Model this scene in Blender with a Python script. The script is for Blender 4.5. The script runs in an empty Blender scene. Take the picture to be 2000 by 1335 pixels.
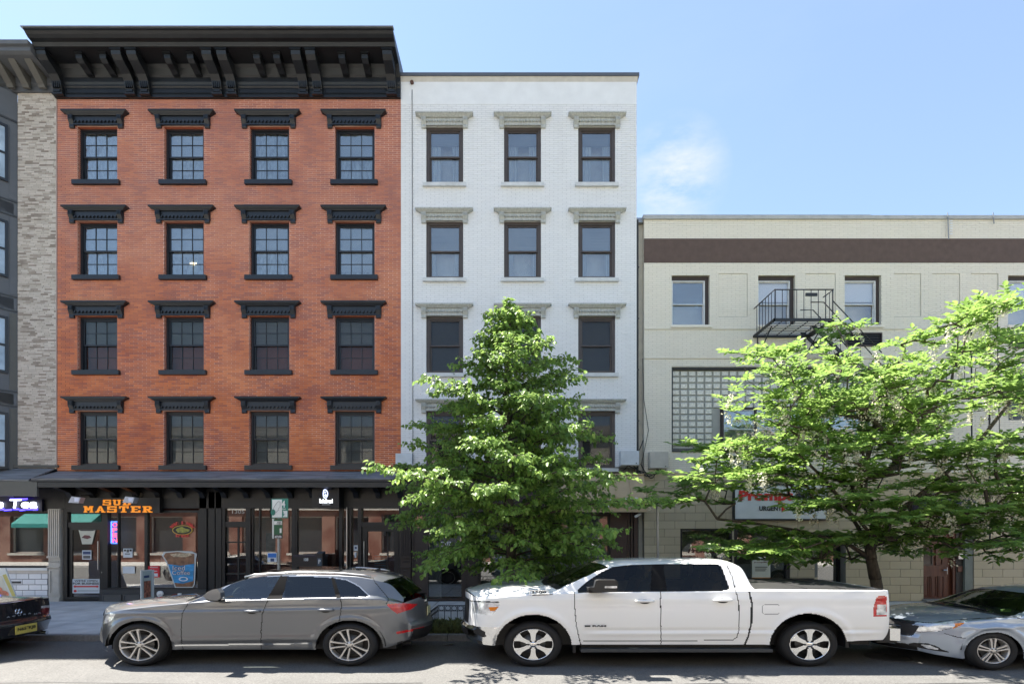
import bpy, bmesh, math, random
import numpy as np
from mathutils import Vector, Matrix, noise as mnoise

R = random.Random(7)
scene = bpy.context.scene

# ------------------------------------------------------------------ camera, world, sun, exposure
CAM_H = 2.013; F = 1050.0; CX = 1000.0; HY = 1040.0        # photograph: focal length in px, centre column, horizon row
cam_d = bpy.data.cameras.new('camera'); cam = bpy.data.objects.new('camera', cam_d)
scene.collection.objects.link(cam); scene.camera = cam
cam.location = (0, 0, CAM_H); cam.rotation_euler = (math.radians(90), 0, 0)
cam_d.sensor_width = 36; cam_d.lens = 36 * F / 2000; cam_d.shift_y = (HY - 667.5) / 2000
cam_d.clip_start = 0.05; cam_d.clip_end = 3000

SUN = Vector((-0.50, 0.373, 1.0)).normalized()             # towards the sun
world = bpy.data.worlds.new('World'); scene.world = world; world.use_nodes = True
wn = world.node_tree.nodes; wl = world.node_tree.links
for n in list(wn): wn.remove(n)
wo = wn.new('ShaderNodeOutputWorld'); bg = wn.new('ShaderNodeBackground'); wl.new(bg.outputs[0], wo.inputs[0])
sky = wn.new('ShaderNodeTexSky'); sky.sky_type = 'NISHITA'; sky.sun_disc = False
sky.sun_elevation = math.asin(SUN.z); sky.sun_rotation = math.atan2(SUN.x, SUN.y)
sky.air_density = 1.0; sky.dust_density = 0.1; sky.ozone_density = 1.6; sky.altitude = 0
# a faint even veil, thin streaks, and one small wisp of cloud where the photograph has it
tc = wn.new('ShaderNodeTexCoord'); mp = wn.new('ShaderNodeMapping'); mp.inputs['Scale'].default_value = (1.0, 1.0, 2.6)
wl.new(tc.outputs['Generated'], mp.inputs['Vector'])
nz = wn.new('ShaderNodeTexNoise'); nz.inputs['Scale'].default_value = 2.0; nz.inputs['Detail'].default_value = 8; nz.inputs['Roughness'].default_value = .5
mp.inputs['Location'].default_value = (1.7, 0.4, 0.6)
wl.new(mp.outputs[0], nz.inputs['Vector'])
cr = wn.new('ShaderNodeMapRange'); cr.inputs['From Min'].default_value = .46; cr.inputs['From Max'].default_value = .85
cr.inputs['To Min'].default_value = .24; cr.inputs['To Max'].default_value = .50; wl.new(nz.outputs['Fac'], cr.inputs['Value'])
nz2 = wn.new('ShaderNodeTexNoise'); nz2.inputs['Scale'].default_value = 9; nz2.inputs['Detail'].default_value = 9; nz2.inputs['Roughness'].default_value = .62
wl.new(mp.outputs[0], nz2.inputs['Vector'])
ds = wn.new('ShaderNodeVectorMath'); ds.operation = 'DISTANCE'; wl.new(tc.outputs['Generated'], ds.inputs[0])
wv = Vector((.300, 1, .660)).normalized(); ds.inputs[1].default_value = wv
dm = wn.new('ShaderNodeMapRange'); dm.inputs['From Min'].default_value = .085; dm.inputs['From Max'].default_value = .01; wl.new(ds.outputs['Value'], dm.inputs['Value'])
nm2 = wn.new('ShaderNodeMapRange'); nm2.inputs['From Min'].default_value = .38; nm2.inputs['From Max'].default_value = .68; wl.new(nz2.outputs['Fac'], nm2.inputs['Value'])
ml = wn.new('ShaderNodeMath'); ml.operation = 'MULTIPLY'; wl.new(dm.outputs[0], ml.inputs[0]); wl.new(nm2.outputs[0], ml.inputs[1])
ad = wn.new('ShaderNodeMath'); ad.operation = 'MULTIPLY_ADD'; ad.use_clamp = True; wl.new(ml.outputs[0], ad.inputs[0]); ad.inputs[1].default_value = .0; wl.new(cr.outputs[0], ad.inputs[2])
mixw = wn.new('ShaderNodeMix'); mixw.data_type = 'RGBA'
wl.new(ad.outputs[0], mixw.inputs['Factor']); wl.new(sky.outputs[0], mixw.inputs['A'])
mixw.inputs['B'].default_value = (2.4, 2.9, 3.5, 1)
mixc = wn.new('ShaderNodeMix'); mixc.data_type = 'RGBA'; wl.new(ml.outputs[0], mixc.inputs['Factor']); wl.new(mixw.outputs['Result'], mixc.inputs['A']); mixc.inputs['B'].default_value = (3.6, 3.6, 3.7, 1)
wl.new(mixc.outputs['Result'], bg.inputs['Color'])
bg.inputs['Strength'].default_value = 0.075

sun_d = bpy.data.lights.new('sun', 'SUN'); sun_d.energy = 4.8; sun_d.angle = math.radians(.5); sun_d.color = (1, .94, .85)
sun_o = bpy.data.objects.new('sun', sun_d); scene.collection.objects.link(sun_o)
sun_o.rotation_euler = SUN.to_track_quat('Z', 'Y').to_euler(); sun_o.location = (-20, 15, 40)

scene.view_settings.view_transform = 'Standard'; scene.view_settings.look = 'None'
scene.view_settings.gamma = 1; scene.view_settings.use_curve_mapping = False
scene.view_settings.exposure = 2.0
scene.render.engine = 'CYCLES'
scene.cycles.max_bounces = 8; scene.cycles.diffuse_bounces = 4; scene.cycles.glossy_bounces = 4
scene.cycles.transmission_bounces = 6; scene.cycles.transparent_max_bounces = 24
scene.cycles.use_denoising = True; scene.cycles.caustics_reflective = False; scene.cycles.caustics_refractive = False
scene.cycles.sample_clamp_indirect = 6

# ------------------------------------------------------------------ helpers
def X(px, D=15.0): return (px - CX) * D / F
def Z(py, D=15.0): return CAM_H + (HY - py) * D / F

class MB:
    """collects shapes into one mesh"""
    def __init__(s): s.v = []; s.f = []; s.m = []; s.mats = []; s.cur = 0
    def use(s, mat):
        if mat not in s.mats: s.mats.append(mat)
        s.cur = s.mats.index(mat); return s
    def face(s, idx): s.f.append(tuple(idx)); s.m.append(s.cur)
    def quad(s, a, b, c, d):
        n = len(s.v); s.v += [tuple(a), tuple(b), tuple(c), tuple(d)]; s.face((n, n+1, n+2, n+3)); return s
    def poly(s, pts):
        n = len(s.v); s.v += [tuple(p) for p in pts]; s.face(range(n, n+len(pts))); return s
    def box(s, x0, x1, y0, y1, z0, z1):
        n = len(s.v)
        s.v += [(x0,y0,z0),(x1,y0,z0),(x1,y1,z0),(x0,y1,z0),(x0,y0,z1),(x1,y0,z1),(x1,y1,z1),(x0,y1,z1)]
        for q in ((0,1,5,4),(1,2,6,5),(2,3,7,6),(3,0,4,7),(4,5,6,7),(3,2,1,0)): s.face([n+i for i in q])
        return s
    def pbox(s, px0, px1, py0, py1, d0, d1=None, ref=None):
        """box whose front face at depth d0 spans a px rectangle of the facade elevation"""
        r = ref or d0
        return s.box(X(px0, r), X(px1, r), d0, d1 if d1 is not None else d0+.05, Z(py1, r), Z(py0, r))
    def frame(s, x0, x1, z0, z1, w, y0, y1, wb=None):
        wb = w if wb is None else wb
        s.box(x0, x0+w, y0, y1, z0, z1); s.box(x1-w, x1, y0, y1, z0, z1)
        s.box(x0+w, x1-w, y0, y1, z1-w, z1); s.box(x0+w, x1-w, y0, y1, z0, z0+wb); return s
    def prism(s, prof, a0, a1, axis='x'):
        """closed profile swept along an axis; axis x: prof=(y,z); axis y: prof=(x,z)"""
        n = len(s.v); k = len(prof)
        for a in (a0, a1):
            for p in prof: s.v.append((a, p[0], p[1]) if axis == 'x' else ((p[0], a, p[1]) if axis == 'y' else (p[0], p[1], a)))
        for i in range(k): j = (i+1) % k; s.face((n+i, n+j, n+k+j, n+k+i))
        s.face([n+i for i in range(k)][::-1]); s.face([n+k+i for i in range(k)]); return s
    def tube(s, pts, r, n=6, r1=None, cap=True):
        pts = [Vector(p) for p in pts]; b = len(s.v); k = len(pts)
        for i, p in enumerate(pts):
            t = (pts[min(i+1, k-1)] - pts[max(i-1, 0)]).normalized()
            u = t.orthogonal().normalized() if abs(t.z) > .98 else t.cross(Vector((0,0,1))).normalized()
            w = t.cross(u)
            rr = r if r1 is None else r + (r1-r)*i/(k-1)
            if isinstance(r, (list, tuple)): rr = r[i]
            for j in range(n):
                a = 2*math.pi*j/n; q = p + (u*math.cos(a) + w*math.sin(a))*rr; s.v.append(tuple(q))
        for i in range(k-1):
            for j in range(n):
                j2 = (j+1) % n; s.face((b+i*n+j, b+i*n+j2, b+(i+1)*n+j2, b+(i+1)*n+j))
        if cap: s.face([b+j for j in range(n)][::-1]); s.face([b+(k-1)*n+j for j in range(n)])
        return s
    def disc(s, c, rx, rz, y, n=24, hole=0):
        pts = [(c[0]+rx*math.cos(2*math.pi*i/n), y, c[1]+rz*math.sin(2*math.pi*i/n)) for i in range(n)]
        if not hole: s.poly(pts); return s
        ins = [(c[0]+hole*rx*math.cos(2*math.pi*i/n), y, c[1]+hole*rz*math.sin(2*math.pi*i/n)) for i in range(n)]
        for i in range(n): j = (i+1) % n; s.quad(pts[i], pts[j], ins[j], ins[i])
        return s
    def lathe(s, prof, c, axis='z', n=24, sx=1, sz=1):
        """prof: (radius, along); axis y: wheel-like, axis z: vase-like"""
        b = len(s.v); k = len(prof)
        for (r, h) in prof:
            for j in range(n):
                a = 2*math.pi*j/n
                if axis == 'z': s.v.append((c[0]+r*math.cos(a)*sx, c[1]+r*math.sin(a), c[2]+h))
                else: s.v.append((c[0]+r*math.cos(a)*sx, c[1]+h, c[2]+r*math.sin(a)*sz))
        for i in range(k-1):
            for j in range(n):
                j2 = (j+1) % n; s.face((b+i*n+j, b+i*n+j2, b+(i+1)*n+j2, b+(i+1)*n+j))
        return s
    def mesh(s, name, mat=None, smooth=False):
        me = bpy.data.meshes.new(name); me.from_pydata(s.v, [], s.f)
        ms = s.mats if s.mats else ([mat] if mat else [])
        for m in ms: me.materials.append(m)
        if s.mats and len(s.mats) > 1: me.polygons.foreach_set('material_index', s.m)
        if smooth: me.polygons.foreach_set('use_smooth', [True]*len(s.f))
        me.update(); return me

def link(o): scene.collection.objects.link(o); return o
def parent_to(o, p):
    o.parent = p; o.matrix_parent_inverse = p['_w'].inverted() if False else WORLD[p.name].inverted()
WORLD = {}
def obj(name, mb, mat=None, parent=None, smooth=False, label=None, kind=None, loc=None):
    me = mb if isinstance(mb, bpy.types.Mesh) else mb.mesh(name, mat, smooth)
    o = bpy.data.objects.new(name, me); link(o)
    if loc is not None: o.location = loc
    WORLD[o.name] = Matrix.Translation(loc) if loc is not None else Matrix()
    if parent is not None: parent_to(o, parent)
    if label: o['label'] = label
    if kind: o['kind'] = kind
    return o
def tag(o, label, cat, group=None, kind=None):
    o['label'] = label
    if cat: o['category'] = cat
    if group: o['group'] = group
    if kind: o['kind'] = kind
    return o
def thing(name, label, cat, loc=(0,0,0), group=None):
    o = bpy.data.objects.new(name, None); link(o); o.location = loc; o.empty_display_size = .2
    WORLD[o.name] = Matrix.Translation(loc)
    return tag(o, label, cat, group)
def single(name, mb, mat, label, cat, group=None, smooth=False, kind=None):
    return tag(obj(name, mb, mat, None, smooth), label, cat, group, kind)
def copy_tree(o, off, parent=None, label=None):
    c = o.copy(); link(c)
    if parent is None: c.location = Vector(o.location) + Vector(off)
    else: c.parent = parent
    if label: c['label'] = label
    for ch in list(o.children): copy_tree(ch, off, c)
    WORLD[c.name] = Matrix.Translation(c.location)
    return c
def copy_part(o, off, parent):
    """a copy of a part (and its sub-parts) inside the same thing, moved by off"""
    c = o.copy(); link(c); c.parent = parent; c.location = Vector(o.location) + Vector(off)
    for ch in list(o.children):
        d = ch.copy(); link(d); d.parent = c
    return c

# ------------------------------------------------------------------ materials
def mat_base(name):
    m = bpy.data.materials.new(name); m.use_nodes = True
    nt = m.node_tree; b = nt.nodes['Principled BSDF']; return m, nt, b
def M(name, col, rough=.6, metal=0, var=.08, scale=6, bump=0.0, bscale=60, coat=0, spec=.5, emit=None, est=0, stretch=None, dirt=0, dcol=(.05,.045,.04)):
    m, nt, b = mat_base(name)
    b.inputs['Roughness'].default_value = rough; b.inputs['Metallic'].default_value = metal
    b.inputs['Specular IOR Level'].default_value = spec
    b.inputs['Coat Weight'].default_value = coat; b.inputs['Coat Roughness'].default_value = .04
    g = nt.nodes.new('ShaderNodeNewGeometry'); src = g.outputs['Position']
    if stretch:
        mpn = nt.nodes.new('ShaderNodeMapping'); mpn.inputs['Scale'].default_value = stretch
        nt.links.new(src, mpn.inputs['Vector']); src = mpn.outputs[0]
    if var > 0:
        n = nt.nodes.new('ShaderNodeTexNoise'); n.inputs['Scale'].default_value = scale; n.inputs['Detail'].default_value = 5
        nt.links.new(src, n.inputs['Vector'])
        mr = nt.nodes.new('ShaderNodeMapRange'); mr.inputs['From Min'].default_value = .3; mr.inputs['From Max'].default_value = .7
        mr.inputs['To Min'].default_value = 1-var; mr.inputs['To Max'].default_value = 1+var
        nt.links.new(n.outputs['Fac'], mr.inputs['Value'])
        mx = nt.nodes.new('ShaderNodeVectorMath'); mx.operation = 'SCALE'; mx.inputs[0].default_value = col[:3]
        nt.links.new(mr.outputs[0], mx.inputs['Scale']); out = mx.outputs[0]
        if dirt > 0:
            n2 = nt.nodes.new('ShaderNodeTexNoise'); n2.inputs['Scale'].default_value = scale*.45; n2.inputs['Detail'].default_value = 8; n2.inputs['Roughness'].default_value = .7
            nt.links.new(src, n2.inputs['Vector'])
            mr2 = nt.nodes.new('ShaderNodeMapRange'); mr2.inputs['From Min'].default_value = .52; mr2.inputs['From Max'].default_value = .75
            mr2.inputs['To Max'].default_value = dirt; nt.links.new(n2.outputs['Fac'], mr2.inputs['Value'])
            mm = nt.nodes.new('ShaderNodeMix'); mm.data_type = 'RGBA'; nt.links.new(mr2.outputs[0], mm.inputs['Factor'])
            nt.links.new(out, mm.inputs['A']); mm.inputs['B'].default_value = (*dcol, 1); out = mm.outputs['Result']
        nt.links.new(out, b.inputs['Base Color'])
    else: b.inputs['Base Color'].default_value = (*col[:3], 1)
    if bump > 0:
        n = nt.nodes.new('ShaderNodeTexNoise'); n.inputs['Scale'].default_value = bscale; n.inputs['Detail'].default_value = 4
        nt.links.new(src, n.inputs['Vector'])
        bp = nt.nodes.new('ShaderNodeBump'); bp.inputs['Strength'].default_value = bump; bp.inputs['Distance'].default_value = .01
        nt.links.new(n.outputs['Fac'], bp.inputs['Height']); nt.links.new(bp.outputs[0], b.inputs['Normal'])
    if emit: b.inputs['Emission Color'].default_value = (*emit, 1); b.inputs['Emission Strength'].default_value = est
    return m
def glass(name, refl=.16, tint=(.75,.8,.8), wavy=.0, rough=.0):
    """a pane: clear or tinted, with a mirror-like share of reflection that grows towards grazing"""
    m = bpy.data.materials.new(name); m.use_nodes = True; nt = m.node_tree
    for n in list(nt.nodes): nt.nodes.remove(n)
    o = nt.nodes.new('ShaderNodeOutputMaterial'); t = nt.nodes.new('ShaderNodeBsdfTransparent'); t.inputs[0].default_value = (*tint, 1)
    gl = nt.nodes.new('ShaderNodeBsdfGlossy'); gl.inputs['Roughness'].default_value = rough; gl.inputs['Color'].default_value = (1,1,1,1)
    lw = nt.nodes.new('ShaderNodeLayerWeight'); lw.inputs['Blend'].default_value = .25
    mr = nt.nodes.new('ShaderNodeMapRange'); mr.inputs['To Min'].default_value = refl; mr.inputs['To Max'].default_value = min(1, refl+.6 if refl > .04 else .4)
    nt.links.new(lw.outputs['Fresnel'], mr.inputs['Value'])
    mx = nt.nodes.new('ShaderNodeMixShader'); nt.links.new(mr.outputs[0], mx.inputs[0])
    nt.links.new(t.outputs[0], mx.inputs[1]); nt.links.new(gl.outputs[0], mx.inputs[2]); nt.links.new(mx.outputs[0], o.inputs[0])
    if wavy > 0:
        g = nt.nodes.new('ShaderNodeNewGeometry'); n = nt.nodes.new('ShaderNodeTexNoise'); n.inputs['Scale'].default_value = 2.6; n.inputs['Detail'].default_value = 2
        nt.links.new(g.outputs['Position'], n.inputs['Vector'])
        bp = nt.nodes.new('ShaderNodeBump'); bp.inputs['Strength'].default_value = wavy; bp.inputs['Distance'].default_value = .04
        nt.links.new(n.outputs['Fac'], bp.inputs['Height']); nt.links.new(bp.outputs[0], gl.inputs['Normal'])
    return m
def brick_mat(name, cols, zone=None, zamt=.0, zscale=.5, rough=.85, tmod=None, bump=.3, streak=0, scol=(.1,.06,.05), ztint=None, chip=0, chipcol=(.3,.12,.08)):
    """colour per brick from a random value (object + island), plus broad patches of weathering"""
    m, nt, b = mat_base(name); N = nt.nodes.new; Lk = nt.links.new
    b.inputs['Roughness'].default_value = rough; b.inputs['Specular IOR Level'].default_value = .3
    oi = N('ShaderNodeObjectInfo'); g = N('ShaderNodeNewGeometry')
    ad = N('ShaderNodeMath'); ad.operation = 'ADD'; Lk(oi.outputs['Random'], ad.inputs[0]); Lk(g.outputs['Random Per Island'], ad.inputs[1])
    fr = N('ShaderNodeMath'); fr.operation = 'FRACT'; Lk(ad.outputs[0], fr.inputs[0])
    n1 = N('ShaderNodeTexNoise'); n1.inputs['Scale'].default_value = zscale; n1.inputs['Detail'].default_value = 6; n1.inputs['Roughness'].default_value = .62
    Lk(g.outputs['Position'], n1.inputs['Vector'])
    mr = N('ShaderNodeMapRange'); mr.inputs['From Min'].default_value = .3; mr.inputs['From Max'].default_value = .7
    mr.inputs['To Min'].default_value = -zamt; mr.inputs['To Max'].default_value = zamt; Lk(n1.outputs['Fac'], mr.inputs['Value'])
    md = N('ShaderNodeMath'); md.operation = 'MULTIPLY_ADD'; Lk(fr.outputs[0], md.inputs[0]); md.inputs[1].default_value = 1 - zamt*1.2; Lk(mr.outputs[0], md.inputs[2])
    ramp = N('ShaderNodeValToRGB'); e = ramp.color_ramp.elements
    while len(e) < len(cols): e.new(.5)
    for i, (p, c) in enumerate(cols): e[i].position = p; e[i].color = (*c, 1)
    Lk(md.outputs[0], ramp.inputs[0]); out = ramp.outputs[0]
    if zone:
        n3 = N('ShaderNodeTexNoise'); n3.inputs['Scale'].default_value = .33; n3.inputs['Detail'].default_value = 3
        Lk(g.outputs['Position'], n3.inputs['Vector'])
        mr3 = N('ShaderNodeMapRange'); mr3.inputs['From Min'].default_value = .42; mr3.inputs['From Max'].default_value = .62; Lk(n3.outputs['Fac'], mr3.inputs['Value'])
        mx = N('ShaderNodeMix'); mx.data_type = 'RGBA'; mx.blend_type = 'MULTIPLY'; Lk(mr3.outputs[0], mx.inputs['Factor']); Lk(out, mx.inputs['A']); mx.inputs['B'].default_value = (*zone, 1); out = mx.outputs['Result']
    if ztint:
        sz = N('ShaderNodeSeparateXYZ'); Lk(g.outputs['Position'], sz.inputs[0]); nz_ = N('ShaderNodeMath'); nz_.operation = 'MULTIPLY_ADD'; Lk(n1.outputs['Fac'], nz_.inputs[0]); nz_.inputs[1].default_value = 5; Lk(sz.outputs['Z'], nz_.inputs[2])
        mz = N('ShaderNodeMapRange'); mz.inputs['From Min'].default_value = ztint[0]+2.5; mz.inputs['From Max'].default_value = ztint[1]+2.5; mz.inputs['To Max'].default_value = ztint[3]; Lk(nz_.outputs[0], mz.inputs['Value'])
        mx = N('ShaderNodeMix'); mx.data_type = 'RGBA'; Lk(mz.outputs[0], mx.inputs['Factor']); Lk(out, mx.inputs['A']); mx.inputs['B'].default_value = (*ztint[2], 1); out = mx.outputs['Result']
    if streak:
        mp_ = N('ShaderNodeMapping'); mp_.inputs['Scale'].default_value = (2.2, 2.2, .5); Lk(g.outputs['Position'], mp_.inputs['Vector'])
        n4 = N('ShaderNodeTexNoise'); n4.inputs['Scale'].default_value = 1.1; n4.inputs['Detail'].default_value = 9; n4.inputs['Roughness'].default_value = .72; Lk(mp_.outputs[0], n4.inputs['Vector'])
        mr4 = N('ShaderNodeMapRange'); mr4.inputs['From Min'].default_value = .52; mr4.inputs['From Max'].default_value = .72; mr4.inputs['To Max'].default_value = streak; Lk(n4.outputs['Fac'], mr4.inputs['Value'])
        mx = N('ShaderNodeMix'); mx.data_type = 'RGBA'; Lk(mr4.outputs[0], mx.inputs['Factor']); Lk(out, mx.inputs['A']); mx.inputs['B'].default_value = (*scol, 1); out = mx.outputs['Result']
    if chip:
        n5 = N('ShaderNodeTexNoise'); n5.inputs['Scale'].default_value = 5; n5.inputs['Detail'].default_value = 10; n5.inputs['Roughness'].default_value = .7; Lk(g.outputs['Position'], n5.inputs['Vector'])
        mr5 = N('ShaderNodeMapRange'); mr5.inputs['From Min'].default_value = 1-chip; mr5.inputs['From Max'].default_value = 1-chip+.01; Lk(n5.outputs['Fac'], mr5.inputs['Value'])
        mx = N('ShaderNodeMix'); mx.data_type = 'RGBA'; Lk(mr5.outputs[0], mx.inputs['Factor']); Lk(out, mx.inputs['A']); mx.inputs['B'].default_value = (*chipcol, 1); out = mx.outputs['Result']
    Lk(out, b.inputs['Base Color'])
    if bump:
        n2 = N('ShaderNodeTexNoise'); n2.inputs['Scale'].default_value = 45; n2.inputs['Detail'].default_value = 5; Lk(g.outputs['Position'], n2.inputs['Vector'])
        bp = N('ShaderNodeBump'); bp.inputs['Strength'].default_value = bump; bp.inputs['Distance'].default_value = .008
        Lk(n2.outputs['Fac'], bp.inputs['Height']); Lk(bp.outputs[0], b.inputs['Normal'])
    return m

blk = M('black_trim_paint', (.013,.0155,.020), .38, var=.15, scale=4, bump=.15, bscale=30)
blk2 = M('black_storefront_paint', (.009,.009,.0105), .45, var=.15)
dkgray = M('dark_gray_metal', (.035,.037,.04), .45)
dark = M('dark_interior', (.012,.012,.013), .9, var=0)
brown = M('dark_brown_paint', (.045,.032,.027), .6, dirt=.2)
brownframe = M('brown_window_frame', (.07,.055,.048), .5)
whitep = M('white_plastic', (.75,.75,.74), .5, var=.03)
cream = M('cream_painted_iron', (.5,.47,.42), .6, dirt=.3, dcol=(.2,.17,.13))
white_trim = M('gray_painted_lintel', (.44,.45,.42), .7, scale=6, stretch=(4,4,.5), var=.16, dirt=.35, dcol=(.17,.16,.14))
sillwhite = M('white_painted_sill', (.6,.61,.6), .7, dirt=.3, dcol=(.25,.24,.22))
steel = M('galvanised_steel', (.3,.31,.32), .45, metal=.6)
chrome = M('chrome', (.75,.76,.78), .12, metal=1, var=0)
alum = M('brushed_aluminium', (.5,.5,.5), .35, metal=1, var=.03)
rubber = M('tyre_rubber', (.010,.010,.011), .75, bump=.3, bscale=80)
blackplast = M('black_plastic', (.009,.009,.010), .55, var=0)
blindm = M('gray_window_blind', (.17,.18,.175), .8, stretch=(.2,.2,14), var=.12, scale=3)
blindl = M('pale_window_blind', (.26,.31,.33), .8, var=.05, stretch=(.2,.2,14))
curtain = M('sheer_curtain', (.50,.53,.54), .9, stretch=(14,14,.3), var=.3, scale=1.5)
pane = glass('window_pane', .15, (.86,.89,.90), wavy=.4)
pane_low = glass('shop_window_pane', .17, (.75,.77,.77))
pane_dk = glass('dark_window_pane', .015, (.8,.81,.81))

# ------------------------------------------------------------------ text
def text(name, s, x, z, w, h, y, mat, parent, bold=.0, italic=0, depth=.004, rot=0, rz=0):
    """flat lettering, fitted to a w x h box whose lower-left corner is x, z; faces -y"""
    c = bpy.data.curves.new(name, 'FONT'); c.body = s; c.offset = bold; c.shear = italic; c.extrude = 0.0; c.resolution_u = 3
    c.space_line = .85; c.align_x = 'CENTER'
    t = bpy.data.objects.new('tmp', c); link(t); dg = bpy.context.evaluated_depsgraph_get()
    me = bpy.data.meshes.new_from_object(t.evaluated_get(dg)); bpy.data.objects.remove(t); bpy.data.curves.remove(c)
    n = len(me.vertices); co = np.empty(n*3); me.vertices.foreach_get('co', co); co = co.reshape(-1, 3)
    lo = co.min(0); hi = co.max(0); sc = np.array([w/(hi[0]-lo[0]), h/(hi[1]-lo[1])])
    u = (co[:,0]-(lo[0]+hi[0])/2)*sc[0]; v = (co[:,1]-(lo[1]+hi[1])/2)*sc[1]
    ca, sa = math.cos(rot), math.sin(rot); u, v = u*ca-v*sa, u*sa+v*ca
    cx, cz = x+w/2, z+h/2
    out = np.stack([cx+u*math.cos(rz), np.full(n, y)+u*math.sin(rz), cz+v], 1)
    me.vertices.foreach_set('co', out.ravel()); me.materials.clear(); me.materials.append(mat); me.update(); me.name = name
    o = bpy.data.objects.new(name, me); link(o); WORLD[o.name] = Matrix()
    if parent is not None: parent_to(o, parent)
    return o

# ------------------------------------------------------------------ brick walls
def spans(x0, x1, holes):
    out = [(x0, x1)]
    for a, b in holes:
        nx = []
        for p, q in out:
            if b <= p or a >= q: nx.append((p, q)); continue
            if a > p: nx.append((p, a))
            if b < q: nx.append((b, q))
        out = nx
    return out
def wall_backing(x0, x1, z0, z1, y0, y1, openings, mat, parent, name='wall'):
    mb = MB(); zs = sorted({z0, z1} | {z for o in openings for z in (o[2], o[3]) if z0 < z < z1})
    for a, b in zip(zs, zs[1:]):
        m = (a+b)/2
        for p, q in spans(x0, x1, [(o[0], o[1]) for o in openings if o[2] < m < o[3]]): mb.box(p, q, y0, y1, a, b)
    return obj(name, mb, mat, parent)
def brick_wall(x0, x1, z0, z1, y, openings, bw, bh, joint, mat, mortar, parent, seed=1, proud=.008, nsingle=300,
               insets=(), thick=.35, jitter=.002, centre=None, name='brick', course_var=0, single_all=False, backing=True, bond=.5):
    """recessed mortar backing and every brick as its own box; the bricks nearest 'centre' are objects of their own"""
    rr = random.Random(seed)
    if backing: wall_backing(x0, x1, z0, z1, y+proud, y+thick, openings, mortar, parent)
    full = []; rest = MB(); nrow = int(round((z1-z0)/bh)); bh = (z1-z0)/nrow
    for r in range(nrow):
        za = z0+r*bh+joint/2; zb = z0+(r+1)*bh-joint/2; zm = (za+zb)/2
        holes = [(o[0], o[1]) for o in openings if o[2]-.2*bh < zm < o[3]+.2*bh]
        off = (r % 2)*bw*bond + (rr.random()*course_var*bw)
        for p, q in spans(x0, x1, holes):
            k0 = math.floor((p-x0-off)/bw); x = x0+off+k0*bw
            while x < q-1e-6:
                a = max(x, p)+joint/2; b = min(x+bw, q)-joint/2
                if b-a > .012:
                    yy = y + rr.uniform(-jitter, jitter)
                    for ins in insets:
                        if ins[0] < (a+b)/2 < ins[1] and ins[2] < zm < ins[3]: yy += ins[4]
                    if b-a > bw-joint-1e-4: full.append((a, za, yy))
                    else: rest.box(a, b, yy, y+proud+.004+(.05 if yy > y+proud else 0), za, zb)
                x += bw
    if centre is None: centre = ((x0+x1)/2, (z0+z1)/2)
    full.sort(key=lambda t: (t[0]-centre[0])**2*.3 + (t[1]-centre[1])**2)
    hh = bh-joint; ww = bw-joint
    if nsingle:
        proto = MB().box(0, ww, 0, proud+.006, 0, hh).mesh(name)
        proto.materials.append(mat)
        for (a, za, yy) in full[:nsingle]: obj(name, proto, None, parent, loc=(a, yy, za))
    for (a, za, yy) in full[nsingle:]: rest.box(a, a+ww, yy, yy+proud+.006, za, za+hh)
    if rest.f: obj(name+'work', rest, mat, parent, kind='stuff')
    return nrow
# ------------------------------------------------------------------ ground
KERB = 10.0; WALL = 15.0; SW = .11
asph = M('asphalt', (.120,.118,.113), .95, var=.10, scale=1.5, bump=.8, bscale=110, dirt=.18, dcol=(.10,.098,.095))
nt = asph.node_tree   # fine pale and dark aggregate
N = nt.nodes.new; vor = N('ShaderNodeTexVoronoi'); vor.inputs['Scale'].default_value = 60; g_ = N('ShaderNodeNewGeometry'); nt.links.new(g_.outputs['Position'], vor.inputs['Vector'])
bs = nt.nodes['Principled BSDF']; src = bs.inputs['Base Color'].links[0].from_socket
mr = N('ShaderNodeMapRange'); mr.inputs['To Min'].default_value = .72; mr.inputs['To Max'].default_value = 1.28; nt.links.new(vor.outputs['Color'], mr.inputs['Value'])
sc_ = N('ShaderNodeVectorMath'); sc_.operation = 'SCALE'; nt.links.new(src, sc_.inputs[0]); nt.links.new(mr.outputs[0], sc_.inputs['Scale']); nt.links.new(sc_.outputs[0], bs.inputs['Base Color'])
earth = M('bare_ground', (.16,.14,.11), .95)
single('ground', MB().quad((-400,-400,-.06),(400,-400,-.06),(400,400,-.06),(-400,400,-.06)), earth, 'bare ground under and beyond the whole street', None, kind='structure')
mb = MB()
for i in range(40): mb.quad((-60+i*3,-1.2,0),(-57+i*3,-1.2,0),(-57+i*3,KERB,0),(-60+i*3,KERB,0))
road = single('road', mb, asph, 'pale grey asphalt road with cars parked along the kerb', None, kind='structure')
conc = M('sidewalk_concrete', (.50,.49,.47), .85, var=.16, scale=2.2, bump=.4, bscale=50, dirt=.35, dcol=(.27,.265,.255))
joint = M('dark_joint_sand', (.06,.058,.052), .95)
granite = M('granite_kerb', (.22,.215,.21), .8, var=.2, scale=20, bump=.4)
sw = MB(); pit1 = (-1.75, .9, 10.25, 11.6); pit2 = (6.3, 9.0, 10.25, 11.5)
holes = [pit1, pit2]
for (xa, xb, ya, yb) in [(-60, pit1[0], KERB+.15, 11.65), (pit1[1], pit2[0], KERB+.15, 11.65), (pit2[1], 60, KERB+.15, 11.65), (-60, 60, 11.65, 15.4)]:
    sw.box(xa, xb, ya, yb, -.05, SW-.012)
sidewalk = single('sidewalk', sw, joint, 'concrete slab sidewalk between the kerb and the shop fronts', None, kind='structure')
rr = random.Random(3)
xs_ = [-18+1.45*i for i in range(26)]; ys_ = [10.16, 11.65, 13.3, 14.98]
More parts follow.
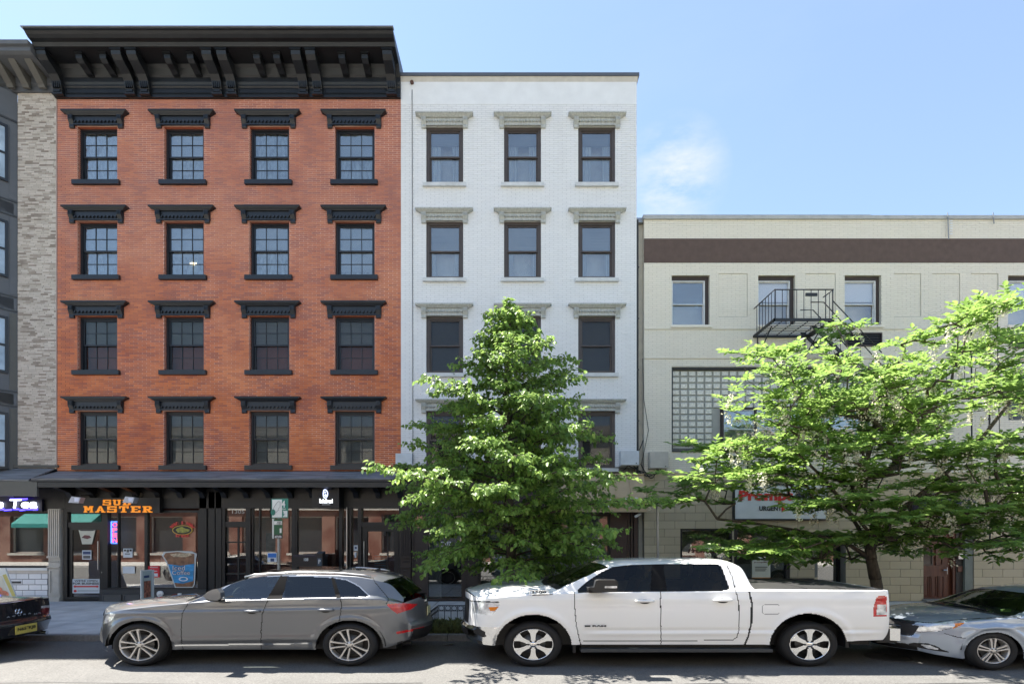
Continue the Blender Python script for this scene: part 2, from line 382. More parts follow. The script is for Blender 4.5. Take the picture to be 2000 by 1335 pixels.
for i in range(25):
    for j in range(3):
        a, b, c, d = xs_[i]+.012, xs_[i+1]-.012, ys_[j]+.016, ys_[j+1]-.016
        if j == 0:
            skip = False
            for h in holes:
                if a < h[1] and b > h[0]:
                    if a < h[0]-.15: b = h[0]
                    elif b > h[1]+.15: a = h[1]
                    else: skip = True
            if skip: continue
        obj('paving_slab', MB().box(a, b, c, d, 0, SW+rr.uniform(-.003,.003)), conc, sidewalk)
for i in range(18):
    obj('kerb_stone', MB().box(-22+i*2.6+.006, -22+(i+1)*2.6-.006, KERB, KERB+.15, -.1, SW+.004+rr.uniform(-.003,.003)), granite, sidewalk)
# tree pits with dry grass
soil = M('pit_soil', (.07,.055,.04), .95, bump=.5, bscale=20)
grassm = M('dry_pit_grass', (.13,.15,.05), .8, var=.5, scale=9)
for k, p in enumerate((pit1, pit2)):
    pm = single('tree_pit', MB().box(p[0]+.002, p[1]-.002, KERB+.153, p[3], -.05, SW-.03), soil, 'bare soil of the tree pit '+('behind the gap between grey SUV and white pickup' if k == 0 else 'behind the rear of the white pickup'), None, kind='structure')
gr = MB()
for i in range(2600):
    x = rr.uniform(pit1[0]+.05, pit1[1]-.3); y = rr.uniform(10.3, 11.25); h = rr.uniform(.08,.24)*(1 if y < 11 else .6); a = rr.uniform(0, 6.28); l = rr.uniform(.02,.14)
    dx, dy = math.cos(a), math.sin(a); w = .007
    gr.poly([(x-dy*w, y+dx*w, SW-.03), (x+dy*w, y-dx*w, SW-.03), (x+dx*l*.5+dy*w*.6, y+dy*l*.5-dx*w*.6, SW+h*.7), (x+dx*l, y+dy*l, SW+h*.95-.02)])
single('dry_grass', gr, grassm, 'tufts of dry grass growing in the pit of the conical tree', 'grass', kind='stuff')
# low iron fence round the pit
ft = thing('tree_pit_fence', 'low black iron fence with ring pattern round the conical tree pit', 'fence', (-1.6, 11.3, SW))
iron = M('black_iron', (.018,.018,.02), .5)
def fence_side(p0, p1, h, nring):
    p0 = Vector(p0); p1 = Vector(p1); d = (p1-p0); L = d.length; u = d/L
    f = MB()
    for zz in (h, h-.11, .05): f.tube([p0+Vector((0,0,zz)), p1+Vector((0,0,zz))], .009, 5)
    obj('rail', f, iron, ft)
    for k in range(nring+1):
        q = p0+u*(L*k/nring); obj('picket', MB().tube([q, q+Vector((0,0,h))], .008, 5), iron, ft)
    for k in range(nring):
        c = p0+u*(L*(k+.5)/nring)+Vector((0,0,h-.055)); r = .05
        pts = [c+u*(r*math.cos(t*math.pi/8))+Vector((0,0,r*math.sin(t*math.pi/8))) for t in range(17)]
        obj('ring', MB().tube(pts, .006, 4, cap=False), iron, ft)
fence_side((-1.55,11.3,SW-.02), (.6,11.3,SW-.02), .40, 16)
fence_side((-1.6,10.35,SW-.02), (-1.55,11.3,SW-.02), .40, 7)
mh = thing('manhole_cover', 'round iron manhole cover in the shaded road behind the rear wheel of the pickup', 'manhole cover', (6.1, 8.72, 0))
obj('cover', MB().lathe([(0,.006),(.26,.006),(.27,.0)], (6.1,8.72,.001), 'z', 28), M('rusty_iron', (.05,.045,.042), .7, bump=.8, bscale=50), mh)
obj('rim', MB().lathe([(.28,.0),(.285,.009),(.33,.009),(.335,.0)], (6.1,8.72,.001), 'z', 28), bpy.data.materials['rusty_iron'], mh)
tarm = M('tar_seam', (.035,.035,.036), .7, var=.2)
for k, pts in enumerate((((-9,7.1),(-6.2,7.25),(-3.5,7.12),(-1.2,7.22)), ((1.0,7.0),(2.6,7.2),(4.2,7.1),(6.6,7.24),(8.4,7.12)))):
    mb = MB()
    for (xa, ya), (xb, yb) in zip(pts, pts[1:]): mb.quad((xa,ya-.012,.004),(xb,yb-.012,.004),(xb,yb+.012,.004),(xa,ya+.012,.004))
    obj('tar_seam', mb, tarm, road)
single('paper_scrap', MB().poly([(-1.27,9.62,.006),(-1.12,9.6,.03),(-1.02,9.68,.012),(-1.1,9.72,.006)]), whitep, 'scrap of white paper lying in the gutter between the SUV and pickup', 'litter')

# ------------------------------------------------------------------ red brick building
red_b = thing('red_brick_building', 'red brick building with black cornice, four floors of black hooded windows over shops', 'building', (-7.9, WALL, SW))
redm = brick_mat('red_brick', [(0,(.36,.11,.07)),(.18,(.48,.14,.062)),(.5,(.60,.18,.065)),(.8,(.68,.23,.08)),(1,(.60,.24,.12))], zamt=.30, zscale=.9, streak=.22, scol=(.24,.09,.08), zone=(.95,.92,.98), ztint=(6.5, 11.0, (.40,.22,.19), .5))
def wall_joint_mat(name, mort, br):
    m, nt, b = mat_base(name); N = nt.nodes.new; L = nt.links.new
    g = N('ShaderNodeNewGeometry'); sp = N('ShaderNodeSeparateXYZ'); L(g.outputs['Normal'], sp.inputs[0])
    ab = N('ShaderNodeMath'); ab.operation = 'ABSOLUTE'; L(sp.outputs['Y'], ab.inputs[0])
    br_ = N('ShaderNodeTexBrick'); br_.inputs['Scale'].default_value = 1; br_.inputs['Brick Width'].default_value = .237; br_.inputs['Row Height'].default_value = .0561; br_.inputs['Mortar Size'].default_value = .006
    br_.inputs['Color1'].default_value = (*br, 1); br_.inputs['Color2'].default_value = (br[0]*.6, br[1]*.6, br[2]*.6, 1); br_.inputs['Mortar'].default_value = (*mort, 1)
    sx = N('ShaderNodeSeparateXYZ'); L(g.outputs['Position'], sx.inputs[0]); cb = N('ShaderNodeCombineXYZ'); L(sx.outputs['Y'], cb.inputs['X']); L(sx.outputs['Z'], cb.inputs['Y']); L(cb.outputs[0], br_.inputs['Vector'])
    mx = N('ShaderNodeMix'); mx.data_type = 'RGBA'; L(ab.outputs[0], mx.inputs['Factor']); L(br_.outputs['Color'], mx.inputs['A'])
    n = N('ShaderNodeTexNoise'); n.inputs['Scale'].default_value = 1.1; n.inputs['Detail'].default_value = 6; L(g.outputs['Position'], n.inputs['Vector'])
    m2 = N('ShaderNodeMix'); m2.data_type = 'RGBA'; mr = N('ShaderNodeMapRange'); mr.inputs['From Min'].default_value = .4; mr.inputs['From Max'].default_value = .62; L(n.outputs['Fac'], mr.inputs['Value']); L(mr.outputs[0], m2.inputs['Factor'])
    m2.inputs['A'].default_value = (*mort, 1); m2.inputs['B'].default_value = (mort[0]*.62, mort[1]*.45, mort[2]*.42, 1)
    L(m2.outputs['Result'], mx.inputs['B']); L(mx.outputs['Result'], b.inputs['Base Color']); b.inputs['Roughness'].default_value = .95
    return m
redmort = wall_joint_mat('lime_mortar', (.78,.54,.44), (.46,.12,.06))
RX0, RX1 = -12.69, -3.1
RC = [-11.575, -9.16, -6.775, -4.39]                   # window axes
R_SILL = [11.82-2.643*k for k in range(4)]; RW = .555; RH = 1.52
openings = [(c-RW, c+RW, s, s+RH) for c in RC for s in R_SILL]
brick_wall(RX0, RX1, 3.74, 14.15, WALL, openings, .237, .0561, .0125, redm, redmort, red_b, seed=11, centre=(-7.97, 8.9), thick=.4)
obj('side_wall', MB().box(RX0, RX1, WALL+.41, WALL+9, .1, 14.9), M('party_wall_brick', (.25,.1,.07), .9), red_b)

def sash_window(parent, c, s, w, h, proto_parts, y=WALL+.10):
    pass
def make_sash(parent, name, cx, z, w2, h, y, fm, glz, muntin=(3,2), blind=None, upper_blind=None, fw=.075, sash=.05, inner=None):
    """a double-hung window as one part (frame) with its sashes, muntins, panes and blinds as sub-parts"""
    x0, x1 = cx-w2, cx+w2
    f = MB().frame(x0, x1, z, z+h, fw, y, y+.12)
    fr = obj(name, f, fm, parent)
    zm = z+h*.5; a0, a1 = x0+fw, x1-fw
    up = MB().frame(a0, a1, zm-.025, z+h-fw, sash*.8, y+.03, y+.07); obj('upper_sash', up, fm, fr)
    lo = MB().frame(a0, a1, z+fw*.6, zm+.03, sash, y+.065, y+.10); obj('lower_sash', lo, fm, fr)
    if muntin:
        for (za, zb, yy) in ((zm-.025+sash*.8, z+h-fw-sash*.8, y+.045), (z+fw*.6+sash, zm+.03-sash, y+.08)):
            mm = MB(); xa, xb = a0+sash*.8, a1-sash*.8; t = .0065
            for k in range(1, muntin[0]): q = xa+(xb-xa)*k/muntin[0]; mm.box(q-t, q+t, yy-.012, yy+.012, za, zb)
            for k in range(1, muntin[1]):
                q = za+(zb-za)*k/muntin[1]
                for i in range(muntin[0]): 
                    l = xa+(xb-xa)*i/muntin[0]+t; r = xa+(xb-xa)*(i+1)/muntin[0]-t; mm.box(l, r, yy-.010, yy+.010, q-t, q+t)
            obj('muntin', mm, fm, fr)
    obj('pane', MB().box(a0+.01, a1-.01, y+.050, y+.053, zm, z+h-fw-.01), glz, fr)
    obj('pane', MB().box(a0+.01, a1-.01, y+.085, y+.088, z+fw*.6+.01, zm), glz, fr)
    if blind:
        lo_, bm = blind; obj('blind', MB().box(a0, a1, y+.108, y+.112, z+h-(h-fw)*lo_, z+h-.02), bm, fr)
    if inner:
        for (fa, fb, m_) in inner:
            mm = MB(); n = 8; xa = a0+(a1-a0)*fa; xb = a0+(a1-a0)*fb
            for k in range(n):
                p = xa+(xb-xa)*k/n; q = xa+(xb-xa)*(k+1)/n; ya = y+.13+(.03 if k % 2 else 0); yb = y+.13+(0 if k % 2 else .03)
                mm.quad((p,ya,z+.03),(q,yb,z+.03),(q,yb,z+h-.05),(p,ya,z+h-.05))
            obj('curtain', mm, m_, fr)
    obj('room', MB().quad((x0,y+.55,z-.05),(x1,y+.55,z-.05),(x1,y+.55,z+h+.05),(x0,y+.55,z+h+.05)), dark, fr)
    return fr
def make_hood(parent, cx, z, w2, h, m, y=WALL, bead='dentil'):
    """projecting window head: cap, cyma, frieze with beading, two scroll brackets"""
    t = MB(); k_ = h/.52
    t.box(cx-w2, cx+w2, y-.16, y, z+h-.045*k_, z+h)
    prof = [(y, z+h-.045*k_), (y-.145, z+h-.045*k_), (y-.13, z+h-.075*k_), (y-.10, z+h-.11*k_), (y-.085, z+h-.135*k_), (y, z+h-.135*k_)]
    b = len(t.v); k = len(prof)
    for sgn in (-1, 1):
        for (py, pz) in prof:
            e = w2-.02 - ((z+h-.045*k_)-pz)*1.35/k_; t.v.append((cx+sgn*e, py, pz))
    for i in range(k): j = (i+1) % k; t.face((b+i, b+j, b+k+j, b+k+i))
    t.face([b+i for i in range(k)][::-1]); t.face([b+k+i for i in range(k)])
    wf = w2-.15
    t.box(cx-wf, cx+wf, y-.045, y, z+.10*k_, z+h-.137*k_)
    t.box(cx-wf+.1, cx+wf-.1, y-.065, y-.0455, z+.09*k_, z+.125*k_)
    hd = obj('window_hood', t, m, parent)
    n = 12; d = MB()
    for i in range(n):
        q = cx-wf+.13+(2*wf-.26)*(i+.5)/n
        if bead == 'dentil': d.prism([(q-.03,z+.16*k_),(q+.0,z+.16*k_),(q+.03,z+.225*k_),(q+.0,z+.225*k_)], y-.085, y-.045, 'y')
        else: d.lathe([(0,-.055),(.022,-.045),(.030,-.02),(.030,.01)], (q, y-.05, z+.175), 'y', 8)
    obj('bead_row', d, m, hd, kind='stuff')
    for sg in (-1, 1):
        q = cx+sg*(w2-.225); bb = MB()
        bb.prism([(y,z+h-.137*k_),(y-.11,z+h-.137*k_),(y-.11,z+.24*k_),(y-.085,z+.19*k_),(y-.05,z+.12*k_),(y-.06,z+.03*k_),(y-.045,z),(y,z)], q-.065, q+.065)
        for e in (-.04, 0, .04): bb.box(q+e-.008, q+e+.008, y-.125, y-.11, z+.25*k_, z+h-.15*k_)
        obj('bracket', bb, m, hd)
    return hd
def make_sill(parent, cx, z, w2, m, h=.125, y=WALL, proj=.085):
    return obj('window_sill', MB().box(cx-w2, cx+w2, y-proj, y+.12, z-h, z-.002), m, parent)

blinds_red = {0: (.97, blindl), 1: (.52, blindl), 2: (.55, blindm), 3: (.95, blindm)}
light_bl = M('greenish_blind', (.15,.17,.16), .8, var=.08, stretch=(.2,.2,10))
for k, s in enumerate(R_SILL):
    for i, c in enumerate(RC):
        bl = blinds_red[k]
        if k == 1: bl = ((.52,.62,.46,.9)[i], blindl)
        if k == 2: bl = (.53 if i < 2 else .5, light_bl if i < 2 else blindm)
        if k == 3: bl = (.97, blindm)
        inn = [(0,1,M('sky_ripple_curtain', (.25,.31,.33), .9, stretch=(5,5,2), var=.4, scale=2.5))] if (k < 2 and i == 0) else None  # mottled blue-grey cloth stands in for rippled sky reflection on the panes
        if k < 2:
            inn = [(0, 1, bpy.data.materials['sky_ripple_curtain'])]
        if k == 0: bl = (.5, blindl) if i % 2 else None
        fr = make_sash(red_b, 'window', c, s, RW, RH, WALL+.11, blk, pane if k < 2 else pane_dk, blind=bl, inner=inn, fw=.06)
        make_sill(red_b, c, s, .655, blk)
        make_hood(red_b, c, s+1.45, .90, .44, blk)
# a lit ceiling lamp behind the third-floor window in the second bay
obj('ceiling_lamp', MB().lathe([(0,0),(.1,.01),(.15,.04),(.15,.06),(0,.07)], (RC[1]+.12, WALL+.36, R_SILL[1]+.42), 'z', 20), M('lamp_glow', (1,.9,.7), .5, var=0, emit=(1,.78,.45), est=1.3), red_b, smooth=True)

blkc = M('shaded_black_cornice_paint', (.0075,.0090,.0115), .42, var=.25, scale=3, bump=.2, bscale=20, dirt=.3, dcol=(.03,.03,.03))  # darker than the trim paint, so shade is put into the cornice colour
# main cornice
ZT = 15.09
cprof = [(15.02,14.10),(14.93,14.10),(14.93,14.17),(14.95,14.20),(14.95,14.36),(14.92,14.40),(14.92,14.44),(14.90,14.50),(14.90,14.62),(14.86,14.66),(14.80,14.80),(14.74,14.86),(14.45,14.90),(14.30,14.92),(14.26,14.90),(14.24,14.94),(14.22,14.985),(14.12,15.0),(14.05,15.04),(14.0,15.085),(13.97,15.09),(13.97,15.12),(15.3,15.14)]
obj('cornice', MB().prism(cprof, RX0-.02, RX1-.0), blkc, red_b)
obj('cornice_lip', MB().box(RX0-.06, RX1+.02, 13.93, 14.05, 15.125, 15.15), M('lead_flashing', (.3,.32,.34), .4, metal=.5), red_b)
BIG = [-12.56, -10.56, -10.15, -8.15, -7.75, -5.77, -5.38, -3.33]
sm = [-11.64,-11.0, -9.27,-8.65, -6.87,-6.33, -4.58,-3.96]
def corn_bracket(x, big):
    w = .125 if big else .085; b = MB()
    if big: prof = [(14.96,14.14),(14.86,14.14),(14.84,14.20),(14.86,14.26),(14.82,14.34),(14.80,14.45),(14.70,14.55),(14.55,14.62),(14.42,14.68),(14.33,14.76),(14.31,14.85),(14.31,14.93),(14.96,14.93)]
    else: prof = [(14.90,14.62),(14.80,14.62),(14.70,14.66),(14.55,14.70),(14.45,14.76),(14.43,14.90),(14.43,14.93),(14.90,14.93)]
    b.prism(prof, x-w, x+w); b.box(x-w-.025, x+w+.025, prof[-3][0]-.03, 14.75, 14.86, 14.90)
    if big:
        b.box(x-w-.02, x+w+.02, 14.83, 14.95, 14.115, 14.16); b.box(x-.09, x+.09, 14.82, 14.86, 14.17, 14.24)
        for e in (-.08,-.027,.027,.08): b.box(x+e-.012, x+e+.012, 14.795, 14.84, 14.27, 14.44)
    obj('cornice_bracket', b, blkc, red_b)
for x in BIG: corn_bracket(x, True)
for x in sm: corn_bracket(x, False)
for a, b in zip([-12.4,-10.0,-7.6,-5.2], [-10.72,-8.3,-5.92,-3.5]):
    obj('frieze_panel', MB().frame(a, b, 14.22, 14.36, .02, 14.93, 14.951).box(a+.03,b-.03,14.94,14.951,14.24,14.34), blkc, red_b)

# pent roof over the shop fronts
slate = M('grey_roof_felt', (.19,.20,.215), .6, var=.6, scale=3.5, stretch=(.35,6,6), bump=1.0, bscale=7, dirt=.75, dcol=(.07,.075,.085))
def pent(parent, x0, x1, m, fm, yf=14.2, zb=3.73, zf=3.45, fh=.20):
    obj('pent_roof', MB().prism([(WALL+.02,zb),(WALL+.02,zb-.04),(yf,zf-.04),(yf-.02,zf)], x0, x1), m, parent)
    obj('fascia_board', MB().prism([(yf,zf-.045),(yf-.015,zf-.045),(yf-.015,zf-.08),(yf+.01,zf-.10),(yf+.01,zf-fh-.03),(yf+.08,zf-fh-.03),(yf+.08,zf-.045)], x0, x1), fm, parent)
    obj('soffit', MB().box(x0+.02, x1-.02, yf+.081, WALL+.1, zf-.12, zf-.10), fm, parent)
pent(red_b, X(62,14.2), X(778,14.9), slate, blk)
# slate edges lifted here and there
ed = MB(); rr = random.Random(5)
for i in range(26):
    a = -12.6+i*.365; b = a+.36; zt = 3.44+rr.uniform(-.004,.012)
    ed.prism([(14.2,zt+.012),(14.19,zt-.004),(14.6,3.60+rr.uniform(-.01,.012)),(14.6,3.615)], a, b)
obj('roof_felt_strip', ed, slate, red_b)
for i in range(16):
    x = -12.25+i*.61
    obj('soffit_bracket', MB().prism([(14.98,3.30),(14.98,2.98),(14.92,2.98),(14.80,3.12),(14.42,3.22),(14.36,3.30)], x-.07, x+.07), blk2, red_b)
obj('shop_fascia', MB().box(-12.45, -3.1, 14.98, 15.1, Z(992), 3.32), blk2, red_b)
obj('shop_wall_back', MB().box(-12.69, -3.1, 16.9, 17.0, .1, 3.3), M('shop_interior_wall', (.07,.06,.055), .9), red_b)
obj('shop_ceiling', MB().box(-12.69, -3.1, 15.12, 16.9, 3.0, 3.05), M('shop_ceiling_white', (.2,.2,.19), .9), red_b)

def pframe(mb, px0, px1, py0, py1, w, y0=15.02, y1=15.12):
    k = 15/F; mb.frame(X(px0), X(px1), Z(py1), Z(py0), w*k, y0, y1)
# ---- sub shop front
f = MB(); pframe(f, 124, 206, 992, 1172, 7, 15.0, 15.14); f.pbox(131, 199, 1019, 1029, 15.02, 15.12, ref=15)
fr = obj('shop_door_frame', f, blk2, red_b)
obj('pane', MB().pbox(131, 199, 998, 1020, 15.07, 15.075, ref=15), pane_low, fr)
d = MB(); pframe(d, 132, 198, 1028, 1172, 6, 15.05, 15.10)
dr = obj('shop_door', d, blk2, red_b)
obj('pane', MB().pbox(138, 192, 1033, 1166, 15.075, 15.08, ref=15), pane_low, dr)
obj('door_handle', MB().tube([(X(191.5),15.0,Z(1056)),(X(191.5),15.0,Z(1112))], .014, 8), alum, dr)
obj('door_lock', MB().disc((X(197),Z(1117)), .02, .02, 15.04), alum, dr)
f = MB(); pframe(f, 206, 390, 996, 1151, 4, 15.0, 15.14)
for q in (229, 284): f.pbox(q-(1 if q == 229 else 3), q+(1 if q == 229 else 3), 1000, 1147, 15.02, 15.12, ref=15)
fr = obj('shop_window', f, blk2, red_b)
for a, b in ((210,228),(230,281),(287,386)): obj('pane', MB().pbox(a, b, 1000, 1147, 15.07, 15.075, ref=15), pane_low, fr)
bulk = obj('bulkhead', MB().box(X(198), X(405), 14.93, 15.14, SW, Z(1150)), dkgray, red_b)
for a, b in ((205,241),(246,277),(282,310),(315,343),(348,376)):
    obj('bulkhead_panel', MB().frame(X(a), X(b), Z(1174), Z(1160), .025, 14.9, 14.93).box(X(a)+.025, X(b)-.025, 14.915, 14.93, Z(1174)+.025, Z(1160)-.025), M('panel_paint_%d' % a, (.075,.077,.08), .5), bulk)
vent = obj('vent_cap', MB().lathe([(.085,0),(.085,-.05),(.06,-.06),(.05,-.04),(.045,-.07),(0,-.08)], (X(312.5,14.9), 14.93, Z(1159,14.9)), 'y', 20), whitep, bulk, smooth=True)
obj('vent_cap', MB().lathe([(.11,0),(.11,-.03),(0,-.04)], (X(341,14.9), 14.93, Z(1166,14.9)), 'y', 20), M('rusty_cap', (.13,.045,.04), .8), bulk)
obj('junction_box', MB().box(X(352), X(358), 14.88, 14.93, Z(1163), Z(1157)), whitep, bulk)
# interior things faintly seen
obj('shop_counter', MB().box(-11.2, -9.0, 16.2, 16.8, .1, 1.0), M('counter_front', (.12,.11,.10), .6), red_b)
obj('menu_light_box', MB().box(X(288,16.6), X(332,16.6), 16.55, 16.6, Z(1041,16.6), Z(1035,16.6)).box(X(258,16.6), X(278,16.6), 16.55, 16.6, Z(1041,16.6), Z(1034,16.6)), M('menu_glow', (.8,.8,.7), .5, var=0, emit=(1,.95,.8), est=.9), red_b)
# ---- middle piers and door
mbp = MB()
for a, b in ((390,404),(408,420),(422,433)): mbp.pbox(a, b, 960, 1175, 14.98, 15.12, ref=15)
mbp.pbox(404, 408, 960, 1175, 15.03, 15.12, ref=15).pbox(420, 422, 960, 1175, 15.03, 15.12, ref=15)
obj('pier', mbp, blk2, red_b)
f = MB(); pframe(f, 433, 486, 970, 1175, 6, 15.0, 15.14); f.pbox(439, 480, 1018, 1028, 15.02, 15.12, ref=15)
fr = obj('shop_door_frame', f, blk2, red_b)
obj('pane', MB().pbox(439, 482, 974, 1018, 15.07, 15.075, ref=15), pane_low, fr)
text('house_number', '1305', X(451), Z(1002), X(475)-X(451), .10, 15.065, M('etched_white', (.5,.5,.48), .6, var=0), fr)
d = MB(); pframe(d, 436, 485, 1026, 1172, 3, 15.05, 15.10); d.pbox(462, 465, 1028, 1172, 15.05, 15.10, ref=15)
for q in (1058, 1089, 1120, 1150): d.pbox(438, 484, q-1.5, q+1.5, 15.055, 15.095, ref=15)
dr = obj('grid_door', d, blk2, red_b)
obj('pane', MB().pbox(439, 482, 1029, 1170, 15.07, 15.075, ref=15), pane_low, dr)
# ---- display windows
f = MB(); pframe(f, 486, 578, 986, 1176, 3, 15.0, 15.14); f.pbox(570, 577, 989, 1176, 14.99, 15.13, ref=15); f.pbox(492, 493.5, 989, 1150, 15.02, 15.1, ref=15); f.pbox(505, 507, 989, 1150, 15.02, 15.1, ref=15)
f.pbox(489, 570, 1150, 1172, 15.0, 15.13, ref=15)
fr = obj('shop_window', f, blk2, red_b)
obj('pane', MB().pbox(489, 570, 989, 1150, 15.07, 15.075, ref=15), pane_low, fr)
f = MB(); pframe(f, 578, 664, 986, 1176, 2, 15.0, 15.14); f.pbox(580, 662, 1140, 1172, 15.0, 15.13, ref=15)
fr = obj('shop_window', f, blk2, red_b)
obj('pane', MB().pbox(580, 662, 988, 1140, 15.07, 15.075, ref=15), pane_low, fr)
f = MB(); pframe(f, 664, 783, 986, 1176, 4, 15.0, 15.14)
for a, b in ((678,680),(683,686),(699,706)): f.pbox(a, b, 990, 1172, 14.99, 15.13, ref=15)
f.pbox(706, 778, 1019, 1028, 15.0, 15.13, ref=15)
fr = obj('shop_door_frame', f, blk2, red_b)
obj('pane', MB().pbox(668, 778, 990, 1172, 15.10, 15.105, ref=15), pane_low, fr)
obj('chrome_edge', MB().pbox(677, 678.5, 990, 1172, 14.97, 14.99, ref=15), alum, fr)
d = MB(); pframe(d, 707, 778, 1028, 1172, 9, 15.04, 15.09)
dr = obj('shop_door', d, blk2, red_b)
obj('door_handle', MB().tube([(X(711),15.0,Z(1056)),(X(711),15.0,Z(1150))], .013, 8), alum, dr)
for q in range(9):
    obj('blind_slat', MB().pbox(731, 753, 1083+q*5, 1084.5+q*5, 15.2, 15.22, ref=15.2), M('cyan_slat_%d' % q, (.15,.35,.45), .5, var=0), dr)
for k, q in enumerate((587, 633)):
    pl = thing('pendant_lamp', 'small pale pendant lamp seen through the cafe window, '+('nearer the 4 hour sign' if k == 0 else 'under the round cafe sign'), 'lamp', (X(q,16),16,3.0), 'pendant lamps in the cafe')
    xx = X(q,16); obj('cord', MB().tube([(xx,16,3.0),(xx,16,Z(1030,16))], .006, 5), iron, pl)
    obj('lamp_shade', MB().lathe([(.015,0),(.03,-.06),(.1,-.15)], (xx,16,Z(1028,16)), 'z', 14), M('pale_shade_%d' % k, (.7,.62,.45), .6, var=0), pl, smooth=True)

# ------------------------------------------------------------------ white brick building
wh_b = thing('white_brick_building', 'white painted brick building, five storeys, three windows per floor, behind the conical tree', 'building', (.2, WALL, SW))
WX0, WX1 = -3.1, X(1243.5)
whm = brick_mat('white_painted_brick', [(0,(.765,.765,.755)),(.5,(.785,.785,.775)),(1,(.80,.80,.79))], zamt=.2, zscale=1.2, rough=.7, bump=.5, streak=.30, scol=(.64,.635,.61), chip=.315)
whmort = M('white_painted_joint', (.60,.605,.60), .85)
WC = [X(868.5), X(1020.5), X(1165.5)]; W_SILL = [Z(359)-2.643*k for k in range(4)]; WW = .515; WHH = Z(247)-Z(359)
openings = [(c-WW, c+WW, s, s+WHH) for c in WC for s in W_SILL]
wall_backing(WX0, WX1, 3.85, 14.70, WALL+.004, WALL+.4, openings, whmort, wh_b)
brick_wall(WX0, WX1, 3.85, 13.95, WALL, openings, .237, .0561, .011, whm, whmort, wh_b, seed=21, centre=(.2, 9), proud=.006, jitter=.003, backing=False)
# smooth rendered patch below the coping
plast = M('white_render_patch', (.77,.775,.765), .75, var=.04, scale=3, bump=.35, bscale=7, dirt=.10, dcol=(.55,.55,.52))
obj('parapet_render', MB().box(WX0, WX1, WALL-.004, WALL+.003, 13.951, 14.70), plast, wh_b)
obj('side_wall', MB().box(WX0+.01, WX1, WALL+.41, WALL+9, .1, 14.70), whmort, wh_b)
obj('coping', MB().box(WX0, WX1+.06, WALL-.07, WALL+.4, 14.70, 14.79), M('dark_grey_coping', (.09,.10,.115), .5), wh_b)
obj('coping_board', MB().prism([(WALL-.045,14.70),(WALL-.004,14.58),(WALL-.003,14.70)], WX0, WX1+.02), M('pale_soffit_board', (.55,.52,.46), .8), wh_b)
darkcurt = M('dark_blind', (.062,.058,.054), .8, var=.1)
for k, s in enumerate(W_SILL):
    for i, c in enumerate(WC):
        cur = [[(0,.35,curtain),(.72,1,curtain)], [(0,.2,curtain),(.8,1,curtain)], None, None][k]
        bl = [(.30, blindm), (.50, blindm), (.98, darkcurt), (.98, darkcurt)][k]
        make_sash(wh_b, 'window', c, s, WW, WHH, WALL+.05, brownframe, pane if k < 2 else pane_dk, muntin=None, blind=bl, inner=cur, fw=.085)
        make_sill(wh_b, c, s, .60, sillwhite, h=.10)
        make_hood(wh_b, c, s+1.53, .80, .37, white_trim, bead='bead')
# drain line and a patch box near the red building, wall cable
obj('wall_cable', MB().tube([(X(805),14.985,14.35),(X(806),14.985,9),(X(806.5),14.985,Z(905))], .008, 5), dkgray, wh_b)
obj('parapet_stub', MB().lathe([(0,-.05),(.05,-.05),(.05,0)], (X(805),WALL-.01,Z(163)), 'y', 10), M('rust', (.1,.05,.035), .9), wh_b)
obj('sign_box', MB().box(X(774), X(806), 14.9, 15.0, Z(908), Z(886)), M('pale_blue_grey_panel', (.62,.66,.68), .6), wh_b)
obj('storefront_cornice', MB().prism([(15.1,3.85),(14.75,3.83),(14.72,3.78),(14.80,3.70),(14.88,3.62),(14.92,3.5),(15.1,3.5)], -3.1, X(1130)), brown, wh_b)
obj('shop_fascia', MB().box(-3.1, X(1130), 14.98, 15.1, Z(1003), 3.5), brown, wh_b)
obj('shop_wall_back', MB().box(-3.1, WX1, 16.9, 17.0, .1, 3.85), dark, wh_b)
def fluted(parent, px0, px1, m, y=14.93, top=1000, ztop=None):
    x0, x1 = X(px0), X(px1); b = MB(); zt = Z(top) if ztop is None else ztop
    z1, z2, z3 = Z(1085), Z(1105), Z(1160)
    b.box(x0, x1, y+.03, 15.12, SW, zt)
    n = 6; w = (x1-x0)/n
    for i in range(n): b.box(x0+i*w+w*.2, x0+(i+1)*w-w*.2, y, y+.03, z1, zt-.02)
    b.box(x0-.01, x1+.01, y-.02, y+.03, z1-.05, z1-.001); b.box(x0-.01, x1+.01, y-.02, y+.03, z2-.04, z2)
    for i in range(6): b.box(x0+.03+i*(x1-x0-.06)/6+.01, x0+.03+(i+1)*(x1-x0-.06)/6-.01, y+.01, y+.03, (z1+z2)/2-.03, (z1+z2)/2+.01)
    b.box(x0, x1, y, y+.03, z3-.1, z2-.041) if False else b.frame(x0+.02, x1-.02, z3, z2-.08, .05, y+.005, y+.03)
    b.box(x0-.01, x1+.01, y-.02, y+.03, SW, z3-.08)
    return obj('pilaster', b, m, parent)
fluted(wh_b, 783, 803, brown)
f = MB(); pframe(f, 804, 905, 1003, 1172, 4, 15.0, 15.14); f.pbox(808, 832, 1030, 1172, 15.03, 15.12, ref=15); f.pbox(832, 836, 1003, 1172, 15.0, 15.12, ref=15); f.pbox(860, 900, 1100, 1172, 15.25, 15.3, ref=15)
fr = obj('entrance_frame', f, brown, wh_b)
obj('pane', MB().pbox(808, 832, 1007, 1030, 15.06, 15.065, ref=15), pane_low, fr)
obj('pane', MB().pbox(836, 901, 1007, 1165, 15.08, 15.085, ref=15), pane_low, fr)
sgn = obj('number_plate', MB().box(X(861), X(880), 15.04, 15.06, Z(1066), Z(1057)), whitep, fr)
text('house_number', '307', X(862.5), Z(1065), X(878.5)-X(862.5), .095, 15.035, M('number_black', (.02,.02,.02), .5, var=0), fr, bold=.015)
fluted(wh_b, 905, 935, brown)
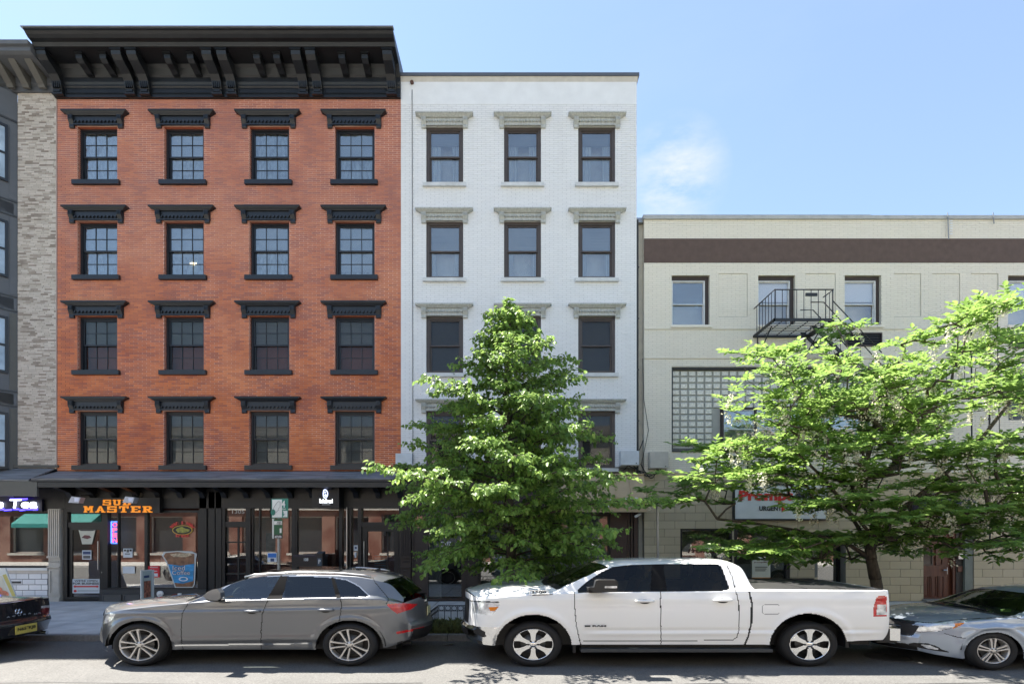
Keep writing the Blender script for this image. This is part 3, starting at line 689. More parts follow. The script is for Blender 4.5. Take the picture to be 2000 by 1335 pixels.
f = MB(); pframe(f, 935, 1060, 1003, 1172, 4, 15.0, 15.14)
fr = obj('shop_window', f, brown, wh_b); obj('pane', MB().pbox(939, 1056, 1007, 1150, 15.08, 15.085, ref=15), pane_low, fr); obj('stall_riser', MB().pbox(939, 1056, 1150, 1172, 15.0, 15.1, ref=15), brown, fr)
fluted(wh_b, 1060, 1078, brown)
f = MB(); pframe(f, 1078, 1192, 1003, 1172, 4, 15.0, 15.14)
fr = obj('shop_window', f, brown, wh_b); obj('pane', MB().pbox(1082, 1188, 1007, 1150, 15.08, 15.085, ref=15), pane_low, fr); obj('stall_riser', MB().pbox(1082, 1188, 1150, 1172, 15.0, 15.1, ref=15), brown, fr)
sp = MB()
for a, b in ((1192,1224),(1225,1230),(1232,1236),(1238,1246)): sp.pbox(a, b, 1000, 1173, 14.97+(.03 if a > 1200 else 0), 15.1, ref=15)
obj('side_panel', sp, M('reddish_brown_paint', (.075,.042,.032), .6), wh_b)
aw = M('tan_metal_awning', (.50,.37,.22), .6, var=.05)
ax0, ax1 = X(1070), X(1257)
obj('metal_awning', MB().prism([(15,3.62),(14.9,3.62),(14.62,2.98),(14.60,2.58),(15,2.58)], ax0, ax1-.02), aw, wh_b)
for q in (1172, 1200, 1228):
    xx = X(q); obj('awning_rib', MB().prism([(14.9,3.645),(14.88,3.645),(14.60,2.99),(14.585,2.60),(14.61,2.60),(14.62,2.98)], xx-.02, xx+.02), aw, wh_b)
obj('awning_cap', MB().box(ax0, ax1-.02, 14.86, 15.0, 3.622, 3.65), aw, wh_b)
wl_ = M('white_letter', (.72,.72,.70), .5, var=0)
for ch, a, b in (('A',1184,1207),('C',1211,1235),('I',1240,1246)): text('awning_letter', ch, X(a,14.58), Z(990,14.58), X(b,14.58)-X(a,14.58), .27, 14.575, wl_, wh_b, bold=.04)
text('window_letter', 'M', X(965), Z(975), .32, .3, 14.96, wl_, wh_b, bold=.04)

# narrow recessed strip between white and beige buildings
beige = M('beige_painted_brick_back', (.47,.44,.36), .8, dirt=.2, dcol=(.2,.18,.14))
# ------------------------------------------------------------------ beige building
bg_b = thing('beige_brick_building', 'low beige painted brick building with brown band, fire escape and glass block panel', 'building', (9.5, WALL, SW))
BX0, BX1 = X(1258), 17.0
bgm = brick_mat('beige_painted_brick', [(0,(.765,.71,.595)),(.5,(.785,.73,.615)),(1,(.80,.745,.63))], zamt=.2, zscale=.9, rough=.75, bump=.4, streak=.15, scol=(.66,.61,.51), chip=.235, chipcol=(.2,.15,.12))
bgj = M('beige_joint', (.60,.56,.465), .85)
zb0 = Z(922); zband0, zband1 = Z(513), Z(466); ztop = Z(429)
bw_ = [(X(1312),X(1386)),(X(1481),X(1553)),(X(1650),X(1721)),(X(1969),X(2042))]
openings = [(a,b,Z(635),Z(537)) for a,b in bw_] + [(X(1312),X(1700),Z(878),Z(716)),(X(1652),X(1722),Z(676),Z(650)),(X(1970),X(2042),Z(680),Z(655)),(X(1970),X(2060),Z(820),Z(720))]
insets = [(X(a),X(b),Z(617),Z(534),.022) for a,b in ((1404,1460),(1574,1632),(1746,1799),(1821,1875),(1897,1950))]
wall_backing(BX0, BX1, zb0, ztop, WALL+.030, WALL+.4, openings, bgj, bg_b)
brick_wall(BX0, BX1, zb0, zband0, WALL, openings+[i[:4] for i in insets], .237, .0585, .010, bgm, bgj, bg_b, seed=31, centre=(X(1420), Z(640)), proud=.006, thick=.3, backing=False, jitter=.002)
for k, i in enumerate(insets): brick_wall(i[0]+.004, i[1]-.004, i[2]+.004, i[3]-.004, WALL+.020, [], .237, .0585, .010, bgm, bgj, bg_b, seed=70+k, proud=.006, nsingle=0, backing=False, jitter=.001)
# close the gap between brick backs and the backing sheet
mb = MB(); zs = sorted({zb0, zband0} | {z for o in openings+[i[:4] for i in insets] for z in (o[2], o[3]) if zb0 < z < zband0})
for a, b in zip(zs, zs[1:]):
    m_ = (a+b)/2
    for p, q in spans(BX0, BX1, [(o[0], o[1]) for o in openings+[i[:4] for i in insets] if o[2] < m_ < o[3]]): mb.box(p, q, WALL+.005, WALL+.0295, a, b)
for i in insets: mb.box(i[0], i[1], WALL+.0265, WALL+.0298, i[2], i[3])
obj('joint_bed', mb, bgj, bg_b)
brick_wall(BX0, BX1, zband1, ztop, WALL, [], .237, .0585, .010, bgm, bgj, bg_b, seed=32, proud=.006, nsingle=0, thick=.028)
obj('brown_band', MB().box(BX0, BX1, WALL-.012, WALL+.029, zband0+.001, zband1-.001), M('chocolate_band_paint', (.105,.068,.052), .75, bump=.4, bscale=14, var=.12), bg_b)
obj('coping', MB().box(BX0-.03, BX1, WALL-.05, WALL+.4, ztop, Z(420,14.95)), M('grey_coping', (.42,.42,.40), .7, dirt=.3), bg_b)
obj('flashing_strip', MB().box(BX0-.03, X(1700), WALL-.02, WALL+.2, Z(420,14.95)+.001, Z(420,14.95)+.03), steel, bg_b)
obj('side_wall', MB().box(BX0, BX1, WALL+.41, WALL+8, .1, ztop), bgj, bg_b)
for py in (643, 700): obj('string_course', MB().prism([(WALL+.001,Z(py)+.03),(WALL-.028,Z(py)+.022),(WALL-.028,Z(py)),(WALL+.001,Z(py)-.006)], BX0, BX1), bgm, bg_b)
CLEAR = glass('clear_window_pane', .10, (.97,.97,.97))
whf = M('white_window_frame', (.72,.72,.70), .5, dirt=.3)
for k, (a, b) in enumerate(bw_):
    z0, z1 = Z(635), Z(537); br = MB()
    br.box(a, b, WALL+.09, WALL+.2, z1-.13, z1); br.box(b-.11 if k else b-.10, b, WALL+.09, WALL+.2, z0, z1-.131); br.box(a, a+.02, WALL+.09, WALL+.2, z0, z1-.131)
    fr0 = make_sash(bg_b, 'window', (a+.02+b-.11)/2, z0, (b-.13-a)/2, z1-z0-.13, WALL+.07, whf, CLEAR if k else pane, muntin=None, blind=(.44, M('white_roller_blind', (.8,.82,.86), .7, var=0) if k else blindm) , fw=.022, sash=.02)
    obj('surround', br, brown, fr0)
    obj('window_sill', MB().box(a-.03, b+.06, WALL-.05, WALL+.12, z0-.07, z0-.002), bgm, bg_b)
obj('paper_sail', MB().poly([(X(1362),WALL+.24,Z(594)),(X(1369),WALL+.24,Z(580)),(X(1370),WALL+.24,Z(594))]), whitep, bg_b)
for (a, b, c, d) in ((1652,1722,650,676),(1970,2042,655,680)):
    f = MB().frame(X(a), X(b), Z(d), Z(c), .03, WALL-.03, WALL+.3)
    ac = obj('air_conditioner_sleeve', f, brown, bg_b)
    for q in range(7): obj('louvre', MB().box(X(a)+.03, X(b)-.03, WALL+.0, WALL+.05, Z(d)+.035+q*.047, Z(d)+.05+q*.047), dkgray, ac)
    obj('coil', MB().box(X(a)+.03, X(b)-.03, WALL+.08, WALL+.1, Z(d)+.03, Z(c)-.03), dark, ac)
# glass block panel
gb = M('glass_block', (.70,.67,.56), .16, var=.22, scale=22, bump=.9, bscale=22, spec=.8)
gbe = M('glass_block_edge', (.42,.42,.37), .4)
panel = obj('glass_block_mortar', MB().box(X(1312), X(1700), WALL+.17, WALL+.22, Z(878), Z(716)), M('block_mortar', (.45,.44,.38), .8), bg_b)
obj('panel_frame', MB().frame(X(1312), X(1700), Z(878), Z(716), .05, WALL+.06, WALL+.16).box(X(1312), X(1700), WALL-.03, WALL+.05, Z(882), Z(878)-.001), dkgray, bg_b)
pw, ph = 16.15*15/F, 12.45*15/F
cell = MB(); e = .020
cell.use(gbe)
o_ = [(0+e*.4,.0+e*.4),(pw-e*.4,e*.4),(pw-e*.4,ph-e*.4),(e*.4,ph-e*.4)]; i_ = [(e*1.3,e*1.2),(pw-e*1.8,e*1.2),(pw-e*1.8,ph-e*1.9),(e*1.3,ph-e*1.9)]
for k in range(4): j = (k+1) % 4; cell.quad((o_[k][0],.008,o_[k][1]),(o_[j][0],.008,o_[j][1]),(i_[j][0],-.012,i_[j][1]),(i_[k][0],-.012,i_[k][1]))
for k in range(4): j = (k+1) % 4; cell.quad((o_[k][0],.03,o_[k][1]),(o_[j][0],.03,o_[j][1]),(o_[j][0],.008,o_[j][1]),(o_[k][0],.008,o_[k][1]))
cell.use(gb); cell.quad(*[(p[0],-.012,p[1]) for p in i_])
cell = cell.mesh('glass_block')
for r in range(13):
    for c in range(24):
        x = X(1312)+.045+c*pw; z = Z(716)-.05-(r+1)*ph+.0
        if z < Z(878)+.03 or x+pw > X(1699): continue
        if x+pw > X(1411) and x < X(1688) and z < Z(794)-.01: continue
        obj('glass_block', cell, None, bg_b, loc=(x, WALL+.150, z))
f = MB(); x0, x1, z0, z1 = X(1411), X(1688), Z(879), Z(794)
f.frame(x0, x1, z0, z1, .06, WALL+.05, WALL+.19)
for q in (1478, 1538, 1598): f.box(X(q)-.03, X(q)+.03, WALL+.06, WALL+.16, z0+.06, z1-.06)
fr = obj('window', f, brown, bg_b)
wf = MB()
for a, b in ((1415,1476),(1481,1536),(1541,1596),(1601,1684)):
    wf.frame(X(a), X(b), z0+.06, z1-.06, .03, WALL+.09, WALL+.13); wf.box(X(a)+.03, X(b)-.03, WALL+.09, WALL+.13, (z0+z1)/2-.015, (z0+z1)/2+.015)
obj('sash', wf, alum, fr)
obj('pane', MB().box(x0+.06, x1-.06, WALL+.11, WALL+.113, z0+.06, z1-.06), pane, fr)
obj('room', MB().box(x0, x1, WALL+.5, WALL+.52, z0, z1), dark, fr)
obj('window', MB().frame(X(1970), X(2060), Z(820), Z(720), .07, WALL+.06, WALL+.16).box(X(1970)+.07, X(2060)-.07, WALL+.1, WALL+.103, Z(820), Z(720)-.07).box(X(1970), X(2060), WALL+.45, WALL+.5, Z(820), Z(720)), M('dark_window_far', (.05,.05,.05), .2), bg_b)
# ground floor: large blocks
blockm = brick_mat('beige_concrete_block', [(0,(.46,.385,.265)),(.5,(.51,.43,.30)),(1,(.54,.46,.325))], zamt=.15, zscale=.8, rough=.85, bump=.3, streak=.25, scol=(.30,.26,.19))
gopen = [(X(1329),X(1430),Z(1160),Z(1031)),(X(1434),X(1543),Z(1160),Z(1031)),(X(1597),X(1652),0,Z(1050)),(X(1804),X(1902),0,Z(1035)),(X(1431),X(1612),Z(1014),Z(946)),(X(1780),X(1905),Z(1016),Z(975))]
brick_wall(BX0, BX1, SW, zb0-.001, WALL, gopen, .572, .2225, .012, blockm, M('block_joint', (.24,.21,.165), .9), bg_b, seed=41, nsingle=600, proud=.010, jitter=.002, thick=.4, name='concrete_block')
obj('shop_wall_back', MB().box(BX0, BX1, 16.9, 17.0, .1, zb0), dark, bg_b)
f = MB(); pframe(f, 1329, 1431, 1031, 1160, 4, 15.02, 15.14)
fr = obj('shop_window', f, blk2, bg_b); obj('pane', MB().pbox(1333, 1427, 1035, 1156, 15.08, 15.085, ref=15), pane_low, fr)
f = MB(); pframe(f, 1434, 1543, 1031, 1160, 7, 15.02, 15.14)
fr2 = obj('shop_window', f, blk2, bg_b); obj('pane', MB().pbox(1441, 1536, 1038, 1153, 15.08, 15.085, ref=15), pane_low, fr2)
obj('window_sign_band', MB().pbox(1333, 1427, 1079, 1092, 15.10, 15.11, ref=15), whitep, fr)
redl = M('red_letter', (.62,.03,.025), .5, var=0); blkl = M('black_letter', (.02,.02,.02), .5, var=0)
text('window_letter', 'PromptMD', X(1345), Z(1082), X(1425)-X(1345), .17, 15.05, M('maroon_letter', (.10,.03,.03), .5, var=0), fr, italic=.35, bold=.01)
text('window_letter', '201        8411', X(1348), Z(1091), X(1420)-X(1348), .10, 15.095, blkl, fr, bold=.02)
text('window_letter', 'Medical', X(1456), Z(1072), X(1520)-X(1456), .10, 15.05, blkl, fr2, bold=.02)
text('window_letter', 'Care', X(1476), Z(1083), X(1500)-X(1476), .10, 15.05, blkl, fr2, bold=.02)
obj('green_swoosh', MB().prism([(X(1440),Z(1080)),(X(1480),Z(1084)),(X(1536),Z(1079)),(X(1536),Z(1082)),(X(1480),Z(1087)),(X(1440),Z(1085))], 15.05, 15.055, 'y'), M('lime_film', (.16,.26,.03), .5), fr2)
f = MB(); pframe(f, 1597, 1653, 1046, 1172, 5, 15.25, 15.35)
fr = obj('shop_door', f, blk2, bg_b); obj('pane', MB().pbox(1602, 1648, 1051, 1168, 15.30, 15.305, ref=15), pane_low, fr)
obj('door_reveal', MB().pbox(1591, 1597, 1046, 1172, 15.0, 15.3, ref=15).pbox(1653, 1664, 1046, 1172, 15.05, 15.3, ref=15), M('grey_reveal', (.17,.17,.16), .8), bg_b)
wood = M('varnished_door', (.11,.032,.016), .38, var=.35, scale=3, stretch=(9,9,.7))
f = MB(); pframe(f, 1804, 1873, 1035, 1172, 5, 15.12, 15.22)
fr = obj('door_frame', f, wood, bg_b)
d = MB(); d.pbox(1809, 1868, 1040, 1170, 15.2, 15.24, ref=15); 
dr = obj('wooden_door', d, wood, bg_b)
for (a, b, c, dd) in ((1812,1824,1125,1166),(1827,1839,1125,1166),(1842,1854,1125,1166)):
    obj('door_panel', MB().frame(X(a), X(b), Z(dd), Z(c), .02, 15.18, 15.199).box(X(a)+.04, X(b)-.04, 15.185, 15.199, Z(dd)+.04, Z(c)-.04), wood, dr)
obj('door_window', MB().frame(X(1813), X(1831), Z(1104), Z(1066), .03, 15.17, 15.199).box(X(1816), X(1828), 15.19, 15.199, Z(1101), Z(1069)), M('door_window_dark', (.03,.03,.03), .1), dr)
obj('door_window', MB().frame(X(1837), X(1852), Z(1104), Z(1066), .03, 15.17, 15.199).box(X(1840), X(1849), 15.19, 15.199, Z(1101), Z(1069)), wood, dr)
obj('door_handle', MB().tube([(X(1858),15.14,Z(1107)),(X(1858),15.14,Z(1121))], .012, 6).tube([(X(1850),15.13,Z(1113)),(X(1857),15.13,Z(1113))], .015, 6), alum, dr)
obj('porch_return', MB().pbox(1873, 1902, 1035, 1172, 15.1, 15.35, ref=15), M('porch_dark', (.05,.04,.035), .7), bg_b)
obj('porch_jamb', MB().pbox(1886, 1902, 1033, 1172, 15.02, 15.09, ref=15), M('grey_green_jamb', (.19,.20,.175), .8), bg_b)
obj('intercom', MB().pbox(1874, 1883, 1073, 1091, 15.03, 15.09, ref=15).pbox(1876, 1881, 1075, 1080, 15.02, 15.03, ref=15), alum, bg_b)
obj('mail_flap', MB().pbox(1875, 1884, 1105, 1116, 15.07, 15.09, ref=15), wood, bg_b)
obj('door_step', MB().box(X(1800), X(1906), 14.8, 15.3, SW, SW+.06), granite, bg_b)
obj('shop_awning', MB().prism([(15.0,Z(975)),(14.75,Z(985)),(14.72,Z(1014)),(15.0,Z(1014))], X(1782), X(1900)), M('dark_purple_awning', (.045,.04,.06), .7), bg_b)
for k, q in enumerate((1847, 1935)): obj('antenna_stub', MB().tube([(X(q),14.93,Z(418)),(X(q)+.02,14.92,Z(440 if k else 470))], .012, 5), steel, bg_b)
for k in range(6): obj('splice_tag', MB().box(X(1848)+.03, X(1848)+.10, 14.90, 14.92, Z(436+k*5), Z(434+k*5)), whitep, bg_b)

# recessed strip and conduit between the white and beige buildings
strip = MB().box(WX1, BX0, WALL+.18, WALL+.4, SW, Z(424))
so = single('gap_infill', strip, bgj, 'narrow recessed beige strip between the white and the beige building', 'wall')
obj('gutter_head', MB().box(WX1+.01, BX0-.01, WALL+.05, WALL+.18, Z(432), Z(423)), steel, so)
cond = thing('downpipe', 'black vertical pipe running down the joint right of the white building', 'pipe', (WX1+.03, WALL, 4))
obj('pipe', MB().tube([(WX1+.03,WALL+.05,Z(428)),(WX1+.03,WALL+.05,SW)], .035, 8), M('black_pipe', (.03,.03,.032), .6), cond)
for q in (520, 620, 720, 820, 980): obj('pipe_clip', MB().box(WX1-.0, WX1+.07, WALL+.005, WALL+.10, Z(q+2), Z(q)), dkgray, cond)
for k, (a, b, c, d, colr) in enumerate(((1212,1248,880,908,(.60,.63,.66)),(1269,1305,882,914,(.50,.47,.41)))):
    t = single('utility_box', MB().box(X(a,14.8), X(b,14.8), 14.78, 14.995, Z(d,14.8), Z(c,14.8)), M('box_paint_%d' % k, colr, .55),
               'white cable box on the lower right corner of the white building' if k == 0 else 'beige cable box on the lower left of the beige building', 'utility box', 'cable boxes above the awning')
    obj('lid', MB().box(X(a,14.8)+.01, X(b,14.8)-.01, 14.765, 14.778, Z(d,14.8)+.01, Z(c,14.8)-.01), bpy.data.materials['box_paint_%d' % k], t)
    obj('lock', MB().disc((X(b-5,14.76), Z(d-4,14.76)), .018, .014, 14.76), blackplast, t)
cab = MB()
def cable(p, q, sag, r=.012, n=10):
    p, q = Vector(p), Vector(q); return [p.lerp(q, i/n)+Vector((0,-.02*math.sin(math.pi*i/n),-sag*math.sin(math.pi*i/n))) for i in range(n+1)]
yb_ = 14.93
for (a, b, c, d, s_) in ((1205,918,1225,909,.08),(1225,909,1262,924,.02),(1236,909,1262,926,.10),(1262,924,1290,915,.10),(1240,912,1285,917,.22),(1262,926,1282,916,.18),(1247,880,1255,860,.0),(1250,905,1268,922,.12)):
    cab.tube(cable((X(a),yb_,Z(b)),(X(c),yb_,Z(d)),s_), .014, 5)
cab.tube([(X(1255),14.98,Z(700)),(X(1257),14.97,Z(780)),(X(1266),14.97,Z(840)),(X(1258),14.97,Z(880)),(X(1252),14.95,Z(905))], .009, 5)
single('cable_loops', cab, M('black_cable', (.02,.02,.02), .6, var=0), 'loops of black cable between the two cable boxes above the tan awning', 'cable')
sc_t = thing('security_camera', 'small white security camera under the right end of the tan awning', 'camera', (X(1246), 14.9, Z(1005)))
obj('housing', MB().tube([(X(1241,14.7),14.68,Z(1008,14.7)),(X(1251,14.7),14.8,Z(1003,14.7))], .04, 8), whitep, sc_t); obj('arm', MB().tube([(X(1250,14.75),14.78,Z(1003,14.7)),(X(1250,14.8),14.97,Z(1000,14.8))], .015, 6), whitep, sc_t)

# ---- signs on the beige building
t = thing('clinic_sign', 'white clinic sign board with red and black lettering over the beige shop windows', 'sign', (X(1515), 14.9, Z(980)))
obj('board', MB().box(X(1433), X(1610), 14.90, 15.0, Z(1013), Z(948)), M('white_sign_face', (.66,.68,.68), .5, var=.03), t)
obj('frame', MB().frame(X(1430), X(1613), Z(1015), Z(945), .035, 14.89, 15.02), blkl, t)
text('red_lettering', 'Prompt', X(1440), Z(983), X(1545)-X(1440), .36, 14.885, redl, t, bold=.05)
text('black_lettering', 'MD', X(1550), Z(978), X(1595)-X(1550), .27, 14.885, blkl, t, bold=.05)
text('black_lettering', 'URGENT   CARE CENTER', X(1479), Z(997), X(1604)-X(1479), .13, 14.885, blkl, t, bold=.04)
obj('red_mark', MB().box(X(1523), X(1529), 14.88, 14.9, Z(998), Z(982)), redl, t)
t = thing('clinic_poster', 'pale clinic poster with orange foot in the lower shop window', 'poster', (X(1488), 15.05, Z(1130)))
obj('sheet', MB().box(X(1470), X(1506), 15.04, 15.046, Z(1131), Z(1093)), M('cream_paper', (.62,.61,.52), .7, var=.03), t)
obj('orange_foot', MB().box(X(1470), X(1506), 15.036, 15.039, Z(1131), Z(1127)), M('orange_print', (.6,.25,.05), .7), t)
text('lettering', 'promptMD', X(1474), Z(1099), X(1502)-X(1474), .045, 15.035, M('brown_print', (.2,.08,.05), .6, var=0), t, bold=.02)
for k, q in enumerate((1106, 1109.5, 1113)): obj('print', MB().box(X(1476), X(1500-k*2), 15.033, 15.036, Z(q+1.4), Z(q)), M('grey_print', (.12,.12,.12), .6, var=0) if k == 0 else bpy.data.materials['grey_print'], t)
t = single('window_notice', MB().box(X(1487)-.12, X(1487)+.10, 15.03, 15.035, Z(1090), Z(1087)), whitep, 'small white oval notice above the clinic poster', 'notice')

# ------------------------------------------------------------------ fire escape
fe = thing('fire_escape', 'black iron fire escape balcony with stair on the beige wall', 'fire escape', (7.5, WALL, 6.2))
px0_, px1_ = X(1472), X(1472)+1.52; fz = 7.50; yf = 13.82
fl = MB()
for (a, b) in (((px0_,yf),(px1_-.0,yf)),((px0_,WALL-.02),(px1_,WALL-.02)),((px0_,yf),(px0_,WALL)),((px1_,yf),(px1_,WALL))):
    fl.box(min(a[0],b[0])-.018, max(a[0],b[0])+.018, min(a[1],b[1])-.018, max(a[1],b[1])+.018, fz-.05, fz+.02)
obj('platform_frame', fl, iron, fe)
for i in range(9):
    y = yf+.10+i*(WALL-yf-.14)/9; obj('slat', MB().box(px0_+.02, px1_-.02, y, y+.022, fz-.004, fz+.006), iron, fe)
for i in range(4):
    x = px0_+.25+i*.34; obj('cross_bar', MB().box(x-.008, x+.008, yf+.02, WALL-.04, fz-.02, fz-.005), iron, fe)
rt = fz+.76
for k in range(9):
    x = px0_+.02+k*(px1_-px0_-.04)/8; obj('baluster', MB().tube([(x,yf,fz),(x,yf,rt)], .010 if k not in (0,8) else .018, 5), iron, fe)
for k in range(1, 7):
    y = yf+k*(WALL-yf)/7; obj('baluster', MB().tube([(px0_+.01,y,fz),(px0_+.01,y,rt)], .009, 5), iron, fe)
    if k < 3: obj('baluster', MB().tube([(px1_,y,fz),(px1_,y,rt)], .009, 5), iron, fe)
obj('top_rail', MB().tube([(px0_+.01,WALL,rt),(px0_+.01,yf,rt),(px1_,yf,rt),(px1_,yf+.45,rt)], .016, 6), iron, fe)
obj('rail_plate', MB().box(px1_-.72, px1_-.42, yf-.02, yf+.01, rt-.17, rt-.09), iron, fe)
for x in (px0_+.1, px1_-.1):
    obj('brace', MB().tube([(x,yf+.35,fz-.05),(x,WALL-.02,fz-.60)], .018, 6).tube([(x,WALL-.02,fz-.05),(x,WALL-.02,fz-.62)], .016, 6), iron, fe)
# stair: from the right end of the platform down to the lower right
s0 = Vector((px1_-.35, 14.25, fz)); s1 = Vector((px1_+1.75, 14.25, fz-2.0))
for dy in (0, .5):
    a = s0+Vector((0,dy,0)); b = s1+Vector((0,dy,0)); obj('stringer', MB().prism([(a.x,a.z),(a.x+.12,a.z),(b.x+.12,b.z),(b.x,b.z)], a.y-.02, a.y+.02, 'y'), iron, fe)
    obj('hand_rail', MB().tube([a+Vector((0,0,.62)), a+Vector((.35,0,.62)) , b+Vector((.1,0,.62))], .014, 5), iron, fe)
    for t_ in (.1,.35,.6,.9):
        c = a.lerp(b, t_)+Vector((.06,0,0)); obj('baluster', MB().tube([c, c+Vector((0,0,.62-(.25*(1-t_)if t_<.3 else 0)))], .009, 5), iron, fe)
for i in range(10):
    c = s0.lerp(s1, (i+.5)/10); obj('tread', MB().box(c.x, c.x+.2, c.y+.02, c.y+.48, c.z-.02, c.z), iron, fe)
lx0, lx1, lz = s1.x, s1.x+1.3, s1.z
obj('lower_platform_frame', MB().frame(lx0, lx1, lz-.06, lz+.06, .06, 13.9, 13.93).box(lx0, lx1, 13.94, WALL-.02, lz-.05, lz-.03), iron, fe)
for k in range(8):
    x = lx0+.1+k*.16; obj('baluster', MB().tube([(x,13.9,lz),(x,13.9,lz+.75)], .009, 5), iron, fe)
obj('lower_rail', MB().tube([(lx0,13.9,lz+.75),(lx1,13.9,lz+.75)], .014, 5), iron, fe)
obj('long_brace', MB().tube([(px1_,yf+.05,rt-.25),(X(1722,14.2),14.2,Z(688,14.2))], .014, 5), iron, fe)
# counterbalance frame of the drop ladder
cf = thing('drop_ladder_frame', 'black iron counterweight frame with hanging rods, rising behind the flowering tree', 'ladder', (12.2, 14.4, SW))
y0 = 14.35
def PP(px, py, D=14.35): return (X(px,D), D, Z(py,D))
obj('top_beam', MB().tube([PP(1884,614),PP(1950,613)], .045, 6), iron, cf)
obj('arm', MB().tube([PP(1935,616),PP(1866,640),PP(1845,655)], .03, 6).tube([PP(1912,628),PP(1884,655)], .018, 5), iron, cf)
for q in (1888, 1936): obj('pulley', MB().lathe([(.02,-.04),(.10,-.035),(.08,0),(.10,.035),(.02,.04)], PP(q,621), 'y', 14), iron, cf)
for (q, a, b, r) in ((1883,620,770,.010),(1897,622,1010,.02),(1931,622,700,.012),(1932,660,1060,.024),(1948,614,760,.016),(1951,740,900,.01)):
    obj('hanging_rod', MB().tube([PP(q,a),PP(q+1.5,b)], r, 6), iron, cf)
for q in range(26): obj('chain_link', MB().lathe([(.034,-.006),(.034,.012)], PP(1932,664+q*14), 'z', 6), iron, cf)
obj('cross_bar', MB().tube([PP(1897,738),PP(1931,739)], .012, 5).tube([PP(1780,935),PP(1960,935)], .010, 5), iron, cf)
obj('wall_bracket', MB().tube([PP(1897,640),(X(1897),WALL,Z(640))], .02, 5).tube([PP(1932,640),(X(1932),WALL,Z(640))], .02, 5), iron, cf)

# ------------------------------------------------------------------ grey building at the far left with its brick pier
gy = thing('grey_clad_building', 'dark grey clad building edge with tan brick pier at the far left', 'building', (-13.6, WALL, SW))
TX0, TX1 = X(33), X(110)
tan = brick_mat('tan_roman_brick', [(0,(.27,.225,.185)),(.14,(.38,.325,.275)),(.3,(.50,.445,.38)),(.6,(.57,.51,.445)),(1,(.64,.585,.52))], zamt=.12, zscale=1.5, bump=.3)
brick_wall(TX0, TX1-.012, Z(915), Z(180), WALL+.02, [], .20, .0475, .009, tan, M('tan_joint', (.36,.33,.29), .9), gy, seed=51, centre=(-13.2, 9), proud=.006, jitter=.004, nsingle=300, name='tan_brick', course_var=.5)
obj('control_joint', MB().box(TX1-.012, TX1, WALL, WALL+.3, Z(915), Z(180)), M('pink_joint', (.6,.5,.45), .8), gy)
obj('rear_mass', MB().box(-20, TX1, WALL+.5, WALL+9, .1, 14.4), dkgray, gy)
clad = M('slate_grey_cladding', (.10,.107,.118), .55, var=.05)
cladb = M('brown_grey_cladding', (.095,.093,.083), .55, var=.05)
# the bay side runs back at an angle to the pier
bx, by = Vector((TX0-.01, WALL+.03, 0)), Vector((X(0,14.55)-.9, 13.9, 0))
def bay(p, q, z): v = bx.lerp(by, p); return (v.x, v.y-.0, z)
dirn = (by-bx).normalized(); nrm = Vector((-dirn.y, dirn.x, 0)); nrm = nrm if nrm.y < 0 else -nrm
def bay_box(mb, s0, s1, z0, z1, out):
    a = bx+dirn*s0; b = bx+dirn*s1; c = b+nrm*out; d = a+nrm*out; n = len(mb.v)
    for z in (z0, z1): mb.v += [(p.x, p.y, z) for p in (a, b, c, d)]
    for q in ((0,1,5,4),(1,2,6,5),(2,3,7,6),(3,0,4,7),(4,5,6,7),(3,2,1,0)): mb.face([n+i for i in q])
bm = MB(); bay_box(bm, 0, 2.2, Z(915), 14.25, -.3); obj('bay_wall', bm, clad, gy)
for k in range(4):
    zc = R_SILL[k]
    for (s0, s1, za, zb) in ((0,2.2,zc-.62,zc-.58),(0,2.2,zc+1.62,zc+1.66)):
        m_ = MB(); bay_box(m_, s0, s1, za, zb, .02); obj('cladding_joint_cover', m_, dkgray, gy)
    m_ = MB(); bay_box(m_, .02, .17, zc-.55, zc+1.58, .012); obj('cladding_panel', m_, clad if k < 2 else cladb, gy)
    m_ = MB(); bay_box(m_, .02, 2.2, zc+1.68, zc+2.0, .012); obj('cladding_panel', m_, clad, gy)
    m_ = MB(); bay_box(m_, .08, 2.2, zc-1.0, zc-.66, .012); obj('cladding_panel', m_, clad if k < 2 else cladb, gy)
    m_ = MB(); bay_box(m_, .20, .26, zc-.12, zc+1.44, .05); bay_box(m_, .261, 1.5, zc-.12, zc-.05, .05); bay_box(m_, .261, 1.5, zc+1.37, zc+1.44, .05); bay_box(m_, .261, 1.5, zc+.62, zc+.68, .04)
    w_ = obj('window', m_, blk, gy)
    m_ = MB(); bay_box(m_, .262, 1.5, zc-.05, zc+1.37, .02); obj('pane', m_, M('bay_pane_%d' % k, (.35,.45,.55), .06, var=.3, scale=2), w_)
obj('cornice', MB().prism([(15.1,14.28),(14.96,14.28),(14.96,14.42),(14.9,14.46),(14.9,14.62),(14.3,14.72),(14.22,14.76),(14.22,14.86),(14.15,14.88),(14.13,14.97),(15.3,15.0)], -17, RX0-.05), clad, gy)
for k, x in enumerate((-14.35, -13.85, -13.42, -12.98)):
    obj('cornice_bracket', MB().prism([(14.9,14.30),(14.84,14.30),(14.80,14.36),(14.40,14.70),(14.36,14.74),(14.9,14.74)], x-.09, x+.09), M('bracket_taupe_%d' % k, (.10,.095,.085), .6), gy)
obj('pent_roof', MB().prism([(WALL+.02,3.82),(WALL+.02,3.78),(14.22,3.38),(14.2,3.42)], -18, X(62,14.3)), slate, gy)
obj('fascia_board', MB().box(-18, X(72,14.2), 14.2, 14.26, Z(968,14.2), 3.375), cladb, gy)
obj('soffit', MB().box(-18, X(66), 14.27, 15.1, 3.27, 3.30), blk2, gy)
obj('flashing', MB().box(-18, X(115), WALL-.05, WALL+.02, 3.83, 3.90), cladb, gy)
fluted(gy, 97, 120, cream, y=14.93, top=993)
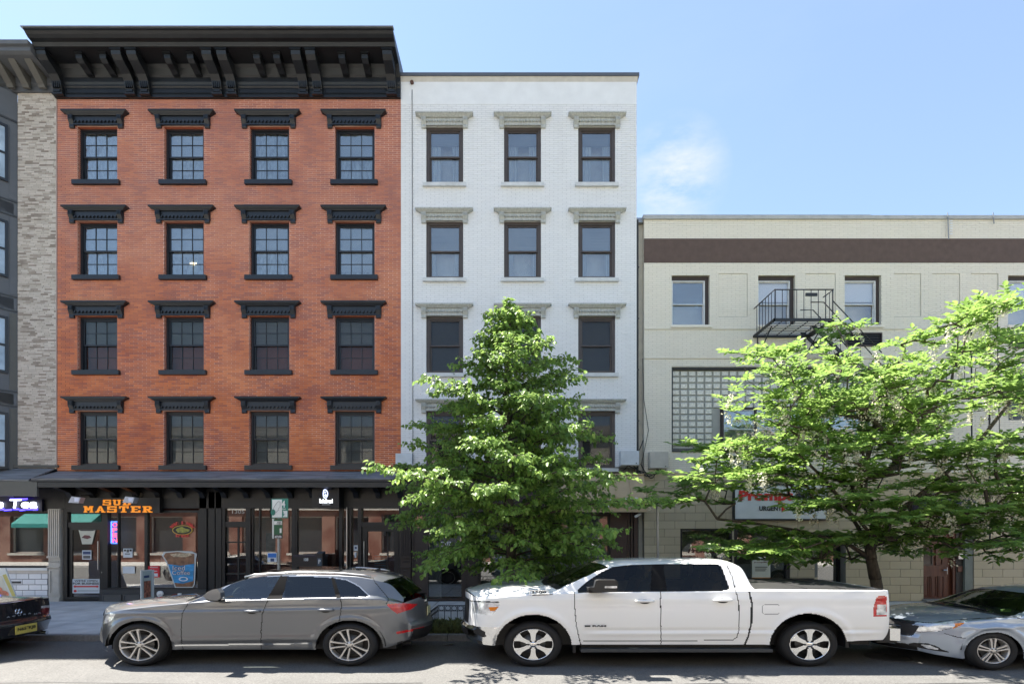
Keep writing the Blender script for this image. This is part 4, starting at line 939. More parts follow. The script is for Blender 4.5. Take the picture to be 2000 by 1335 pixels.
obj('shop_fascia', MB().box(-18, X(128), 14.98, 15.1, Z(993), 3.27), blk2, gy)
obj('shop_wall_back', MB().box(-18, -12.7, 16.9, 17.0, .1, 3.3), dark, gy)
f = MB().box(-17, X(96), 15.0, 15.12, Z(1108), Z(1104)).box(-17, X(96), 15.0, 15.12, Z(997), Z(993)); fr = obj('shop_window', f, blk2, gy)
obj('pane', MB().box(-17, X(96), 15.07, 15.075, Z(1104), Z(997)), pane_low, fr)
obj('riser_cap', MB().box(-17, X(96), 14.93, 15.05, Z(1113), Z(1108)-.001), whitep, gy)
tilew = M('white_glazed_tile', (.74,.75,.78), .2, var=.03, coat=.5)
brick_wall(-16.96, X(96)-.01, SW, Z(1119), 14.97, [], .35, .168, .016, tilew, M('grey_grout', (.12,.12,.13), .8), gy, seed=61, centre=(-13.5,.6), proud=.01, nsingle=300, thick=.12, name='wall_tile')
obj('mail_slot', MB().box(X(23), X(43), 14.95, 14.97, Z(1138), Z(1134)), dkgray, gy)
obj('riser_rail', MB().box(-17, X(96), 14.955, 15.0, Z(1119)+.001, Z(1113)), M('beige_rail', (.55,.5,.45), .5), gy)

# tea shop neon lettering
t = thing('tea_shop_sign', 'white lettered tea shop sign with blue neon glow at the far left', 'sign', (X(40), 14.9, Z(985)))
obj('sign_back', MB().box(-16, X(88), 14.9, 14.96, Z(998), Z(975)), M('dark_blue_back', (.01,.01,.03), .5), t)
wg = M('white_glow_letter', (.9,.93,1), .4, var=0, emit=(.9,.95,1), est=1.1)
text('lettering', 'e Tea', X(0), Z(992), X(82)-X(0), .25, 14.86, wg, t, bold=.02, italic=.1)
bgw = M('blue_neon', (.05,.05,.9), .4, var=0, emit=(.06,.04,1), est=1.6)
for (a, b, c, d) in ((0,976,22,975),(28,975,60,974),(4,995,15,994),(16,996,30,995),(34,994,44,994),(46,996,56,995),(58,994,70,994),(72,995,80,994)): obj('neon_tube', MB().tube([(X(a),14.89,Z(b)),(X(c),14.89,Z(d))], .022, 6), bgw, t)

# ---- sub shop signs
t = thing('sub_shop_sign', 'black sign board with orange slab lettering over the sub shop door', 'sign', (X(205), 14.85, Z(985)))
obj('board', MB().box(X(150), X(320), 14.82, 14.98, Z(1001), Z(972)), blk2, t)
og = M('orange_letter', (.80,.27,.02), .5, var=0, emit=(1,.33,.02), est=.15)
def slab_text(s, x0, x1, z0, z1, y, parent):
    """block letters with slab serifs drawn from strokes"""
    G = {'S':[(0,.80,.84,1),(0,.44,.24,.9),(.06,.42,.94,.60),(.76,.1,1,.56),(.16,0,.96,.18),(0,0,.16,.32),(.84,.68,1,1)],
         'U':[(.08,.15,.34,.9),(.66,.15,.92,.9),(.2,0,.8,.22),(0,.82,.42,1),(.58,.82,1,1)],
         'B':[(.1,0,.38,1),(0,.82,.8,1),(0,0,.8,.18),(.2,.42,.8,.58),(.7,.5,.95,.9),(.7,.1,1,.5)],
         'M':[(.08,0,.28,1),(.72,0,.92,1),(0,0,.36,.17),(.64,0,1,.17),(0,.83,.28,1),(.72,.83,1,1),'v'],
         'A':['a',(.22,.28,.78,.44),(-.04,0,.36,.17),(.64,0,1.04,.17)],
         'T':[(0,.82,1,1),(0,.6,.16,1),(.84,.6,1,1),(.37,0,.63,.9),(.22,0,.78,.17)],
         'E':[(.1,0,.38,1),(0,.82,1,1),(0,0,1,.18),(.2,.42,.7,.58),(.84,.62,1,1),(.84,0,1,.36)],
         'R':[(.1,0,.38,1),(0,.82,.8,1),(0,0,.48,.17),(.2,.42,.8,.58),(.7,.5,.95,.9),'l',(.68,0,1.04,.17)]}
    n = len(s); cw = (x1-x0)/n
    for i, ch in enumerate(s):
        mb = MB(); ax = x0+i*cw+cw*.09; w = cw*.80; h = z1-z0; dd = 0
        for st in G[ch]:
            dd += .0012
            if st == 'v': pts = [[(.1,1),(.34,1),(.56,.3),(.44,.3)],[(.66,1),(.9,1),(.56,.3),(.44,.3)]]
            elif st == 'a': pts = [[(.04,0),(.3,0),(.56,1),(.40,1)],[(.96,0),(.70,0),(.44,1),(.60,1)]]
            elif st == 'l': pts = [[(.4,.5),(.66,.5),(.96,0),(.72,0)]]
            else: a, b, c, d = st; pts = [[(a,b),(c,b),(c,d),(a,d)]]
            for pl in pts:
                dd += .0012; mb.prism([(ax+p[0]*w, z0+p[1]*h) for p in pl], y-.012-dd, y, 'y')
        obj('letter', mb, og, parent)
slab_text('SUB', X(199,14.8), X(257,14.8), Z(986,14.8), Z(975,14.8), 14.82, t)
slab_text('MASTER', X(161,14.8), X(299,14.8), Z(1000,14.8), Z(987.5,14.8), 14.82, t)
lampg = M('lamp_housing', (.42,.44,.50), .4, metal=.3)
for k, (q, qe) in enumerate(((149,183),(254,272))):
    D = 14.3; t = thing('sign_floodlight', 'small grey floodlight '+('at the left end of the black board with orange letters' if k == 0 else 'covering part of the upper orange word'), 'lamp', (X(q,D), D, Z(975,D)), 'floodlights over the orange sign')
    hb = MB().prism([(X(q-12,D),Z(981,D)),(X(q+8,D),Z(982,D)),(X(q+12,D),Z(971,D)),(X(q-6,D),Z(969,D))], D-.06, D+.10, 'y')
    obj('lamp_head', hb, lampg, t); obj('lamp_face', MB().quad((X(q,D),D-.064,Z(979,D)),(X(q+8,D),D-.064,Z(979,D)),(X(q+9,D),D-.064,Z(972,D)),(X(q,D),D-.064,Z(972,D))), M('pale_face_%d' % k, (.7,.72,.85), .3, var=0), t)
    obj('arm', MB().tube([(X(q+2,D),D,Z(970,D)),(X(q+8,14.6),14.6,Z(967,14.6)),(X(qe,14.97),14.97,Z(966,14.97))], .012, 6), iron, t)
    obj('rosette', MB().lathe([(.05,-.05),(.085,-.03),(.085,0)], (X(qe,14.97),14.98,Z(966,14.97)), 'y', 14), M('bronze_%d' % k, (.12,.10,.07), .5), t)
t = thing('open_sign', 'vertical neon open sign in the narrow pane beside the shop door', 'sign', (X(218), 15.15, Z(1040)))
obj('sign_panel', MB().box(X(209.5), X(227), 15.14, 15.16, Z(1062), Z(1016)), M('blue_glow_panel', (.05,.1,.4), .4, var=0, emit=(.05,.22,1), est=.35), t)
nr = M('red_neon', (1,.1,.12), .4, var=0, emit=(1,.10,.14), est=1.8); nbl = M('blue_neon_edge', (.1,.2,1), .4, var=0, emit=(.12,.25,1), est=2.0)
for k, ch in enumerate('OPEN'): text('neon_letter', ch, X(213.5), Z(1028+k*10.2), X(223)-X(213.5), .115, 15.12, nr, t, bold=.02)
obj('neon_edge', MB().tube([(X(211),15.12,Z(1018)),(X(211),15.12,Z(1060)),(X(226),15.12,Z(1060))], .012, 6).tube([(X(211),15.12,Z(1018)),(X(226),15.12,Z(1018))], .012, 6), nbl, t)
# posters and decals behind the glass
def flat(name, pts, y, m, parent=None):
    return obj(name, MB().prism([(X(a),Z(b)) for a, b in pts], y, y+.004, 'y'), m, parent)
t = thing('coffee_cup_poster', 'large cut out poster of a blue labelled iced coffee cup in the shop window', 'poster', (X(351), 15.04, Z(1146)))
flat('cup_outline', [(314,1084),(318,1077),(345,1075),(373,1076),(383,1081),(381,1092),(379,1140),(375,1147),(340,1147),(322,1096)], 15.040, M('cup_white', (.55,.58,.58), .5, var=.02), t)
flat('coffee', [(318,1085),(322,1079),(345,1077),(378,1081),(378,1092),(377,1138),(374,1145),(342,1145),(325,1096)], 15.034, M('coffee_brown', (.22,.11,.06), .5, var=.4, scale=9), t)
flat('cup_label', [(327,1101),(352,1104),(378,1100),(376,1134),(356,1139),(339,1137)], 15.030, M('label_blue', (.04,.27,.55), .5, var=.35, scale=5, stretch=(1,1,3)), t)
flat('ice', [(330,1082),(342,1080),(368,1079),(374,1083),(362,1087),(338,1087)], 15.030, M('ice_pale', (.45,.36,.24), .4, var=.6, scale=12), t)
text('lettering', 'Iced', X(336), Z(1113), X(360)-X(336), .14, 15.022, M('dark_blue_print', (.02,.05,.16), .5, var=0), t, bold=.05)
text('lettering', 'Coffee', X(335), Z(1122), X(370)-X(335), .13, 15.022, bpy.data.materials['dark_blue_print'], t, bold=.05)
text('lettering', 'Iced', X(336.5), Z(1112.6), X(360)-X(336.5), .125, 15.018, whitep, t, bold=-.005)
text('lettering', 'Coffee', X(335.5), Z(1121.6), X(370)-X(335.5), .115, 15.018, whitep, t, bold=-.005)
obj('badge', MB().disc((X(357), Z(1130)), .13, .06, 15.025, 20, hole=.7), whitep, t)
t = thing('deli_brand_decal', 'oval deli decal with red arched words and a green gold centre on the window', 'decal', (X(354), 15.04, Z(1034)))
obj('oval', MB().disc((X(354.5), Z(1034.5)), .285, .135, 15.04, 28), M('gold_rim', (.65,.42,.06), .5, var=0), t)
obj('oval_inner', MB().disc((X(354.5), Z(1034.5)), .26, .118, 15.036, 28), blkl, t)
obj('oval_emblem', MB().prism([(X(342),Z(1034)),(X(346),Z(1030)),(X(354),Z(1028)),(X(362),Z(1032)),(X(369),Z(1033)),(X(368),Z(1037)),(X(358),Z(1040)),(X(346),Z(1039))], 15.028, 15.033, 'y'), M('olive_emblem', (.30,.30,.06), .5, var=.4, scale=18), t)
for k, ch in enumerate("Boar's Head"):
    if ch == ' ': continue
    a = math.radians(155-13*k); r_ = (.33, .20); text('letter', ch, X(354.5)+r_[0]*math.cos(a)-.028, Z(1034.5)+r_[1]*math.sin(a)-.035, .056 if ch != "'" else .015, .085 if ch != "'" else .03, 15.03, M('red_print', (.7,.05,.04), .5, var=0) if k == 0 else bpy.data.materials['red_print'], t, bold=.03, rot=a-math.pi/2)
for k, ch in enumerate('Brand'):
    text('letter', ch, X(342+k*5.2), Z(1048.5-(.6 if k in (0,4) else 0)), .055, .08, 15.03, bpy.data.materials['red_print'], t, bold=.03)
def paper(name, label, a, b, c, d, m, y=15.045, extra=None, group=None):
    t = thing(name, label, 'poster', (X((a+b)/2), y, Z(d)), group)
    obj('sheet', MB().box(X(a), X(b), y, y+.004, Z(d), Z(c)), m, t)
    for (e, f_, g, h, mm) in (extra or []): obj('print', MB().box(X(e), X(f_), y-.003, y-.0005, Z(h), Z(g)), mm, t)
    return t
wp = M('white_paper', (.62,.66,.70), .6, var=.03); redp = M('red_paper', (.55,.02,.03), .5, var=.05)
navy = M('navy_print', (.03,.06,.16), .5, var=0); bluep = M('blue_print', (.03,.17,.55), .5, var=0)
t = paper('open_for_business_poster', 'white notice on the shop door reading we are open with a red arrow', 139, 192, 1130, 1158, wp, 15.045)
text('lettering', "WE'RE OPEN", X(143), Z(1135.5), X(188)-X(143), .055, 15.04, blkl, t, bold=.02)
text('lettering', 'FOR BUSINESS', X(140), Z(1141), X(191)-X(140), .06, 15.04, blkl, t, bold=.03)
obj('arrow', MB().prism([(X(141),Z(1144.7)),(X(145),Z(1141.8)),(X(145),Z(1143.4)),(X(187),Z(1143.4)),(X(187),Z(1141.8)),(X(191),Z(1144.7)),(X(187),Z(1147.6)),(X(187),Z(1146)),(X(145),Z(1146)),(X(145),Z(1147.6))], 15.036, 15.04, 'y'), redl, t)
obj('red_dot', MB().disc((X(144.5), Z(1153.5)), .045, .035, 15.04), redl, t)
obj('small_print', MB().box(X(149), X(190), 15.038, 15.041, Z(1153.6), Z(1152.6)), bpy.data.materials['grey_print'], t)
paper('card_notice', 'small blue and white notice in the middle of the shop door glass', 158, 176, 1074, 1092, wp, 15.045, [(159.5,174.5,1076,1082,navy),(160,174,1084,1090,bpy.data.materials['grey_print'])])
t = thing('coffee_cup_decal', 'white paper coffee cup decal high on the shop door glass', 'decal', (X(167), 15.045, Z(1062)))
flat('cup', [(151,1034),(184,1034),(177,1062),(158,1062)], 15.045, M('cup_cream', (.55,.55,.47), .6, var=.05), t); flat('cup_rim', [(151,1034),(156,1036),(179,1036),(184,1034),(179,1032.5),(156,1032.5)], 15.040, dkgray, t)
flat('cup_print', [(157,1049),(163,1044),(172,1045),(176,1049),(168,1052)], 15.040, M('maroon_print', (.14,.05,.05), .6, var=.3), t)
paper('qr_notice', 'white square notice with black header on the shop window', 238.5, 256.5, 1070.5, 1088, wp, 15.045, [(240,244,1072,1076,blkl),(251,255,1072,1076,blkl),(245,250,1072,1078,bpy.data.materials['grey_print']),(242,252,1080,1082,bpy.data.materials['grey_print'])])
paper('white_notice', 'plain white sheet taped low on the shop window', 237.5, 261, 1105.5, 1119, wp, 15.045)
t = paper('red_notice', 'red poster left of the iced coffee cup', 286, 309.5, 1104.5, 1127, redp, 15.045, [(299,306,1119,1125,wp),(291,306,1107,1108,wp),(288,305,1114,1115.2,wp)])
paper('slanted_notice', 'pale slip between the red poster and the iced coffee cup', 300, 318, 1088.5, 1098.5, wp, 15.3)
paper('blue_notice', 'white and blue notice on the pane behind the sign pole', 521, 539, 1078.5, 1097, wp, 15.045, [(522,538,1080,1088,bluep),(527,534,1090,1096,navy)])
paper('door_code_notice', 'small white square notice on the glass beside the cafe door', 690, 698, 1064, 1075, wp, 15.045, [(692,696,1067,1071,navy)])
paper('door_slip_notice', 'narrow white slip beside the cafe door below the square notice', 691, 695, 1078, 1088, wp, 15.045)
t = thing('window_art', 'dark leafy decal on the pane left of the sign pole', 'decal', (X(523), 15.2, Z(1090)))
obj('sheet', MB().box(X(510), X(541), 15.3, 15.31, Z(1100), Z(1040)), M('leafy_film', (.05,.055,.055), .5, var=.9, scale=9), t)
obj('white_shelf', MB().box(X(508,15.4), X(534,15.4), 15.35, 15.4, Z(1101,15.4), Z(1099.5,15.4)), whitep, t)

# round cafe sign box
t = thing('cafe_sign', 'black projecting sign box with white and blue cafe emblem and lettering', 'sign', (X(637), 14.6, Z(970)))
obj('sign_box', MB().box(X(622,14.55), X(662,14.55), 14.55, 15.0, Z(991,14.55), Z(948,14.55)), M('sign_black', (.006,.006,.009), .5), t)
obj('side_box', MB().box(X(609,14.6), X(622,14.6)-.002, 14.6, 15.0, Z(990,14.6), Z(948,14.6)), blk2, t)
pb = M('pale_blue_glow', (.6,.7,1), .4, var=0, emit=(.55,.65,1), est=.55)
pts = [(X(635+4.3*math.cos(a)-(1.6 if a < math.pi else -1.2)*math.sin(a)*.6,14.5),14.53,Z(963.5-8.2*math.sin(a),14.5)) for a in [k*math.pi/10 for k in range(21)]]
obj('emblem_ring', MB().tube(pts, .014, 6, cap=False), pb, t)
obj('emblem', MB().disc((X(635,14.5), Z(966.5,14.5)), .032, .035, 14.53, 12).disc((X(634,14.5), Z(960.5,14.5)), .018, .03, 14.53, 10), pb, t)
text('lettering', 'BolisBread', X(623,14.5), Z(981.5,14.5), X(649,14.5)-X(623,14.5), .115, 14.53, wg, t, bold=.01, italic=-.1)
obj('print', MB().box(X(628,14.5), X(644,14.5), 14.53, 14.54, Z(985,14.5), Z(984,14.5)), whitep, t)

# planter and parking kiosk in front of the cafe window
t = thing('planter_box', 'black planter box with white number 108 under the cafe window', 'planter', (X(602,14.6), 14.6, SW))
obj('box', MB().box(X(574,14.55), X(631,14.55), 14.55, 14.9, SW, Z(1087,14.55)), M('planter_black', (.008,.008,.01), .4), t)
obj('lip', MB().box(X(573,14.55), X(632,14.55), 14.53, 14.92, Z(1087,14.55)+.001, Z(1083,14.55)), M('purple_black', (.02,.016,.035), .4), t)
text('number', '108', X(592.5,14.5), Z(1095,14.5), X(601,14.5)-X(592.5,14.5), .085, 14.54, whitep, t, bold=.02)
t = thing('parking_kiosk', 'slim black kiosk with pale letter P on the right of the planter', 'kiosk', (X(624,14.3), 14.3, SW))
obj('body', MB().prism([(14.2,SW),(14.42,SW),(14.42,Z(1076,14.3)),(14.2,Z(1080,14.3))], X(617,14.2), X(630,14.2)), M('kiosk_black', (.012,.012,.014), .4), t)
obj('screen', MB().box(X(620,14.2), X(628,14.2), 14.19, 14.199, Z(1104,14.2), Z(1089,14.2)), M('kiosk_screen', (.03,.07,.11), .3), t)
text('letter', 'P', X(622.5,14.2), Z(1100,14.2), .055, .11, 14.18, whitep, t, bold=.01)

# parking sign pole
t = thing('parking_sign', 'green and white parking sign with large 4 on a steel pole behind the grey SUV', 'sign', (X(545,10.5), 10.5, SW))
D = 10.5
obj('pole', MB().tube([(X(544.5,D),D,SW),(X(545,D),D,Z(974,D))], .028, 8), steel, t)
def plate(name, a, b, c, d, y, m, parent, skew=.25):
    """a plate turned slightly about the vertical: right edge nearer"""
    x0, x1 = X(a,y), X(b,y); return obj(name, MB().prism([(x0,y+.03),(x1,y-skew*(x1-x0)+.03),(x1+.002,y-skew*(x1-x0)+.037),(x0+.002,y+.037)], Z(d,y), Z(c,y), 'z'), m, parent)
grn = M('sign_green', (.015,.19,.14), .4, var=.03); 
bd = plate('sign_plate', 529, 565, 973, 1011, D-.06, grn, t)
def on(a, b, c, d, m, name='print', e=.002, p=bd): 
    y = D-.06; x0, x1 = X(a,y), X(b,y); xb = X(529,y); s_ = .25; ya = y+.03-s_*(x0-xb)-e; yb = y+.03-s_*(x1-xb)-e
    return obj(name, MB().quad((x0,ya,Z(d,y)),(x1,yb,Z(d,y)),(x1,yb,Z(c,y)),(x0,ya,Z(c,y))), m, p)
wsg = M('sign_white', (.70,.72,.70), .4, var=.02)
on(530.5, 552, 975, 1009.5, wsg); on(554, 563.5, 997, 1009, wsg)
text('numeral', '4', X(555.5,D), Z(991,D), X(562.5,D)-X(555.5,D), .135, D-.13, wsg, t, bold=.03)
text('lettering', 'HOUR', X(554.5,D), Z(995.5,D), X(563.5,D)-X(554.5,D), .03, D-.13, wsg, t, bold=.02)
obj('arrow', MB().prism([(X(558.3,D),Z(999,D)),(X(559.7,D),Z(999,D)),(X(559.7,D),Z(1004,D)),(X(562,D),Z(1003,D)),(X(559,D),Z(1008,D)),(X(556,D),Z(1003,D)),(X(558.3,D),Z(1004,D))], D-.14, D-.137, 'y'), grn, t)
obj('coin_disc', MB().disc((X(536,D), Z(1000,D)), .045, .06, D-.06, 20), grn, t)
hand = [(536,999),(540,990),(545,982),(549,979),(551.5,980),(551.5,990),(548,993),(549,996),(546,997),(545,1000),(542,999),(540,1003),(538,1002)]
obj('hand_outline', MB().tube([(X(a,D),D-.105,Z(b,D)) for a, b in hand], .0035, 4), bpy.data.materials['grey_print'], t)
obj('sign_plate', MB().prism([(X(524.5,D),D+.06),(X(529,D),D+.1),(X(529,D),D+.11),(X(524.3,D),D+.07)], Z(1010,D), Z(973,D), 'z'), dkgray, t)
obj('lower_plate', MB().box(X(537.5,D), X(554,D), D-.06, D-.05, Z(1051,D), Z(1013,D)), M('deep_green', (.01,.09,.04), .4), t)
obj('lower_plate_edge', MB().box(X(532.5,D), X(537,D), D-.02, D, Z(1051,D), Z(1012,D)), wsg, t)
obj('print', MB().box(X(538,D), X(553.5,D), D-.064, D-.0605, Z(1024,D), Z(1017,D)), wsg, t)
text('lettering', 'MOBILE\nPAYMENT', X(543.5,D), Z(1023.3,D), X(553,D)-X(543.5,D), .055, D-.068, blkl, t, bold=.02)
obj('print', MB().box(X(549,D), X(552.5,D), D-.064, D-.0605, Z(1040,D), Z(1031,D)), wsg, t)
obj('print', MB().box(X(538,D), X(554,D), D-.064, D-.0605, Z(1051,D), Z(1043,D)), blkl, t)
text('lettering', '47270', X(539.5,D), Z(1050,D), X(552.5,D)-X(539.5,D), .048, D-.068, whitep, t, bold=.03)
t = thing('steel_pole', 'plain grey steel sign pole in front of the beige wall, right of the tan awning', 'pole', (X(1286,10.6), 10.6, SW))
obj('pole', MB().tube([(X(1286.5,10.6),10.6,SW),(X(1284,10.6),10.6,Z(975,10.6))], .027, 8), steel, t)
# sidewalk A-boards
t = thing('a_board', 'white edged A-board with food photo on the sidewalk before the shop bulkhead', 'sign', (X(283,13.2), 13.2, SW))
D = 13.2; a0 = Vector((X(274,D), D, SW)); zt = Z(1113,D)
def slab(p, q, z0, z1, lean, m, name, th=.02, par=None):
    p, q = Vector(p), Vector(q); n = (q-p).cross(Vector((0,0,1))).normalized(); mb = MB(); k = 0
    for (z, o) in ((z0, 0), (z1, lean)):
        for (pt, s_) in ((p,0),(q,0),(q,th),(p,th)): v = pt + n*(s_-o); mb.v.append((v.x, v.y, z))
    for f_ in ((0,1,5,4),(1,2,6,5),(2,3,7,6),(3,0,4,7),(4,5,6,7),(3,2,1,0)): mb.face(f_)
    return obj(name, mb, m, par or t)
p0 = (X(274,D),D,0); p1 = (X(295,D+.4),D+.4,0)
slab(p0, p1, SW, zt, .0, wsg, 'board'); 
n_ = (Vector(p1)-Vector(p0)).cross(Vector((0,0,1))).normalized()
def onb(f0, f1, z0, z1, m, name='print', e=.03):
    a = Vector(p0).lerp(Vector(p1), f0)+n_*e; b = Vector(p0).lerp(Vector(p1), f1)+n_*e
    return obj(name, MB().quad((a.x,a.y,z0),(b.x,b.y,z0),(b.x,b.y,z1),(a.x,a.y,z1)), m, t)
hgt = zt-SW
onb(.12,.95,SW+hgt*.12,zt-.03, M('mint_print', (.45,.52,.50), .5, var=.1)); onb(.2,.85,SW+hgt*.3,SW+hgt*.72, M('food_photo', (.28,.11,.07), .5, var=.8, scale=14), 'print', .034)
onb(.2,.7,SW+hgt*.8,SW+hgt*.86, navy, 'print', .034)
slab((p0[0]-.03,p0[1]+.16,0),(p1[0]-.05,p1[1]+.16,0), SW, zt-.02, .0, wsg, 'rear_board')
t = thing('leaning_banner', 'white banner stand with yellow edge and fruit photo behind the black sedan', 'sign', (-12.6, 13.2, SW))
D = 13.2
def PB(px, py, off=0): return (X(px,D), D-off, Z(py,D))
obj('board', MB().prism([(X(-60,D),SW),(X(42,D),SW),(X(10,D),Z(1109,D)),(X(-60,D),Z(1109,D))], D, D+.03, 'y'), wsg, t)
obj('print', MB().poly([PB(26,1168,.004),PB(33,1168,.004),PB(12,1120,.004),PB(5,1122,.004)]), M('yellow_print', (.55,.48,.15), .5, var=.1), t)
obj('print', MB().poly([PB(-40,1168,.004),PB(22,1168,.004),PB(4,1124,.004),PB(-40,1118,.004)]), M('pale_print', (.62,.6,.5), .5, var=.1), t)
obj('print', MB().disc((X(5,D),Z(1160,D)), .16, .10, D-.008).disc((X(-4,D),Z(1151,D)), .12, .08, D-.01), M('peach_print', (.6,.2,.12), .5, var=.4, scale=9), t)
obj('foot', MB().box(X(-60,D), X(44,D), D-.15, D+.2, SW, SW+.03), dkgray, t)

# ------------------------------------------------------------------ across the street (seen only in the glass and the car paint)
op = thing('brick_row_across', 'long brick row house front across the street with tall windows', 'building', (0,-5.2,0))
obm = wall_joint_mat('opposite_brick', (.22,.12,.09), (.19,.085,.06))
nt = obm.node_tree
mb = MB(); WH = 8.9; ops = []
for k in range(26):
    c = -38+k*3.05
    for z in (4.4, 6.7): ops.append((c-.5, c+.5, z, z+1.45))
    ops.append((c-1.1, c+1.1, .7, 3.1))
wall_backing(-40, 40, 0, 3.5, -5.8, -5.2, ops, obm, op, 'ground_floor_wall')
wall_backing(-40, 40, 3.5, WH, -5.8, -5.2, ops, M('cream_painted_boards', (.80,.74,.62), .8, stretch=(.2,.2,9), var=.12, scale=2), op, 'upper_wall')  # unseen upper floors kept low and pale to bounce light onto the facades
obj('room', MB().box(-40, 40, -6.4, -6.3, 0, WH), dark, op)
pn = MB()
for o in ops: pn.box(o[0], o[1], -5.55, -5.54, o[2], o[3])
obj('pane_row', pn, M('opposite_glass', (.03,.035,.04), .1, var=0), op, kind='stuff')
fm_ = MB()
for o in ops: fm_.frame(o[0], o[1], o[2], o[3], .07, -5.53, -5.45).box(o[0]-.1, o[1]+.1, -5.2, -5.1, o[2]-.15, o[2]-.01)
obj('window_frame_row', fm_, M('pale_stone', (.4,.38,.34), .7), op, kind='stuff')
obj('cornice', MB().box(-40, 40, -5.2, -4.9, WH-.5, WH+.1).box(-40, 40, -5.2, -5.05, 3.5, 3.8), M('stone_band', (.45,.42,.37), .8), op)
obj('canopy', MB().prism([(-5.2,3.3),(-4.2,2.6),(-4.2,2.35),(-5.2,2.35)], -32, -27), M('teal_canvas', (.02,.20,.18), .7), op)
single('far_sidewalk', MB().box(-60, 60, -5.2, -1.25, -.05, .11), M('pale_concrete', (.42,.40,.37), .9), 'concrete sidewalk on the far side of the street', None, kind='structure')
# ------------------------------------------------------------------ vehicles
def ease(a):
    return np.clip(a, 0, 1)
def interp(tab, x):
    tab = sorted(tab); xs = [t[0] for t in tab]; zs = [t[1] for t in tab]
    return np.interp(x, xs, zs)
def smooth_tab(tab, sm=.06):
    """dense, lightly smoothed lookup of a traced profile"""
    tab = sorted(tab); x0, x1 = tab[0][0], tab[-1][0]; n = int((x1-x0)/.01)+2
    xs = np.linspace(x0, x1, n); zs = np.interp(xs, [t[0] for t in tab], [t[1] for t in tab])
    k = max(1, int(sm/.01)); ker = np.hanning(2*k+3)[1:-1]; ker /= ker.sum()
    for _ in range(2): zs = np.convolve(np.pad(zs, (k, k), 'reflect', reflect_type='odd'), ker, 'valid')
    return lambda x: np.interp(x, xs, zs)
def in_poly(px, py, poly):
    inside = np.zeros(px.shape, bool); n = len(poly)
    for i in range(n):
        x1, y1 = poly[i]; x2, y2 = poly[(i+1) % n]
        if y1 == y2: continue
        c = ((y1 > py) != (y2 > py)) & (px < (x2-x1)*(py-y1)/(y2-y1)+x1); inside ^= c
    return inside
def line_dist(px, py, pts):
    d = np.full(px.shape, 1e9)
    for (x1, y1), (x2, y2) in zip(pts, pts[1:]):
        L = max((x2-x1)**2+(y2-y1)**2, 1e-9); t = np.clip(((px-x1)*(x2-x1)+(py-y1)*(y2-y1))/L, 0, 1)
        d = np.minimum(d, np.hypot(px-(x1+t*(x2-x1)), (py-(y1+t*(y2-y1)))*1.25))
    return d
def poly_dist(px, py, poly): return line_dist(px, py, list(poly)+[poly[0]])

